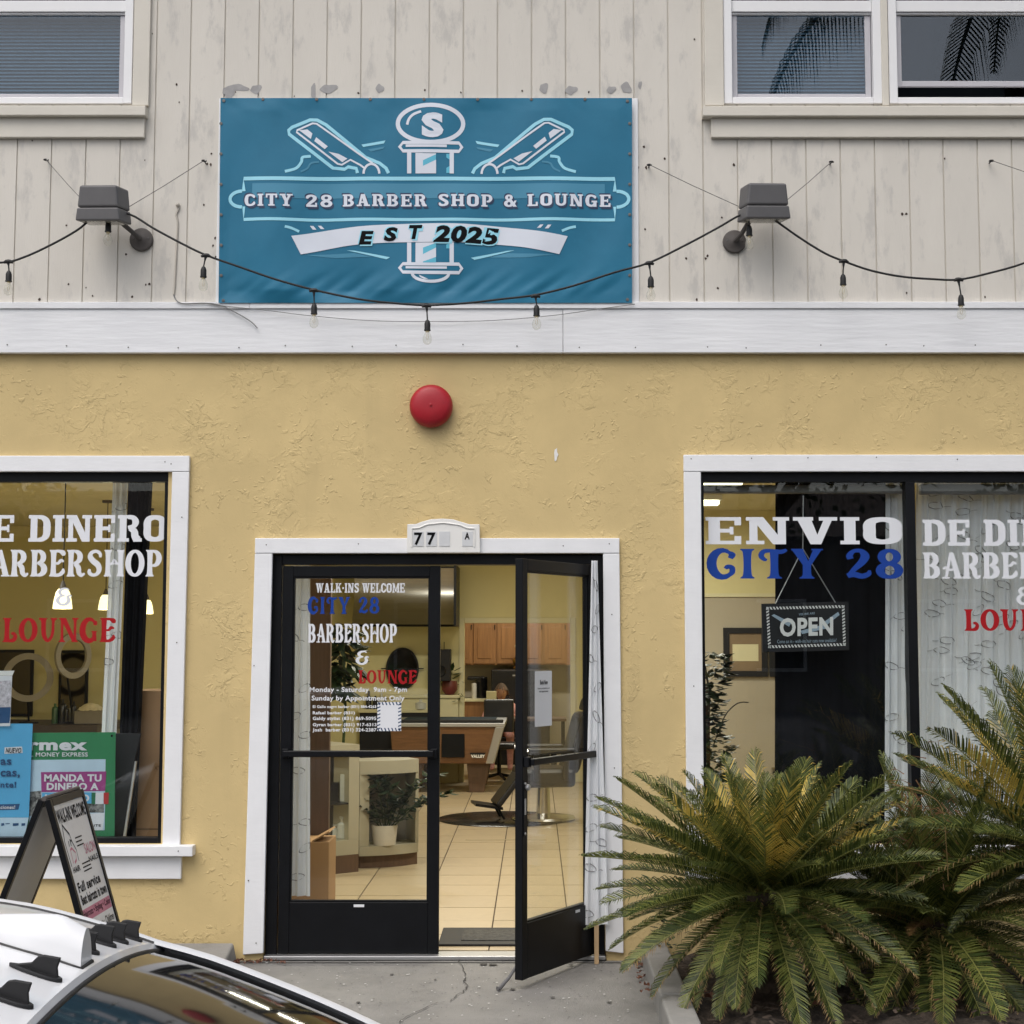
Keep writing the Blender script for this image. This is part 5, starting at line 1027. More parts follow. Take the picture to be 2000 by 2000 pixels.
ring_light(55,1323,15.7,.215,.2,0,'large round ring lamp facing the street at the barber counter'); ring_light(143,1281,15.6,.20,1.02,.28,'tilted narrow ring lamp right of the large one')
bt = [(112,1372,'bottle_green',.032,.2),(120,1372,'bottle_white',.022,.18),(128,1374,'bottle_red',.022,.17),(135,1376,'bottle_dark',.025,.18),(160,1366,'bottle_dark',.045,.24),(173,1368,'bottle_white',.022,.18),(185,1366,'bottle_dark',.03,.22),(150,1374,'bottle_dark',.025,.16),(202,1362,'bottle_dark',.03,.2)]
for k, (px, py, m, r, h) in enumerate(bt):
    x = P(px-44 if k > 3 else px-8, 1400, 15.6).x; y = 7.15+.05*(k % 3); mb = MB(); mb.lathe([(r,0),(r,h*.72),(r*.85,h*.8),(r*.4,h*.86),(r*.4,h),(0,h)], (x,y,.886), (0,0,1), 12)
    tag(obj('bottle', mb, MAT[m], smooth=True), ['green bottle leftmost on the barber counter','pale bottle beside the green one','reddish bottle on the barber counter','dark bottle under the large ring lamp','large dark pump bottle between the mirrors','pale bottle right of the large dark one','dark bottle beside the towel tray','short dark bottle on the barber counter','dark bottle behind the towel tray'][k], 'bottle', 'bottles on the barber counter')
t = thing('towel_tray', (P(163,1400,15.3).x,7.05,.886), 'clear tray with a folded cream towel on the barber counter', 'tray'); x = P(163,1400,15.3).x; obj('tray', MB().box(x-.14,x+.14,6.95,7.15,.887,1.02), MAT['desk_grey'], t, bevel=.01); mb = MB(); mb.grid(14,8,lambda u, v: Vector((x-.12+.24*u, 6.97+.16*v, 1.022+.07*math.sin(math.pi*u)**.6*math.sin(math.pi*v)**.6+.015*noise.noise((u*6,v*5,0))))); obj('towel', mb, MAT['towel'], t, smooth='all')
mat('mount_tan', (.24,.17,.10), .7)
# --- right window: partition frames, vine, chair arm
def framed(px0,py0,px1,py1,lab,d=14.46):
    p,q = P(px0,py0,d),P(px1,py1,d); t = thing('picture_frame', ((p.x+q.x)/2,p.y,q.z), lab, 'picture frame', 'framed certificates'); y = 5.965; w = .055
    fr = MB(); fr.box(p.x,p.x+w,y,y+.03,q.z,p.z); fr.box(q.x-w,q.x,y,y+.03,q.z,p.z); fr.box(p.x+w,q.x-w,y,y+.03,q.z,q.z+w); fr.box(p.x+w,q.x-w,y,y+.03,p.z-w,p.z); obj('frame', fr, MAT['black_matte'], t)
    obj('mount', MB().box(p.x+w,q.x-w,y+.012,y+.02,q.z+w,p.z-w), MAT['mount_tan'], t); obj('certificate', MB().box(p.x+w+.03,q.x-w-.03,y+.009,y+.0115,q.z+.2*(p.z-q.z)+w,p.z-w-.1), MAT['casing_cream'], t)
framed(1413,1226,1500,1322,'black framed certificate left of the OPEN sign'); framed(1503,1262,1590,1322,'black frame half hidden by the OPEN sign')
t = thing('climbing_plant', (P(1385,1600,9.3).x,.8,0), 'dark leafy vine climbing inside the left edge of the right window', 'plant'); mb = MB(); rn = random.Random(6)
for py in range(1290,1620,12):
    c = P(1385+18*math.sin(py*.03)+(20 if 1380 < py < 1480 else 0), py, 9.3); leaves(mb, c, 16, .06, .05, .075, py, .5, .62)
obj('foliage', mb, MAT['leaf_dark'], t); mb = MB(); mb.tube([tuple(P(1380+6*math.sin(k),1640-k*34,9.32)) for k in range(11)], .007, 6); mb.tube(crom([tuple(P(x,y,9.3)) for x, y in ((1392,1460),(1415,1400),(1440,1374),(1462,1372))],4), .004, 6); obj('stem', mb, MAT['lamp_mount'], t); mb = MB(); a = P(1385,1600,9.3); mb.lathe([(.1,0),(.14,.28),(.15,.3),(.13,.3),(.12,.26)], (a.x,.8,0), (0,0,1), 18); obj('pot', mb, MAT['ceramic'], t); obj('support', MB().box(a.x-.012,a.x+.012,.82,.845,.25,1.45), MAT['wood_brown'], t)
def barber_chair(x, y, face, lab, m='vinyl_black'):
    """face: unit vector the sitter looks along"""
    f = Vector((face[0],face[1],0)).normalized(); s = Vector((-f.y,f.x,0)); o0 = Vector((x,y,0)); t = thing('barber_chair', (x,y,0), lab, 'barber chair', 'barber chairs'); q = lambda a,b,c: o0+f*a+s*b+Vector((0,0,c))
    mb = MB(); mb.lathe([(.30,.012),(.31,.02),(.30,.04),(.12,.06),(.07,.07),(.06,.32)], (x,y,0), (0,0,1), 28); obj('base', mb, MAT['chrome'], t, smooth=True)
    mb = MB(); mb.obox(q(.0,0,.42), f*.27, s*.26, (0,0,.09)); obj('seat', mb, MAT[m], t, bevel=.04)
    mb = MB(); b0 = q(-.24,0,.45); up = (Vector((0,0,1))-f*.28).normalized(); mb.obox(b0+up*.30, f*.065, s*.25, up*.30); obj('backrest', mb, MAT[m], t, bevel=.05)
    mb = MB(); mb.obox(b0+up*.68-f*.01, f*.05, s*.13, up*.065); obj('headrest', mb, MAT[m], t, bevel=.03)
    for k in (-1,1):
        mb = MB(); mb.obox(q(-.02,k*.30,.68), f*.23, s*.035, (0,0,.028)); mb.obox(q(.12,k*.30,.53), f*.03, s*.02, (0,0,.13)); mb.obox(q(-.16,k*.30,.53), f*.03, s*.02, (0,0,.13)); obj('armrest', mb, MAT[m], t, bevel=.015)
        mb = MB(); mb.tube([q(.205,k*.30,.68),q(.235,k*.30,.68)], .03, 10); obj('arm_cap', mb, MAT['chrome'], t)
    mb = MB(); mb.obox(q(.36,0,.30), f*.11+Vector((0,0,-.14)), s*.20, f*.02+Vector((0,0,.02))); obj('leg_rest', mb, MAT[m], t, bevel=.015)
    mb = MB(); mb.obox(q(.55,0,.155), f*.13+Vector((0,0,.02)), s*.18, (0,0,.012)); mb.tube([q(.46,.13,.14),q(.40,.13,.03)], .012, 6); mb.tube([q(.46,-.13,.14),q(.40,-.13,.03)], .012, 6); obj('footrest', mb, MAT['black_metal'], t)
    return t
barber_chair(.08, 6.45, (-1,-.18), 'black barber chair facing left on the round mat beyond the open door')
barber_chair(2.15, 3.6, (-1,-.1), 'dark barber chair behind the black drape, one arm showing')
mb = MB(); mb.lathe([(.63,.0012),(.64,.006),(.63,.012),(0,.013)], (-.32+.02,6.52,0), (0,0,1), 48); tag(obj('round_mat', mb, MAT['rubber_mat'], smooth=True), 'round black rubber mat under the barber chair', 'mat')
mb = MB(); p = P(918,1632,13.5); mb.box(-.6,.1,p.y-.06,p.y+.0,.0012,.003); mat('paper_strip', (.40,.32,.19), .5); tag(obj('floor_strip', mb, MAT['paper_strip']), 'flat strip lying on the tiles in front of the round mat', 'strip')
# --- door mat
t = thing('door_mat', (-.12,.55,0), 'black rubber door mat just inside the entrance', 'door mat'); p0 = P(861,1835,8.80); p1 = P(880,1803,9.30); obj('border', MB().box(-.545,.34,p0.y,p1.y,.001,.014), MAT['rubber'], t, bevel=.004); mat('mat_pile', (.07,.068,.062), .95, var=.5, vscale=40, bump=.003, bscale=90); obj('pile', MB().box(-.42,.22,p0.y+.09,p1.y-.1,.0145,.019), MAT['mat_pile'], t)
# --- brown panel, small box by the left leaf
p0,p1 = P(606,1130,9.5),P(640,1750,9.5); tag(obj('room_divider', MB().box(p0.x,p1.x,1.0,1.06,0,p0.z), MAT['wood_brown'], bevel=.004), 'tall brown wooden panel behind the closed door leaf', 'divider')
t = thing('carton', (P(622,1750,9.2).x,.72,0), 'tan cardboard carton on the floor behind the closed door leaf', 'box'); p0,p1 = P(607,1645,9.15),P(641,1750,9.15); mat('carton_tan', (.42,.255,.12), .8, var=.06); obj('body', MB().box(p0.x-.12,p1.x,.66,.98,0.001,p0.z), MAT['carton_tan'], t, bevel=.004); mb = MB(); mb.obox((p1.x-.05,.80,p0.z+.03), (.05,.0,.028), (0,.13,0), (.003,0,-.003)); obj('flap', mb, MAT['carton_tan'], t)
# --- reception desk
dk_ = thing('reception_desk', (P(745,1690,11.9).x,3.5,0), 'curved cream reception desk with an open niche and glass case', 'desk')
A = lambda px, d, z: Vector((P(px,1500,d).x, d-DST, z))
def curvewall(px0,d0,px1,d1,z0,z1,th,m,name,bow=.05,n=10):
    mb = MB(); a, b = A(px0,d0,0), A(px1,d1,0); nrm_ = Vector(((b-a).y,-(b-a).x,0)).normalized()
    f = lambda t, o: a.lerp(b,t)+nrm_*(bow*math.sin(math.pi*t)-o)
    vs = []; 
    for i in range(n+1):
        for o,z in ((0,z0),(0,z1),(th,z1),(th,z0)): v = f(i/n,o); vs.append(Vector((v.x,v.y,z)))
    fs = [(i*4+k,(i+1)*4+k,(i+1)*4+(k+1)%4,i*4+(k+1)%4) for i in range(n) for k in range(4)]+[(0,1,2,3),(n*4+3,n*4+2,n*4+1,n*4)]
    mb.add(vs,fs); return obj(name, mb, MAT[m], dk_, smooth=True)
ztop = PZ(1484,11.9); 
curvewall(703,11.75,818,12.0,.095,.165,.34,'desk_cream','shelf'); curvewall(704,11.79,816,12.03,0,.094,.3,'wood_brown','plinth'); curvewall(703,11.75,818,12.0,ztop-.10,ztop,.34,'desk_cream','top')
curvewall(703,11.75,722,11.80,.166,ztop-.101,.3,'desk_cream','side_panel',0,2); curvewall(812,11.99,818,12.0,.166,ztop-.101,.3,'desk_cream','side_panel',0,2); curvewall(722,12.05,812,12.26,.166,ztop-.101,.02,'desk_grey','back_panel',.03)  # niche back in a flat grey, darker than the cream
# glass case left of it
curvewall(638,11.45,702,11.62,0,.13,.5,'wood_brown','plinth',0,2); curvewall(638,11.45,702,11.62,.131,.24,.5,'desk_cream','case_base',0,2); curvewall(682,11.57,702,11.62,.241,.87,.5,'desk_cream','case_side',0,2); curvewall(638,11.45,702,11.62,.871,.94,.5,'desk_cream','case_top',0,2); curvewall(640,11.75,682,11.82,.241,.87,.02,'black_matte','case_back',0,2)
curvewall(638,11.46,682,11.575,.50,.512,.25,'bottle_dark','case_shelf',0,2); curvewall(640,11.455,682,11.567,.242,.869,.004,'window_glass','case_glass',0,2)
for k,(px,z,m,w,h) in enumerate([(650,.515,'bottle_dark',.09,.14),(672,.515,'bottle_white',.05,.2),(655,.242,'bottle_white',.025,.1),(670,.242,'bottle_white',.04,.16),(646,.242,'bottle_dark',.03,.12)]):
    c = A(px,11.66,z); mb = MB()
    if k < 2: mb.box(c.x-w/2,c.x+w/2,c.y-.03,c.y+.03,z+.001,z+h)
    else: mb.lathe([(w,0.001),(w,h*.65),(w*.35,h*.75),(w*.35,h*.9),(w*.6,h*.9),(w*.6,h)], (c.x,c.y,z), (0,0,1), 12)
    tag(obj('hair_product', mb, MAT[m], smooth=k>1), ['dark product carton on the upper shelf of the desk case','white product box on the upper shelf of the desk case','small pale bottle on the lower shelf of the case','white pump bottle on the lower shelf of the case','dark bottle on the lower shelf of the case'][k], 'product', 'products in the glass case')
ck = MB()
for r in range(7):
    for c_ in range(2):
        p = P(622+c_*9+r*1.2, 1628-r*13-c_*7, 11.2); ck.add([(p.x-.014,p.y,p.z-.018),(p.x+.012,p.y,p.z-.013),(p.x+.014,p.y,p.z+.018),(p.x-.012,p.y,p.z+.013)], [(0,1,2,3)])
t = thing('card_rack', (P(628,1640,11.3).x,2.8,.3), 'dark rack of small white cards left of the glass case', 'rack'); obj('cards', ck, MAT['sign_white'], t); p0,p1 = P(614,1500,11.28),P(641,1690,11.28); obj('rack', MB().box(p0.x,p1.x,2.79,2.84,0,p0.z), MAT['black_matte'], t)
# plant in the niche
pc = A(752,11.88,.166); t = thing('potted_plant', tuple(pc), 'glossy leafed plant in a white pot in the desk niche', 'plant'); mb = MB(); mb.lathe([(.085,0.001),(.10,.14),(.098,.15),(.09,.15),(.088,.12)], pc, (0,0,1), 22); obj('pot', mb, MAT['ceramic'], t, smooth=True)
fb = MB(); sm = MB(); rn = random.Random(9)
for dx, dy, hh, sw in [(-.14,-.02,.28,1),(-.05,-.06,.42,1),(.05,-.05,.36,1),(.2,-.1,.34,1),(.36,-.14,.46,1),(.1,-.08,.22,1),(.0,.02,.46,1),(.28,-.12,.22,1),(-.2,-.08,.18,1),(.42,-.16,.30,1)]:
    a = pc+Vector((dx*.15,dy*.2,.13)); b = a+Vector((dx*.5,dy*.6,hh*.65)); c = a+Vector((dx,dy,hh*.9)); pp = crom([tuple(a),tuple(b),tuple(c)],5); sm.tube(pp,.005,5)
    for i, p in enumerate(pp[2:]):
        for s in (-1,1,0,2): leaves(fb, Vector(p), 1, .014, .01, .082, int(abs(dx)*1000)+i*7+s+50, .4, .5, .7)
obj('foliage', fb, MAT['leaf_dark'], t); obj('stem', sm, MAT['leaf_mid'], t)
# tall plant behind the desk
tp = P(668,1400,14.0); t = thing('tall_plant', (tp.x,tp.y,0), 'tall dark broad-leaved plant behind the reception desk', 'plant'); fb = MB(); 
for py, r in ((1240,.10),(1262,.14),(1285,.17),(1310,.19),(1335,.17),(1355,.12)): leaves(fb, P(664,py,14.0), 26, r, .09, .19, py, 1.2, .5, .35)
obj('foliage', fb, MAT['leaf_dark'], t); mb = MB(); mb.tube([(tp.x,tp.y,.5),(tp.x+.03,tp.y,1.1),(tp.x,tp.y,1.75)],.014,6); obj('stem', mb, MAT['leaf_mid'], t); mb = MB(); mb.lathe([(.15,0.001),(.2,.5),(.21,.52),(.18,.52),(.17,.46)], (tp.x,tp.y,0), (0,0,1), 20); obj('pot', mb, MAT['ceramic'], t)
# --- pool table
x0,x1 = P(762,1420,17.5).x, P(983,1420,17.5).x; zt_,zb_ = .80, .335; pt = thing('pool_table', ((x0+x1)/2,9.6,0), 'wood-sided coin pool table with metal corner trim behind the door', 'pool table')
mb = MB(); mb.hexa([(x0+.03,9.06,zb_),(x1-.11,9.06,zb_),(x1-.11,10.3,zb_),(x0+.03,10.3,zb_),(x0,9.0,zt_-.05),(x1,9.0,zt_-.05),(x1,10.36,zt_-.05),(x0,10.36,zt_-.05)]); obj('cabinet', mb, MAT['wood_walnut'], pt, bevel=.01)
obj('rail', MB().box(x0-.02,x1+.02,8.98,10.38,zt_-.049,zt_-.005), MAT['aluminium'], pt, bevel=.006); obj('bed', MB().box(x0+.1,x1-.1,9.1,10.26,zt_-.004,zt_+.004), MAT['felt'], pt); obj('cushion', MB().box(x0,x1,9.0,9.09,zt_-.004,zt_+.03), MAT['wood_brown'] if False else MAT['black_matte'], pt, bevel=.01)
mb = MB(); mb.hexa([(x1-.20,9.045,zb_),(x1-.11,9.045,zb_),(x1-.10,9.2,zb_),(x1-.2,9.2,zb_),(x1-.09,8.985,zt_-.05),(x1+.012,8.985,zt_-.05),(x1+.012,9.2,zt_-.05),(x1-.09,9.2,zt_-.05)]); obj('corner_trim', mb, MAT['aluminium'], pt, bevel=.008)
for xx in (x0+.12,x1-.42):
    for yy in (9.2,10.1):
        mb = MB(); mb.hexa([(xx+.03,yy,0.001),(xx+.2,yy,0.001),(xx+.2,yy+.14,0.001),(xx+.03,yy+.14,0.001),(xx,yy-.02,zb_),(xx+.26,yy-.02,zb_),(xx+.26,yy+.16,zb_),(xx,yy+.16,zb_)]); obj('leg', mb, MAT['wood_brown'], pt, bevel=.008)
sl_y = lambda z: 9.06-(z-zb_)/(zt_-.05-zb_)*.06
p,q = P(862,1433,17.48),P(907,1480,17.48); obj('coin_door', MB().box(p.x,q.x,sl_y(q.z)-.028,sl_y(p.z)+.0,q.z,p.z), MAT['black_metal'], pt, bevel=.012); obj('coin_slot', MB().box(p.x+.05,p.x+.14,sl_y(q.z)-.031,sl_y(q.z)-.0285,(p.z+q.z)/2-.04,(p.z+q.z)/2+.05), MAT['lamp_grey'], pt)
for k in range(1): type_on('lettering','VALLEY',(920,1474,947,1480),17.505,MAT['sign_white'],pt,bold=.06); mb = MB(); mb.add([P(917,1470,17.51),P(949,1470,17.51),P(942,1481,17.52),P(924,1481,17.52)],[(0,1,2,3)]); obj('emblem', mb, MAT['black_matte'], pt)
# --- back wall: hood, mirror, speaker, low wall, plant
p,q = P(692,1110,18.4),P(888,1220,18.4); t = thing('steel_hood', ((p.x+q.x)/2,9.9,q.z), 'large brushed steel hood high on the back wall', 'hood'); mb = MB(); n = 14; pts = []
for i in range(n+1):
    u = i/n; pts.append((9.86+.14*math.sin(u*math.pi*1.0)-.16*u, p.z+(q.z-p.z)*u))
mb.add([Vector((x,y,z)) for y,z in pts for x in (p.x,q.x)], [(2*i,2*i+1,2*i+3,2*i+2) for i in range(n)]); obj('front', mb, MAT['stainless'], t, smooth='all'); obj('body', MB().box(p.x-.004,q.x+.03,10.02,10.48,q.z-.02,p.z+.03), MAT['black_metal'], t); obj('end_cap', MB().box(q.x,q.x+.03,9.66,10.019,q.z-.015,p.z+.028), MAT['black_metal'], t); obj('hood_bracket', MB().box(p.x-.1,p.x-.03,10.3,10.499,p.z-.1,CZ-.3), MAT['steel_wire'], t) if False else None
def oval(px,py,rx,ry,d,lab):
    c = P(px,py,d); s = d/3000; t = thing('oval_mirror', (c.x,c.y,c.z-ry*s), lab, 'mirror'); n = 32; y = 10.46
    mb = MB(); mb.prism([(c.x+rx*s*math.cos(2*math.pi*i/n), y, c.z+ry*s*math.sin(2*math.pi*i/n)) for i in range(n)], (0,.03,0)); obj('backing', mb, MAT['black_matte'], t); k = .90
    mb = MB(); mb.prism([(c.x+k*rx*s*math.cos(2*math.pi*i/n), y-.004, c.z+k*ry*s*math.sin(2*math.pi*i/n)) for i in range(n)], (0,.003,0)); obj('glass', mb, MAT['mirror_dark'], t)
    mb = MB(); mb.tube([(c.x-rx*s*1.3,y-.01,c.z),(c.x-rx*s,y-.01,c.z)],.008,6); mb.tube([(c.x+rx*s*1.3,y-.01,c.z),(c.x+rx*s,y-.01,c.z)],.008,6); obj('pivot', mb, MAT['black_matte'], t)
mat('mirror_dark', (.10,.085,.07), .08, metal=1., var=.1); oval(785,1306,32,41,18.9,'oval dark mirror on the back wall behind the red lettering')
p,q = P(842,1268,18.8),P(880,1330,18.8); t = thing('wall_speaker', ((p.x+q.x)/2,10.3,q.z), 'black wall speaker right of the door leaf stile', 'speaker'); obj('cabinet', MB().box(p.x,q.x,10.2,10.49,q.z,p.z), MAT['black_matte'], t, bevel=.01); mb = MB(); mb.tube([(q.x-.08,10.3,p.z),(q.x-.08,10.3,p.z+.09)],.004,5); obj('aerial', mb, MAT['black_matte'], t); mb = MB(); mb.lathe([(.07,0),(.06,.008),(.02,.002)], ((p.x+q.x)/2,10.199,q.z+.12), (0,-1,0), 16); obj('cone', mb, MAT['black_metal'], t)
p,q = P(842,1364,18.0),P(887,1500,18.0); t = thing('half_wall', ((p.x+q.x)/2,9.9,0), 'cream half wall behind the pool table carrying an orchid', 'half wall'); obj('panel', MB().box(p.x-.6,q.x,10.40 if False else 9.55+.86,10.47,0,p.z-.03), MAT['casing_cream'], t); obj('cap', MB().box(p.x-.62,q.x+.02,10.38,10.472,p.z-.029,p.z+.01), MAT['casing_cream'], t, bevel=.006); hz_ = p.z+.011
c = Vector((P(878,1340,18.9).x,10.42,hz_)); t = thing('orchid', tuple(c), 'green plant in a reddish bowl on the half wall', 'plant'); mb = MB(); mb.lathe([(.05,0.001),(.095,.06),(.10,.12),(.085,.17),(.07,.17)], c, (0,0,1), 16); obj('bowl', mb, MAT['red_pot'], t, smooth=True); fb = MB(); leaves(fb, c+Vector((0,0,.17)), 20, .07, .12, .17, 3, .3, .45, .8); leaves(fb, c+Vector((.12,-.03,-.1)), 10, .04, .3, .08, 4, 1, .3, 0); obj('foliage', fb, MAT['leaf_mid'], t)
mb = MB(); mb.grid(6,10,lambda u, v: Vector((P(838+20*u,1300,18.6).x, 10.30-.05*math.sin(math.pi*u), PZ(1296+38*v,18.6)))); tag(obj('hanging_coat', mb, MAT['black_fabric'], smooth='all', solid=.02), 'black coat hanging beside the wall speaker', 'coat')
# side counter under the oval mirror
p = P(690,1388,18.4); q = P(842,1388,18.4); t = thing('side_counter', ((p.x+q.x)/2,10.2,0), 'pale counter with dark items under the oval mirror', 'counter'); obj('top', MB().box(p.x,q.x-.02,10.385,10.49,PZ(1392,18.9),PZ(1385,18.9)), MAT['casing_cream'], t, bevel=.004); obj('front', MB().box(p.x+.02,q.x-.04,10.40,10.485,0,PZ(1392,18.9)-.001), MAT['black_matte'], t)
for k,(px,w,h,m) in enumerate([(720,.035,.22,'bottle_dark'),(733,.03,.16,'bottle_dark'),(745,.03,.2,'bottle_white'),(822,.07,.12,'bottle_white')]):
    x = P(px,1385,18.93).x; mb = MB(); mb.lathe([(w,.001),(w,h*.6),(w*.4,h*.75),(w*.4,h),(0,h)], (x,10.43,PZ(1385,18.9)), (0,0,1), 12); tag(obj('bottle', mb, MAT[m], smooth=True), ['dark bottle leftmost on the side counter','dark short bottle on the side counter','pale bottle on the side counter','pale jar at the right end of the side counter'][k], 'bottle', 'bottles on the side counter')
# --- kitchen seen through the back doorway
uc = thing('wall_cabinet', (-.3,13.6,PZ(1302,22)), 'oak wall cabinets seen through the back doorway', 'cabinet'); z0,z1 = PZ(1299,22),PZ(1212,22); obj('carcass', MB().box(-1.45,.90,13.62,13.99,z0,z1), MAT['wood_oak'], uc)
xs = [P(x,1260,22).x for x in (893,923,969,1015,1061,1107)]
for a, b in zip(xs,xs[1:]):
    dr = obj('cabinet_door', MB().box(a+.012,b-.012,13.60,13.619,z0+.02,z1-.02), MAT['wood_oak'], uc, bevel=.003); obj('raised_panel', MB().box(a+.07,b-.07,13.59,13.5995,z0+.09,z1-.09), MAT['wood_oak'], dr, bevel=.008); obj('hinge', MB().box(b-.028,b-.016,13.588,13.5995,z1-.13,z1-.06), MAT['black_metal'], dr)
kc = thing('kitchen_counter', (-.9,13.6,0), 'kitchen counter with wood front below the wall cabinets', 'counter'); zc = PZ(1366,21.6); obj('worktop', MB().box(-1.45,-.42,13.3,13.98,zc-.04,zc), MAT['casing_cream'], kc, bevel=.005); obj('front', MB().box(-1.44,-.44,13.33,13.97,0.001,zc-.041), MAT['wood_oak'], kc); obj('backsplash', MB().box(-1.45,-.42,13.975,13.995,zc+.001,z0-.01), MAT['wall_beige'], kc)
fx0 = P(960,1340,21.8).x; fr = thing('refrigerator', (fx0+.4,13.4,0), 'black refrigerator through the back doorway', 'refrigerator'); zf = PZ(1308,21.6); obj('body', MB().box(fx0,fx0+.82,13.15,13.95,0.001,zf), MAT['appliance'], fr, bevel=.01); obj('door', MB().box(fx0+.005,fx0+.815,13.10,13.149,.05,zf-.01), MAT['appliance'], fr, bevel=.008); obj('badge', MB().box(fx0+.30,fx0+.38,13.096,13.0995,zf-.09,zf-.07), MAT['aluminium'], fr)
p = P(1009,1296,21.7); t = thing('gold_ornament', (p.x,13.4,zf+.001), 'small golden ornament standing on the refrigerator', 'ornament'); mb = MB(); mb.lathe([(.05,0),(.055,.02),(.03,.05),(.06,.1),(.06,.14),(.02,.18),(.012,.3),(0,.31)], (p.x,13.4,zf+.001), (0,0,1), 14); obj('body', mb, MAT['gold'], t, smooth=True); mb = MB(); mb.lathe([(.02,.30),(.03,.33),(0,.40)], (p.x,13.4,zf+.001), (0,0,1), 10); obj('tip', mb, MAT['casing_cream'], t)
p = P(938,1366,21.7); t = thing('coffee_maker', (p.x,13.6,zc), 'black coffee maker on the kitchen counter', 'coffee maker'); mb = MB(); mb.lathe([(.085,.001),(.085,.28),(.09,.29),(.08,.30),(0,.30)], (p.x,13.6,zc), (0,0,1), 18); obj('body', mb, MAT['appliance'], t, smooth=True); obj('head', MB().box(p.x-.2,p.x+.05,13.52,13.7,zc+.255,zc+.31), MAT['appliance'], t, bevel=.02)
p = P(927,1366,21.7); mb = MB(); mb.lathe([(.036,.001),(.036,.2),(.03,.215),(0,.216)], (p.x-.02,13.48,zc), (0,0,1), 14); tag(obj('canister', mb, MAT['ceramic'], smooth=True), 'tall pale canister in front of the coffee maker', 'canister')
# desk, chair, box and the person behind it
t = thing('office_desk', (-.35,11.6,0), 'small desk just beyond the back doorway', 'desk'); obj('top', MB().box(-.84,.4,11.2,11.75,.70,.735), MAT['wood_brown'], t, bevel=.004)
for x in (-.80,.36):
    for y in (11.25,11.7): obj('leg', MB().box(x-.02,x+.02,y-.02,y+.02,0.001,.699), MAT['black_metal'], t)
p,q = P(950,1350,19.9),P(969.5,1372,19.9); tag(obj('paper_box', MB().box(p.x,q.x,11.35,11.45,.736,p.z), MAT['casing_cream'], bevel=.004), 'white box on the desk hiding half of the seated person', 'box')
p,q = P(944,1367,18.75),P(1003,1440,18.75); t = thing('office_chair', ((p.x+q.x)/2,10.25,0), 'black office chair with a square back in the back doorway', 'chair'); cxx = (p.x+q.x)/2; obj('backrest', MB().box(p.x,q.x,10.425,10.47,q.z+.05,p.z), MAT['vinyl_black'], t, bevel=.02); obj('seat', MB().box(p.x-.02,q.x+.02,10.42,10.85,.40,.47), MAT['vinyl_black'], t, bevel=.02); mb = MB(); mb.tube([(cxx,10.62,.4),(cxx,10.62,.08)],.025,8)
for k in range(5): a = k*1.2566; mb.tube([(cxx,10.62,.09),(cxx+.27*math.cos(a),10.62+.27*math.sin(a),.04)],.018,6)
obj('base', mb, MAT['black_metal'], t)
# ---------------------------------------------------------------- the person seated behind the desk
hx, hy, hz = P(979,1352,20.5).x, 12.0, PZ(1353,20.5)
pr = thing('person', (hx,12.3,0), 'seated person with brown hair and pink top behind the white box', 'person')
me = bpy.data.meshes.new('body'); V = []; E = []; RAD = []
def jn(p, r, par=None):
    V.append(Vector(p)-WO[pr]); RAD.append(r)
    if par is not None: E.append((par, len(V)-1))
    return len(V)-1
pel = jn((hx,12.34,.52),.135); sp_ = jn((hx,12.27,.66),.12,pel); cst = jn((hx,12.16,.82),.125,sp_); nk = jn((hx,12.08,.915),.05,cst); nk2 = jn((hx,12.05,.96),.048,nk)
for s in (-1,1):
    sh_ = jn((hx+s*.155,12.15,.865),.055,cst); el = jn((hx+s*.235,12.0,.70),.04,sh_); wr = jn((hx+s*.13,11.80,.765),.026,el); jn((hx+s*.11,11.72,.762),.03,wr)
    hp = jn((hx+s*.09,12.28,.50),.085,pel); kn = jn((hx+s*.12,11.92,.47),.06,hp); an = jn((hx+s*.12,11.98,.09),.04,kn); jn((hx+s*.12,11.86,.04),.035,an)
me.from_pydata(V, E, []); bo = bpy.data.objects.new('body', me); COL.objects.link(bo); bo.parent = pr; WO[bo] = WO[pr]
sk = bo.modifiers.new('skin','SKIN')
for i, sv in enumerate(me.skin_vertices[0].data if me.skin_vertices else []): sv.radius = (RAD[i], RAD[i]*.8); sv.use_root = (i == 0)
if not me.skin_vertices:
    bm = bmesh.new(); bm.from_mesh(me); ly = bm.verts.layers.skin.verify()
    for i, v in enumerate(bm.verts): v[ly].radius = (RAD[i], RAD[i]*.85); v[ly].use_root = (i == 0)
    bm.to_mesh(me); bm.free()
sb_ = bo.modifiers.new('sub','SUBSURF'); sb_.levels = 2; sb_.render_levels = 2; me.materials.append(MAT['shirt_pink'])
def headf(u, v):
    th = math.pi*v; ph = 2*math.pi*u; r = math.sin(th); x = .075*r*math.cos(ph); y = .095*r*math.sin(ph); z = .115*math.cos(th)
    if z < 0: x *= 1+z*2.2; y = y*(1+z*.8)
    if y < 0 and abs(x) < .014 and -.035 < z < .012: y -= .018*(1-abs(x)/.014)
    return Vector((hx+x, hy+.02+y, hz+z))
mb = MB(); mb.grid(32,22,headf); hd = obj('head', mb, MAT['skin'], pr, smooth='all')
mb = MB()
for s in (-1,1): mb.ball((hx+s*.03,hy+.02-.083,hz+.012),.011,.006,.007,8)
obj('eye', mb, MAT['ink_black'], hd); mb = MB(); mb.ball((hx,hy-.066,hz-.055),.024,.008,.006,8); obj('mouth', mb, MAT['red_pot'], hd)
mb = MB()
for s in (-1,1): mb.ball((hx+s*.075,hy+.03,hz-.002),.009,.02,.03,8)
obj('ear', mb, MAT['skin'], hd)
mb = MB(); rn = random.Random(3)
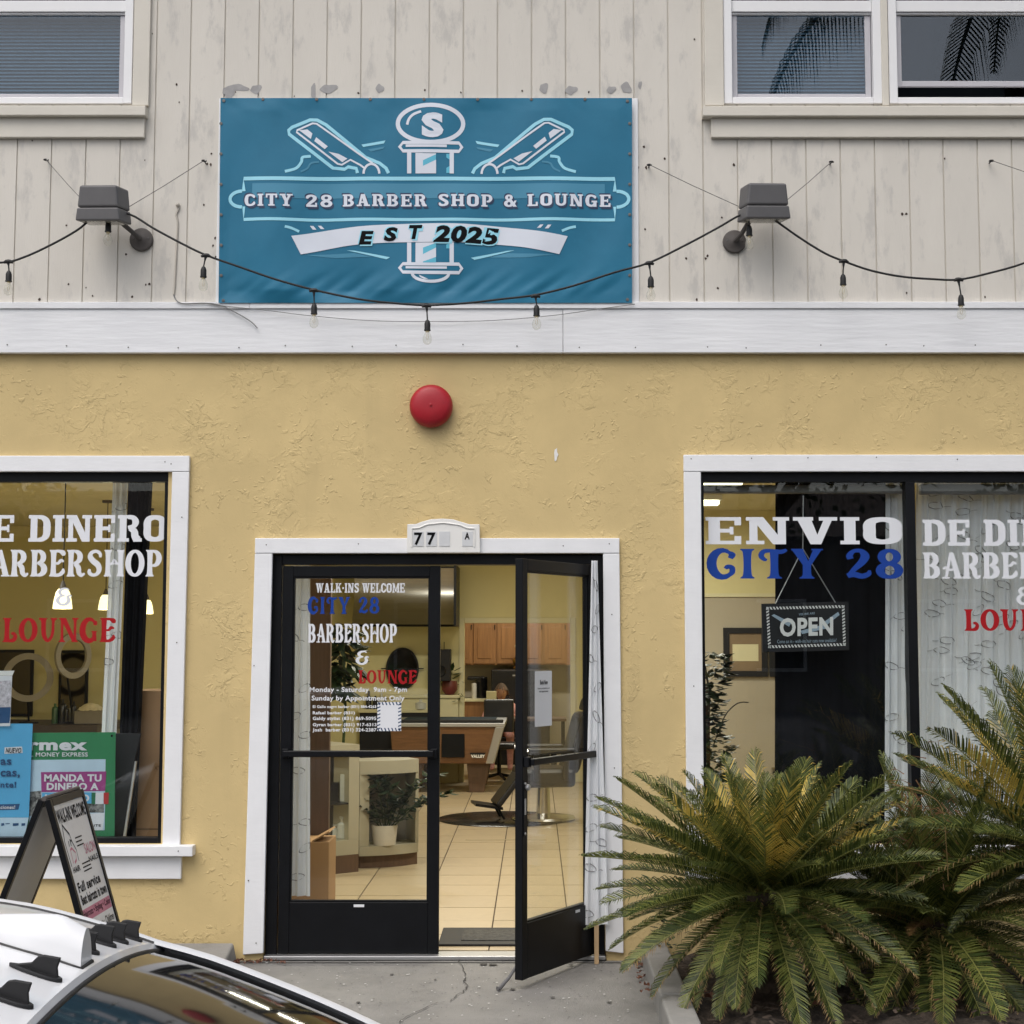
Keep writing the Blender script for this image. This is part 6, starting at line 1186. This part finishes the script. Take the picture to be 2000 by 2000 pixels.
for k in range(420):
    ph = rn.uniform(0,6.283); th = rn.uniform(0,1.75); 
    if math.sin(ph) < -.25 and th > .85: continue
    p = Vector((hx+.082*math.sin(th)*math.cos(ph), hy+.025+.102*math.sin(th)*math.sin(ph), hz+.012+.118*math.cos(th))); dn = Vector((.5*math.cos(ph),.5*math.sin(ph),-.9))*rn.uniform(.03,.07); sd_ = Vector((-math.sin(ph),math.cos(ph),0))*.012
    mb.add([p-sd_,p+sd_,p+dn+sd_*.8,p+dn-sd_*.8],[(0,1,2,3)])
mb.ball((hx,hy+.035,hz+.02),.078,.092,.108,16); obj('hair', mb, MAT['hair'], pr)
t = thing('side_chair', (hx,12.4,0), 'plain dark chair the person sits on', 'chair'); obj('seat', MB().box(hx-.21,hx+.21,12.12,12.55,.38,.42), MAT['vinyl_black'], t, bevel=.01); obj('backrest', MB().box(hx-.2,hx+.2,12.52,12.56,.52,.82), MAT['vinyl_black'], t, bevel=.01)
for sx in (-1,1):
    for y in (12.15,12.54): obj('leg', MB().box(hx+sx*.19-.012,hx+sx*.19+.012,y-.012,y+.012,.001,.379 if y < 12.5 else .60), MAT['black_metal'], t)
# ---------------------------------------------------------------- parked car (its roof shows at the lower left)
mat('car_white', (.74,.745,.755), .35, var=.03, vscale=2, coat=.6, col2=(.62,.61,.59), c2=(.6,.85), c2scale=3)
mat('car_glass', (.010,.010,.010), .05, spec=.32, var=.1); mat('car_rubber', (.01,.01,.011), .55, var=.2); mat('rim', (.45,.45,.46), .3, metal=.9); mat('tail_red', (.28,.01,.012), .2); mat('head_clear', (.6,.62,.64), .15); mat('car_plastic', (.02,.02,.022), .6)
YC = -6.07; RZ = -.22
car = thing('parked_car', (-1.7,YC,RZ), 'white sedan with black roof fins parked in front of the shop', 'car')
def interp(tab, x):
    if x <= tab[0][0]: return tab[0][1]
    for (a,b),(c,d_) in zip(tab,tab[1:]):
        if x <= c: t = (x-a)/(c-a); return b+(d_-b)*t
    return tab[-1][1]
def smoothtab(pts, n=8): return [tuple(p) for p in crom(pts, n)]
far = [P(x,y,2.92) for x,y in ((0,1768),(208,1812),(309,1843),(453,1886),(728,2000))]
edge = smoothtab([(-2.42,1.165),(-2.2,1.205),(-1.8,1.235),(-1.35,1.228)]+[(p.x,p.z) for p in far]+[(-.05,.855),(.12,.775)])
hwt = [(-2.42,.50),(-1.8,.535),(-1.2,.525),(-.7,.49),(-.3,.49),(.12,.56)]
ze = lambda x: interp(edge,x); hw = lambda x: interp(hwt,x)
TE = far[2].x-.0                                           # trailing edge of the roof
def top(x, v, lift=0.):
    h = hw(x); return Vector((x, YC+h*v, ze(x)+.048*(1-v*v)+lift))
mb = MB(); mb.grid(40,26,lambda u, v: top(-2.42+(TE+2.42)*u-.0*u, -1+2*v)); roof = obj('roof', mb, MAT['car_white'], car, smooth='all')
mb = MB(); n = 26
for k in range(n): 
    pass
lip = [top(TE, -1+2*i/n) for i in range(n+1)]
mb = MB(); mb.add([p for p in lip]+[p+Vector((.006,0,-.014)) for p in lip], [(i,i+1,n+2+i,n+1+i) for i in range(n)]); obj('roof_lip', mb, MAT['car_white'], roof)
mb = MB(); mb.tube([p+Vector((.008,0,-.013)) for p in lip], .0045, 8); obj('rear_seal', mb, MAT['car_rubber'], car)
mb = MB(); mb.grid(30,26,lambda u, v: top(TE+.006+(.11-TE)*u, (-1+2*v)*(.985), -.010)); obj('rear_window', mb, MAT['car_glass'], car, smooth='all')
for s in (-1,1):
    mb = MB(); xs = [-2.42+2.53*i/50 for i in range(51)]; vs = []
    for x in xs:
        h = hw(x); z = ze(x)
        for dy, dz in ((-.028,.004),(-.010,.010),(.006,.004),(.016,-.012),(.02,-.04)): vs.append(Vector((x, YC+s*(h+dy), z+dz)))
    mb.add(vs,[(i*5+k,i*5+k+1,(i+1)*5+k+1,(i+1)*5+k) for i in range(50) for k in range(4)]); obj('roof_side_rail', mb, MAT['car_white'], car, smooth='all')
for s in (-1,1):
    mb = MB(); mb.tube([top(x, s*.925, .0005) for x in [-2.40+(TE+2.40)*i/30 for i in range(31)]], .0035, 6); obj('roof_ditch_shadow', mb, MAT['car_rubber'], car)  # black tube standing in for the thin shadow between rail and roof
# greenhouse sides, windscreen, pillars
belt = lambda x: .70+.05*(x+2.4)/2.5
def side(x, v, s, o=0.): return Vector((x+(.42*(1-(x+2.42)/.5) if False else 0), YC+s*((hw(x)+.018)*(1-v)+(.83+o)*v), (ze(x)-.03)*(1-v)+belt(x)*v))
for s in (-1,1):
    mb = MB(); mb.grid(36,6,lambda u, v: side(-2.42+2.5*u, v, s)); obj('side_window', mb, MAT['car_glass'], car, smooth='all')
    for x0,x1,nm in ((-1.40,-1.31,'pillar'),(-.42,.08,'pillar'),(-2.42,-2.36,'pillar')):
        mb = MB(); mb.grid(6,6,lambda u, v: side(x0+(x1-x0)*u, v, s, .006)+Vector((0,s*.006,0))); obj(nm, mb, MAT['car_white'] if x0 != -1.40 else MAT['car_plastic'], car, smooth='all')
mb = MB(); mb.grid(16,20,lambda u, v: Vector((-2.42-.78*u, YC+(-1+2*v)*(.50*(1-u)+.72*u), (1.165+.048*(1-(2*v-1)**2))*(1-u)+(.70+.03*(1-(2*v-1)**2))*u))); obj('windscreen', mb, MAT['car_glass'], car, smooth='all')
tr_ = MB()
for s in (-1,1): tr_.add([(-2.42,YC+s*.51,1.165),(-3.2,YC+s*.73,.70),(-3.12,YC+s*.83,.70),(-2.40,YC+s*.53,1.15)],[(0,1,2,3)]); tr_.add([(-2.42,YC+s*.53,1.14),(-3.12,YC+s*.83,.70),(-2.42,YC+s*.83,.70)],[(0,1,2)])
obj('front_pillar', tr_, MAT['car_white'], car)
# lower body lofted along its length
ztop = smoothtab([(-3.98,.18),(-3.92,.36),(-3.75,.50),(-3.3,.66),(-3.1,.70),(-2.4,.70),(-1,.73),(.1,.765),(.45,.76),(.60,.66),(.66,.40),(.67,.18)],6); wid = smoothtab([(-3.98,.55),(-3.9,.70),(-3.6,.84),(-3,.885),(-1.5,.895),(0,.885),(.4,.83),(.6,.72),(.67,.62)],6)
def body(u, v):
    x = -3.98+4.65*u; w = interp(wid,x); zt_ = interp(ztop,x); s = -1 if v < .5 else 1; t = abs(2*v-1); pts = [(0,zt_+.012),(.5,zt_+.006),(.86,zt_-.02),(.955,zt_-.07),(1.0,min(zt_-.12,.52)),(.995,.25),(.97,.02),(.93,-.05),(.0,-.05)]
    q = t*8; i = min(int(q),7); f = q-i; a,b = pts[i],pts[i+1]; return Vector((x, YC+s*w*(a[0]+(b[0]-a[0])*f), max(-.05,a[1]+(b[1]-a[1])*f)))
mb = MB(); mb.grid(72,64,body); obj('body', mb, MAT['car_white'], car, smooth='all')
for x in (-3.12,-.28):
    for s in (-1,1):
        c = Vector((x,YC+s*.80,RZ+.33)); mb = MB(); mb.lathe([(.19,-.10),(.30,-.11),(.33,-.085),(.33,.085),(.30,.11),(.19,.10)], c, (0,s,0), 32); wh = obj('wheel', mb, MAT['car_rubber'], car, smooth=True); mb = MB(); mb.lathe([(.20,.06),(.195,.095),(.05,.10),(.0,.105)], c, (0,s,0), 24)
        for k in range(5): a = k*1.2566; mb.obox(c+Vector((.12*math.cos(a),s*.108,.12*math.sin(a))), (.09*math.cos(a),0,.09*math.sin(a)), (-.02*math.sin(a),0,.02*math.cos(a)), (0,.008,0))
        obj('rim', mb, MAT['rim'], wh, smooth=True)
        mb = MB(); mb.lathe([(.385,.0),(.385,.06),(.36,.062)], c+Vector((0,s*.045,0)), (0,s,0), 28); obj('wheel_arch', mb, MAT['car_plastic'], car)
for s in (-1,1):
    mb = MB(); mb.obox((.585,YC+s*.62,.56), (.05,0,0), (0,.15,0), (0,0,.075)); obj('tail_light', mb, MAT['tail_red'], car, bevel=.02); mb = MB(); mb.obox((-3.80,YC+s*.62,.40), (.09,0,.03), (0,.14,0), (0,0,.05)); obj('headlight', mb, MAT['head_clear'], car, bevel=.02)
    mb = MB(); mb.obox((-2.72,YC+s*.98,.76), (.05,0,0), (0,.11,0), (0,0,.065)); obj('door_mirror', mb, MAT['car_white'], car, bevel=.025)
    for x in (-1.75,-.75): mb = MB(); mb.obox((x,YC+s*.905,.55), (.09,0,0), (0,.012,0), (0,0,.014)); obj('door_handle', mb, MAT['car_white'], car, bevel=.006)
mb = MB(); mb.obox((.67,YC,.33), (.006,0,0), (0,.155,0), (0,0,.075)); obj('number_plate', mb, MAT['sign_white'], car)
# shark-fin aerial on the roof's centre line
ya = YC+.055; x1 = P(168,1890,2.485).x; L_ = .225
def fin(u, v):                                             # u along, v around
    x = x1-L_+L_*u; h = .066*(min(1,u*1.25)**.62)*(1 if u < .86 else 1-.10*(u-.86)/.14); w = .030*(min(1,u*1.6)**.55)
    a = math.pi*v; y = w*math.cos(a)*(1-.35*math.sin(a)); z = h*math.sin(a)**.55
    return Vector((x, ya+y, top(x,(ya-YC)/hw(x)).z-.002+z))
mb = MB(); mb.grid(28,18,fin); k0 = len(mb.v); cap = [fin(1,j/18) for j in range(19)]; mb.add(cap,[tuple(range(19))]); an_ = obj('roof_aerial', mb, MAT['car_white'], car, smooth=True)
mb = MB(); b_ = [fin(i/20,0) for i in range(21)]+[fin(i/20,1) for i in range(20,-1,-1)]; mb.tube([p+Vector((0,0,.001)) for p in b_+[b_[0]]], .0045, 6); obj('aerial_gasket', mb, MAT['car_rubber'], an_)
# black stick-on vortex fins in a row along the trailing edge
rn = random.Random(2)
for k,(px,py,d) in enumerate([(277,1831,2.835),(250,1845,2.745),(226,1857,2.67),(193,1876,2.57),(120,1915,2.36),(64,1947,2.225),(2,1981,2.095),(-60,2030,1.99),(-120,2090,1.88),(-190,2160,1.76)]):
    y = d-DST; xr = P(px,py,d).x if k < 7 else TE-.045; l = .078; v = (y-YC)/hw(xr)
    f0 = lambda a, dy, dz: (lambda q: Vector((q.x, y+dy, q.z+dz)))(top(xr-l+l*a, v))
    mb = MB(); n = 12; ring_ = []
    for i in range(n*2): an = math.pi*i/n; ring_.append(f0(.5+.52*math.cos(an), .0125*math.sin(an)*(1.1+.3*math.cos(an)), .001))
    m = len(ring_); mb.add(ring_+[p+Vector((0,0,.005)) for p in ring_], [tuple(range(m,2*m))]+[(i,(i+1)%m,m+(i+1)%m,m+i) for i in range(m)])
    pr_ = [(.04,.004),(.25,.010),(.42,.015),(.55,.028),(.66,.032),(.98,.036),(.92,.02),(.94,.004)]
    mb.prism([f0(a,-.0035,z) for a,z in pr_], (0,.007,0)); obj('roof_fin', mb, MAT['car_rubber'], car, bevel=.0015)
# ---------------------------------------------------------------- sago palms in the bed
def leafmat(name, col, rough=.45, tr=.25): return mat(name, col, rough, var=.35, vscale=14, rand=.18, transl=tr, spec=.4)
leafmat('frond_green', (.050,.072,.017)); leafmat('frond_light', (.155,.172,.040)); leafmat('frond_yellow', (.58,.42,.085)); leafmat('frond_tan', (.30,.20,.080)); leafmat('frond_brown', (.20,.105,.045)); leafmat('frond_rib', (.24,.24,.070))
mat('palm_bark', (.055,.038,.025), .95, var=.5, vscale=30, bump=.01, bscale=40)
FM = [MAT['frond_green'],MAT['frond_light'],MAT['frond_yellow'],MAT['frond_tan'],MAT['frond_rib'],MAT['frond_brown']]
def frond_mesh(L, el, droop, style, seed, npair=46, wl=.125, vee=.45):
    """one frond, base at the origin, growing along +X; style: 0 green, 1 yellow heart, 2 tan edged, 3 dead"""
    rn = random.Random(seed); mb = MB(); pts = []; x = z = y = 0; n = 24; side_ = rn.uniform(-.12,.12)
    for i in range(n+1):
        t = i/n; a = math.radians(el-droop*t**1.25); pts.append((Vector((x,y,z)), Vector((math.cos(a),0,math.sin(a))))); x += L/n*math.cos(a); z += L/n*math.sin(a); y += side_*L/n*t
    def at(t): q = t*n; i = min(int(q),n-1); f = q-i; return pts[i][0].lerp(pts[i+1][0],f), pts[i][1].lerp(pts[i+1][1],f).normalized()
    mb.cur = 4 if style < 3 else 5; mb.tube([p for p,_ in pts], [.0062*(1-.75*i/n) for i in range(n+1)], 5)
    for k in range(npair):
        t = .10+.90*(k+.5)/npair; p, d = at(t); up = Vector((-d.z,0,d.x)); l = wl*(.45+.55*math.sin(math.pi*min(1,.12+t*.80)))*(1 if t < .9 else 1-.6*(t-.9)/.1)
        for s in (-1,1):
            sd_ = Vector((0,s,0)); fw = .62+.95*t**2; dr = (sd_*math.cos(vee)+up*math.sin(vee)+d*fw+Vector((rn.uniform(-.07,.07),rn.uniform(-.07,.07),rn.uniform(-.08,.08)))).normalized(); ll = l*rn.uniform(.86,1.08)
            w = .0050; wv = d*w; m1 = p+dr*ll*.55+up*.004; tip = p+dr*ll-up*(.012+.02*rn.random())*(ll/.12) + (Vector((rn.uniform(-.02,.02),rn.uniform(-.02,.02),-.03)) if style == 3 else Vector((0,0,0)))
            a_ = p+dr*ll*.28
            c0 = 0 if rn.random() < .55 else 1; c1 = c0
            if style == 1: 
                if rn.random() < .97*math.exp(-((t-.52)/.26)**2)*(1 if (seed+s) % 3 else .35): c0 = c1 = 2
                elif t < .75 and rn.random() < .5: c0 = c1 = 1
            if style == 2: c1 = 3 if rn.random() < .85 else c0; c0 = 1 if rn.random() < .6 else 0
            if style == 3: c0 = c1 = rn.choice((3,5,5))
            mb.cur = c0; mb.add([p-wv*.7,p+wv*.7,a_+wv*1.15,m1+wv,m1-wv,a_-wv*1.15],[(0,1,2,5),(5,2,3,4)])
            mb.cur = c1 if style != 2 or rn.random() < .6 else c0
            m2 = p+dr*ll*.80+up*.002; 
            mb.cur = c0; mb.add([m1-wv,m1+wv,m2+wv*.8,m2-wv*.8],[(0,1,2,3)]); mb.cur = c1; mb.add([m2-wv*.8,m2+wv*.8,tip],[(0,1,2)])
    me = bpy.data.meshes.new('frond'); me.from_pydata([tuple(v) for v in mb.v],[],mb.f); me.polygons.foreach_set('material_index', mb.mi)
    for m in FM: me.materials.append(m)
    return me
LIB = {}
def lib(el, droop, style, var):
    k = (el,droop,style,var)
    if k not in LIB: LIB[k] = frond_mesh(1.0, el, droop, style, hash(k) % 9973, npair=64, wl=.16)
    return LIB[k]
def sago(base, crown_z, lab, rings, seed, group='sago palms in the planting bed'):
    rn = random.Random(seed); t = thing('sago_palm', base, lab, 'sago palm', group); b = Vector(base); h = crown_z-b.z
    mb = MB(); prof = []
    for i in range(13): u = i/12; prof.append(((.085+.03*math.sin(u*3.1))*(1+.10*(-1)**i), -.03+(h+.03)*u))
    mb.lathe(prof, b, (0,0,1), 16); obj('trunk', mb, MAT['palm_bark'], t)
    mb = MB()
    for i in range(60):
        a = rn.uniform(0,6.28); z = rn.uniform(.05,1)*h; p = b+Vector((.085*math.cos(a),.085*math.sin(a),z)); mb.add([p+Vector((-.02*math.sin(a),.02*math.cos(a),0)),p+Vector((.02*math.sin(a),-.02*math.cos(a),0)),p+Vector((.05*math.cos(a),.05*math.sin(a),.06))],[(0,1,2)])
    obj('leaf_bases', mb, MAT['palm_bark'], t, kind='stuff')
    mb = MB(); mb.ball(b+Vector((0,0,h+.01)),.055,.055,.07,12); obj('cone', mb, MAT['frond_brown'], t)
    for (n,el,droop,style,L,jit,a0,a1) in rings:
        for k in range(n):
            a = math.radians(a0+(a1-a0)*(k+rn.uniform(.2,.8))/n); st_ = style if isinstance(style,int) else rn.choice(style)
            o = bpy.data.objects.new('frond', lib(el,droop,st_,rn.randrange(3))); COL.objects.link(o); o.parent = t; WO[o] = b
            s = L*rn.uniform(.9,1.1); o.location = (.045*math.cos(a),.045*math.sin(a),h-.02+rn.uniform(-.03,.02)); o.scale = (s,s,s)
            o.rotation_euler = (rn.uniform(-.35,.35)*jit, math.radians(rn.uniform(-6,6))*jit, a)
p1 = P(1492,1740,7.35)
sago((p1.x,p1.y,.03), p1.z, 'large sago palm with yellowed upright fronds in front of the right window',
     [(10,80,8,(1,1,0),.57,.7,0,360),(15,66,12,(1,1,0),.68,.8,0,360),(17,52,14,(0,1,0),.78,.8,0,360),(17,38,16,(0,0,1),.80,.8,0,360),(16,24,18,0,.82,.8,0,360),(14,10,22,0,.80,.8,0,360),(12,-4,22,0,.74,.8,-5,185),(11,-20,22,0,.66,.8,-10,190),(5,-34,20,0,.6,.8,0,180),(8,-8,34,(0,2),.70,.8,-185,5),(7,-24,30,2,.70,.8,-175,-5),(6,-42,22,2,.58,.8,-165,-15)], 1)
p2 = P(1826,1800,7.55)
sago((p2.x,p2.y,.03), p2.z, 'low dark sago palm between the two larger ones',
     [(7,78,10,0,.80,.8,0,360),(15,60,14,0,.80,.8,0,360),(18,42,18,0,.76,.8,0,360),(16,22,22,(0,2),.74,.8,0,360),(11,0,22,0,.74,.8,-5,185),(10,-18,20,0,.66,.8,0,180),(8,-10,34,2,.76,.8,-170,-10),(8,-32,28,2,.74,.8,-160,-20),(3,30,40,3,.5,1,-200,-100)], 2)
p3 = P(2090,1660,7.30)
sago((p3.x,p3.y,.03), p3.z, 'tall sago palm at the right edge, fronds reaching over the curtain',
     [(9,78,10,(0,1),.85,.8,0,360),(13,58,14,(0,0,1),.95,.8,0,360),(14,40,18,(0,1),.92,.8,0,360),(12,20,22,(0,2),.86,.8,0,360),(9,2,30,2,.76,.8,0,360),(8,-18,24,0,.7,.8,20,200),(1,-8,40,3,.60,.8,-215,-150)], 3)
# a dead dry clump between them and a thin dry vine across the bed
db = MB(); rn = random.Random(12)
for k in range(260):
    c = P(1800+rn.gauss(0,40), 1620+rn.gauss(0,60), 7.35+rn.uniform(-.1,.15)); d_ = Vector((rn.uniform(-1,1),rn.uniform(-.4,.4),rn.uniform(-.9,.7))).normalized()*rn.uniform(.03,.10); w = Vector((-d_.z,0,d_.x)).normalized()*.0028
    db.add([c-w,c+w,c+d_],[(0,1,2)])
tag(obj('dry_leaflets', db, MAT['frond_brown'], kind='stuff'), 'brown dead leaflets tangled between the sago palms', 'dead leaves')
vn = MB(); vn.tube(crom([tuple(P(x,y,7.1)) for x,y in ((1716,1520),(1760,1535),(1812,1552),(1840,1580),(1848,1650),(1852,1720))],5), .0022, 5); vn.tube(crom([tuple(P(x,y,7.2)) for x,y in ((1735,1612),(1750,1690),(1752,1740))],5), .0018, 5); tag(obj('dry_vine', vn, MAT['frond_tan']), 'thin pale dry vine strung across the sago fronds', 'vine')
# thin leafy weed by the kerb and wall
wd_ = MB(); 
for x,y in ((.66,-.22),(.72,-.35),(.69,-.1)): leaves(wd_, (x,y,.05), 30, .06, .42, .05, int(x*100), .5, .4, .6)
tag(obj('weed_shrub', wd_, MAT['leaf_dark']), 'small dark weed at the wall corner behind the kerb', 'weed')
# ---------------------------------------------------------------- A-board on the pavement
ab = thing('a_board', (P(60,1984,7.45).x,-1.05,gz(-1.05)), 'white folding salon A-board with black edges beside the parked car', 'A-board')
dn_, df_ = 7.2, 7.72; zt_ = P(92,1562,dn_).z; xt = P(92,1562,dn_).x; xtf = P(158,1543,df_).x; zg = gz(dn_-DST); zgf = gz(df_-DST); xr = P(214,1984,dn_).x; xrf = P(281,1937,df_).x; xl = P(-95,1984,dn_).x; xlf = xl+(xtf-xt)
TN, TF = Vector((xt,dn_-DST,zt_)), Vector((xtf,df_-DST,zt_)); BRN, BLN = Vector((xr,dn_-DST,zg)), Vector((xl,dn_-DST,zg)); BRF, BLF = BRN+TF-TN, BLN+TF-TN
nr = (BRN-TN).cross(TF-TN).normalized(); nr = nr if nr.x > 0 else -nr; nl_ = (BLN-TN).cross(TF-TN).normalized(); nl_ = nl_ if nl_.x < 0 else -nl_
mat('board_white', (.70,.70,.71), .5, var=.04, col2=(.56,.55,.53), c2=(.55,.8), c2scale=6); mat('board_back', (.52,.51,.49), .6, var=.06, vscale=5)
def panel(tn,tf,bn,bf,nv,m,o):
    th = .012
    f = lambda u, v, e=0.: (tn.lerp(tf,u)).lerp(bn.lerp(bf,u), v)+nv*e
    mb = MB(); mb.hexa([f(.06,.985,-th),f(.94,.985,-th),f(.94,.985,th*.4),f(.06,.985,th*.4),f(.06,.035,-th),f(.94,.035,-th),f(.94,.035,th*.4),f(.06,.035,th*.4)]); obj('panel', mb, MAT[m], ab)
    for (u0,u1,v0,v1) in ((0,.06,0,1),(.94,1,0,1),(.0601,.9399,.0,.034)):
        mb = MB(); mb.hexa([f(u0,v1,-th*1.3),f(u1,v1,-th*1.3),f(u1,v1,th),f(u0,v1,th),f(u0,v0,-th*1.3),f(u1,v0,-th*1.3),f(u1,v0,th),f(u0,v0,th)]); obj('edge_frame', mb, MAT['black_metal'], ab, bevel=.003)
    return f
fR = panel(TN,TF,BRN,BRF,nr,'board_white',0); panel(TN+Vector((-.03,0,0)),TF+Vector((-.03,0,0)),BLN,BLF,nl_,'board_back',0)
mb = MB(); mb.tube([TN+Vector((-.015,0,.004)),TF+Vector((-.015,0,.004))],.012,8); obj('hinge', mb, MAT['lamp_mount'], ab)
IK = MAT['ink_black']; PK = mat('pink_band', (.52,.19,.27), .6); 
def on(u0,u1,v0,v1,e=.0062): return lambda a, b: fR(u0+(u1-u0)*a, v1+(v0-v1)*b, e)
for tx,u0,u1,v0,v1,bo in [('WALK-INS WELCOME',.10,.92,.055,.118,.03),('HAIR',.14,.34,.315,.34,.02),('SALON',.60,.92,.238,.285,.01),('NAILS',.64,.92,.30,.325,.02),('Full service',.14,.80,.385,.43,.03),('Best haircuts in town',.14,.90,.44,.485,.03),('Haircuts • Styling • Color',.10,.92,.508,.545,.01),('Men · Women · Children',.14,.90,.575,.61,.01)]:
    if tx.startswith('Haircuts'):
        mb = MB(); mb.add([fR(.08,.555,.0052),fR(.93,.555,.0052),fR(.93,.502,.0052),fR(.08,.502,.0052)],[(0,1,2,3)]); obj('pink_band', mb, PK, ab)
    type_on('lettering', tx, None, 0, IK if tx != 'SALON' else PK, ab, bold=bo, mapf=on(u0,u1,v0,v1))
for k in range(4): type_on('lettering', ['CALL FOR','AN APPOINTMENT','WALK-INS','WELCOME'][k] if False else ['hair cut','color','styling','nails'][k], None, 0, IK, ab, bold=.0, mapf=on(.40,.62,.20+.022*k,.214+.022*k)) if k < 0 else None
def stroke(pts, w, m): 
    mb = MB()
    for q in ribbon([(x,y,w) for x,y in pts], False): mb.add([fR(u,v,.0058) for u,v in q],[(0,1,2,3)])
    obj('logo', mb, m, ab)
stroke([(.13,.31),(.12,.20),(.17,.125),(.30,.175),(.31,.20),(.28,.205)],.012,IK); stroke([(.31,.205),(.37,.25),(.36,.30)],.01,IK); stroke([(.22,.20),(.21,.225)],.012,IK); stroke([(.27,.195),(.265,.225)],.012,IK); stroke([(.20,.30),(.21,.24),(.26,.235),(.33,.26),(.30,.29),(.24,.30)],.012,PK)
stroke([(.42,.20),(.62,.20)],.006,IK); stroke([(.42,.218),(.60,.218)],.006,IK); stroke([(.42,.236),(.62,.236)],.006,IK); stroke([(.42,.318),(.66,.318)],.006,IK); stroke([(.42,.335),(.66,.335)],.006,IK); stroke([(.42,.352),(.66,.352)],.006,IK)
# ---------------------------------------------------------------- across the street (seen mirrored in the glass)
mat('far_wall', (.16,.13,.105), .85, var=.1, vscale=.6); mat('far_roof', (.07,.05,.045), .85); mat('far_glass', (.02,.025,.03), .1, spec=.7)
ob = thing('opposite_building', (0,-34,RZ), 'low tan building with a dark roof mirrored faintly in the shop glass', 'building')
obj('wall', MB().box(-30,30,-40,-34,RZ,4.6), MAT['far_wall'], ob); mb = MB(); mb.prism([(-31,-40.6,4.601),(-31,-33.4,4.601),(-31,-37,6.2)],(62,0,0)); obj('roof', mb, MAT['far_roof'], ob)
for k in range(12):
    x = -27+k*4.8; w = obj('window', MB().box(x-.9,x+.9,-33.999,-33.95,.9,2.9), MAT['vinyl_white'], ob); obj('pane', MB().box(x-.8,x+.8,-33.949,-33.93,1.0,2.8), MAT['far_glass'], w)
obj('door', MB().box(1.4,2.4,-33.999,-33.95,RZ,2.1), MAT['wood_brown'], ob)
mat('tree_leaf', (.035,.055,.02), .6, var=.4, vscale=3, transl=.2); mat('tree_bark', (.09,.065,.045), .95, var=.3, vscale=8)
def street_tree(x, y, h, r, seed, lab):
    rn = random.Random(seed); t = thing('street_tree', (x,y,RZ), lab, 'tree', 'trees across the street'); mb = MB(); mb.tube([(x,y,RZ-.05),(x+.1,y,h*.3),(x,y+.1,h*.55),(x+.1,y,h*.8)],[.22,.17,.12,.05],8)
    for k in range(6): a = rn.uniform(0,6.28); mb.tube([(x,y,h*.4),(x+r*.4*math.cos(a),y+r*.4*math.sin(a),h*.6),(x+r*.7*math.cos(a),y+r*.7*math.sin(a),h*.78)],[.09,.06,.02],6)
    obj('trunk', mb, MAT['tree_bark'], t); fb = MB(); cl = [(rn.uniform(-.7,.7)*r, rn.uniform(-.7,.7)*r, h*(.55+.4*rn.random()), r*rn.uniform(.28,.45)) for _ in range(22)]
    for cx_,cy_,cz_,cr in cl:
        for _ in range(110):
            d_ = Vector((rn.gauss(0,1),rn.gauss(0,1),rn.gauss(0,.8))).normalized()*cr*rn.uniform(.6,1.05); p = Vector((x+cx_,y+cy_,cz_))+d_; a_ = Vector((rn.uniform(-1,1),rn.uniform(-1,1),rn.uniform(-1,1))).normalized()*.13; b_ = a_.cross(Vector((rn.uniform(-1,1),rn.uniform(-1,1),rn.uniform(-1,1)))).normalized()*.07
            fb.add([p-a_,p+b_,p+a_,p-b_],[(0,1,2,3)])
    obj('crown', fb, MAT['tree_leaf'], t)
for k,(x,y,h,r) in enumerate([(-13,-24,8.5,3.6),(-4.5,-25,7.5,3.2),(4.5,-24.5,8.8,3.8),(13,-25,8,3.4)]): street_tree(x,y,h,r,k+20,['broad street tree far left across the road','smaller street tree left of centre across the road','tallest street tree right of centre across the road','street tree far right across the road'][k])
# feather palm whose hanging fronds are mirrored in the upper windows
ft_ = thing('feather_palm', (5.0,-5.6,RZ), 'tall feather palm mirrored in the upper right windows', 'palm tree'); mat('palm_trunk', (.12,.10,.08), .95, var=.2, vscale=10, bump=.01, bscale=20); mat('palm_leaf', (.03,.05,.015), .5, var=.3, vscale=10)
CZP = 8.7; cx_, cy_ = 5.0, -5.6
mb = MB(); mb.tube([(cx_,cy_,RZ-.05),(cx_-.05,cy_,2.5),(cx_+.05,cy_,5.5),(cx_,cy_,CZP)],[.24,.19,.17,.15],14); obj('trunk', mb, MAT['palm_trunk'], ft_, smooth=True)
rn = random.Random(31)
for k in range(18):
    a = math.radians(20*k+rn.uniform(-6,6)); el = math.radians(rn.choice((18,38,58))); L_ = rn.uniform(3.4,4.6); p = Vector((cx_,cy_,CZP)); pts = [p.copy()]; n = 14
    for i in range(n): e = el-math.radians(95)*((i+1)/n)**1.4; p = p+Vector((math.cos(a)*math.cos(e),math.sin(a)*math.cos(e),math.sin(e)))*L_/n; pts.append(p.copy())
    mb = MB(); mb.tube(pts,[.045*(1-.8*i/n) for i in range(n+1)],6); s_ = Vector((-math.sin(a),math.cos(a),0))
    for i in range(70):
        t = .12+.88*i/70; q = t*n; j = min(int(q),n-1); b0 = pts[j].lerp(pts[j+1],q-j); tn = (pts[j+1]-pts[j]).normalized()
        for s in (-1,1):
            l = .75*math.sin(math.pi*min(1,.2+t*.75))*rn.uniform(.8,1.1); m1 = b0+s_*s*l*.30+tn*l*.2+Vector((0,0,-l*.10)); tip = b0+s_*s*l*.42+tn*l*.25+Vector((0,0,-l*.85)); w = tn*.014; mb.add([b0-w,b0+w,m1+w,m1-w],[(0,1,2,3)]); mb.add([m1-w,m1+w,tip],[(0,1,2)])
    obj('palm_frond', mb, MAT['palm_leaf'], ft_)
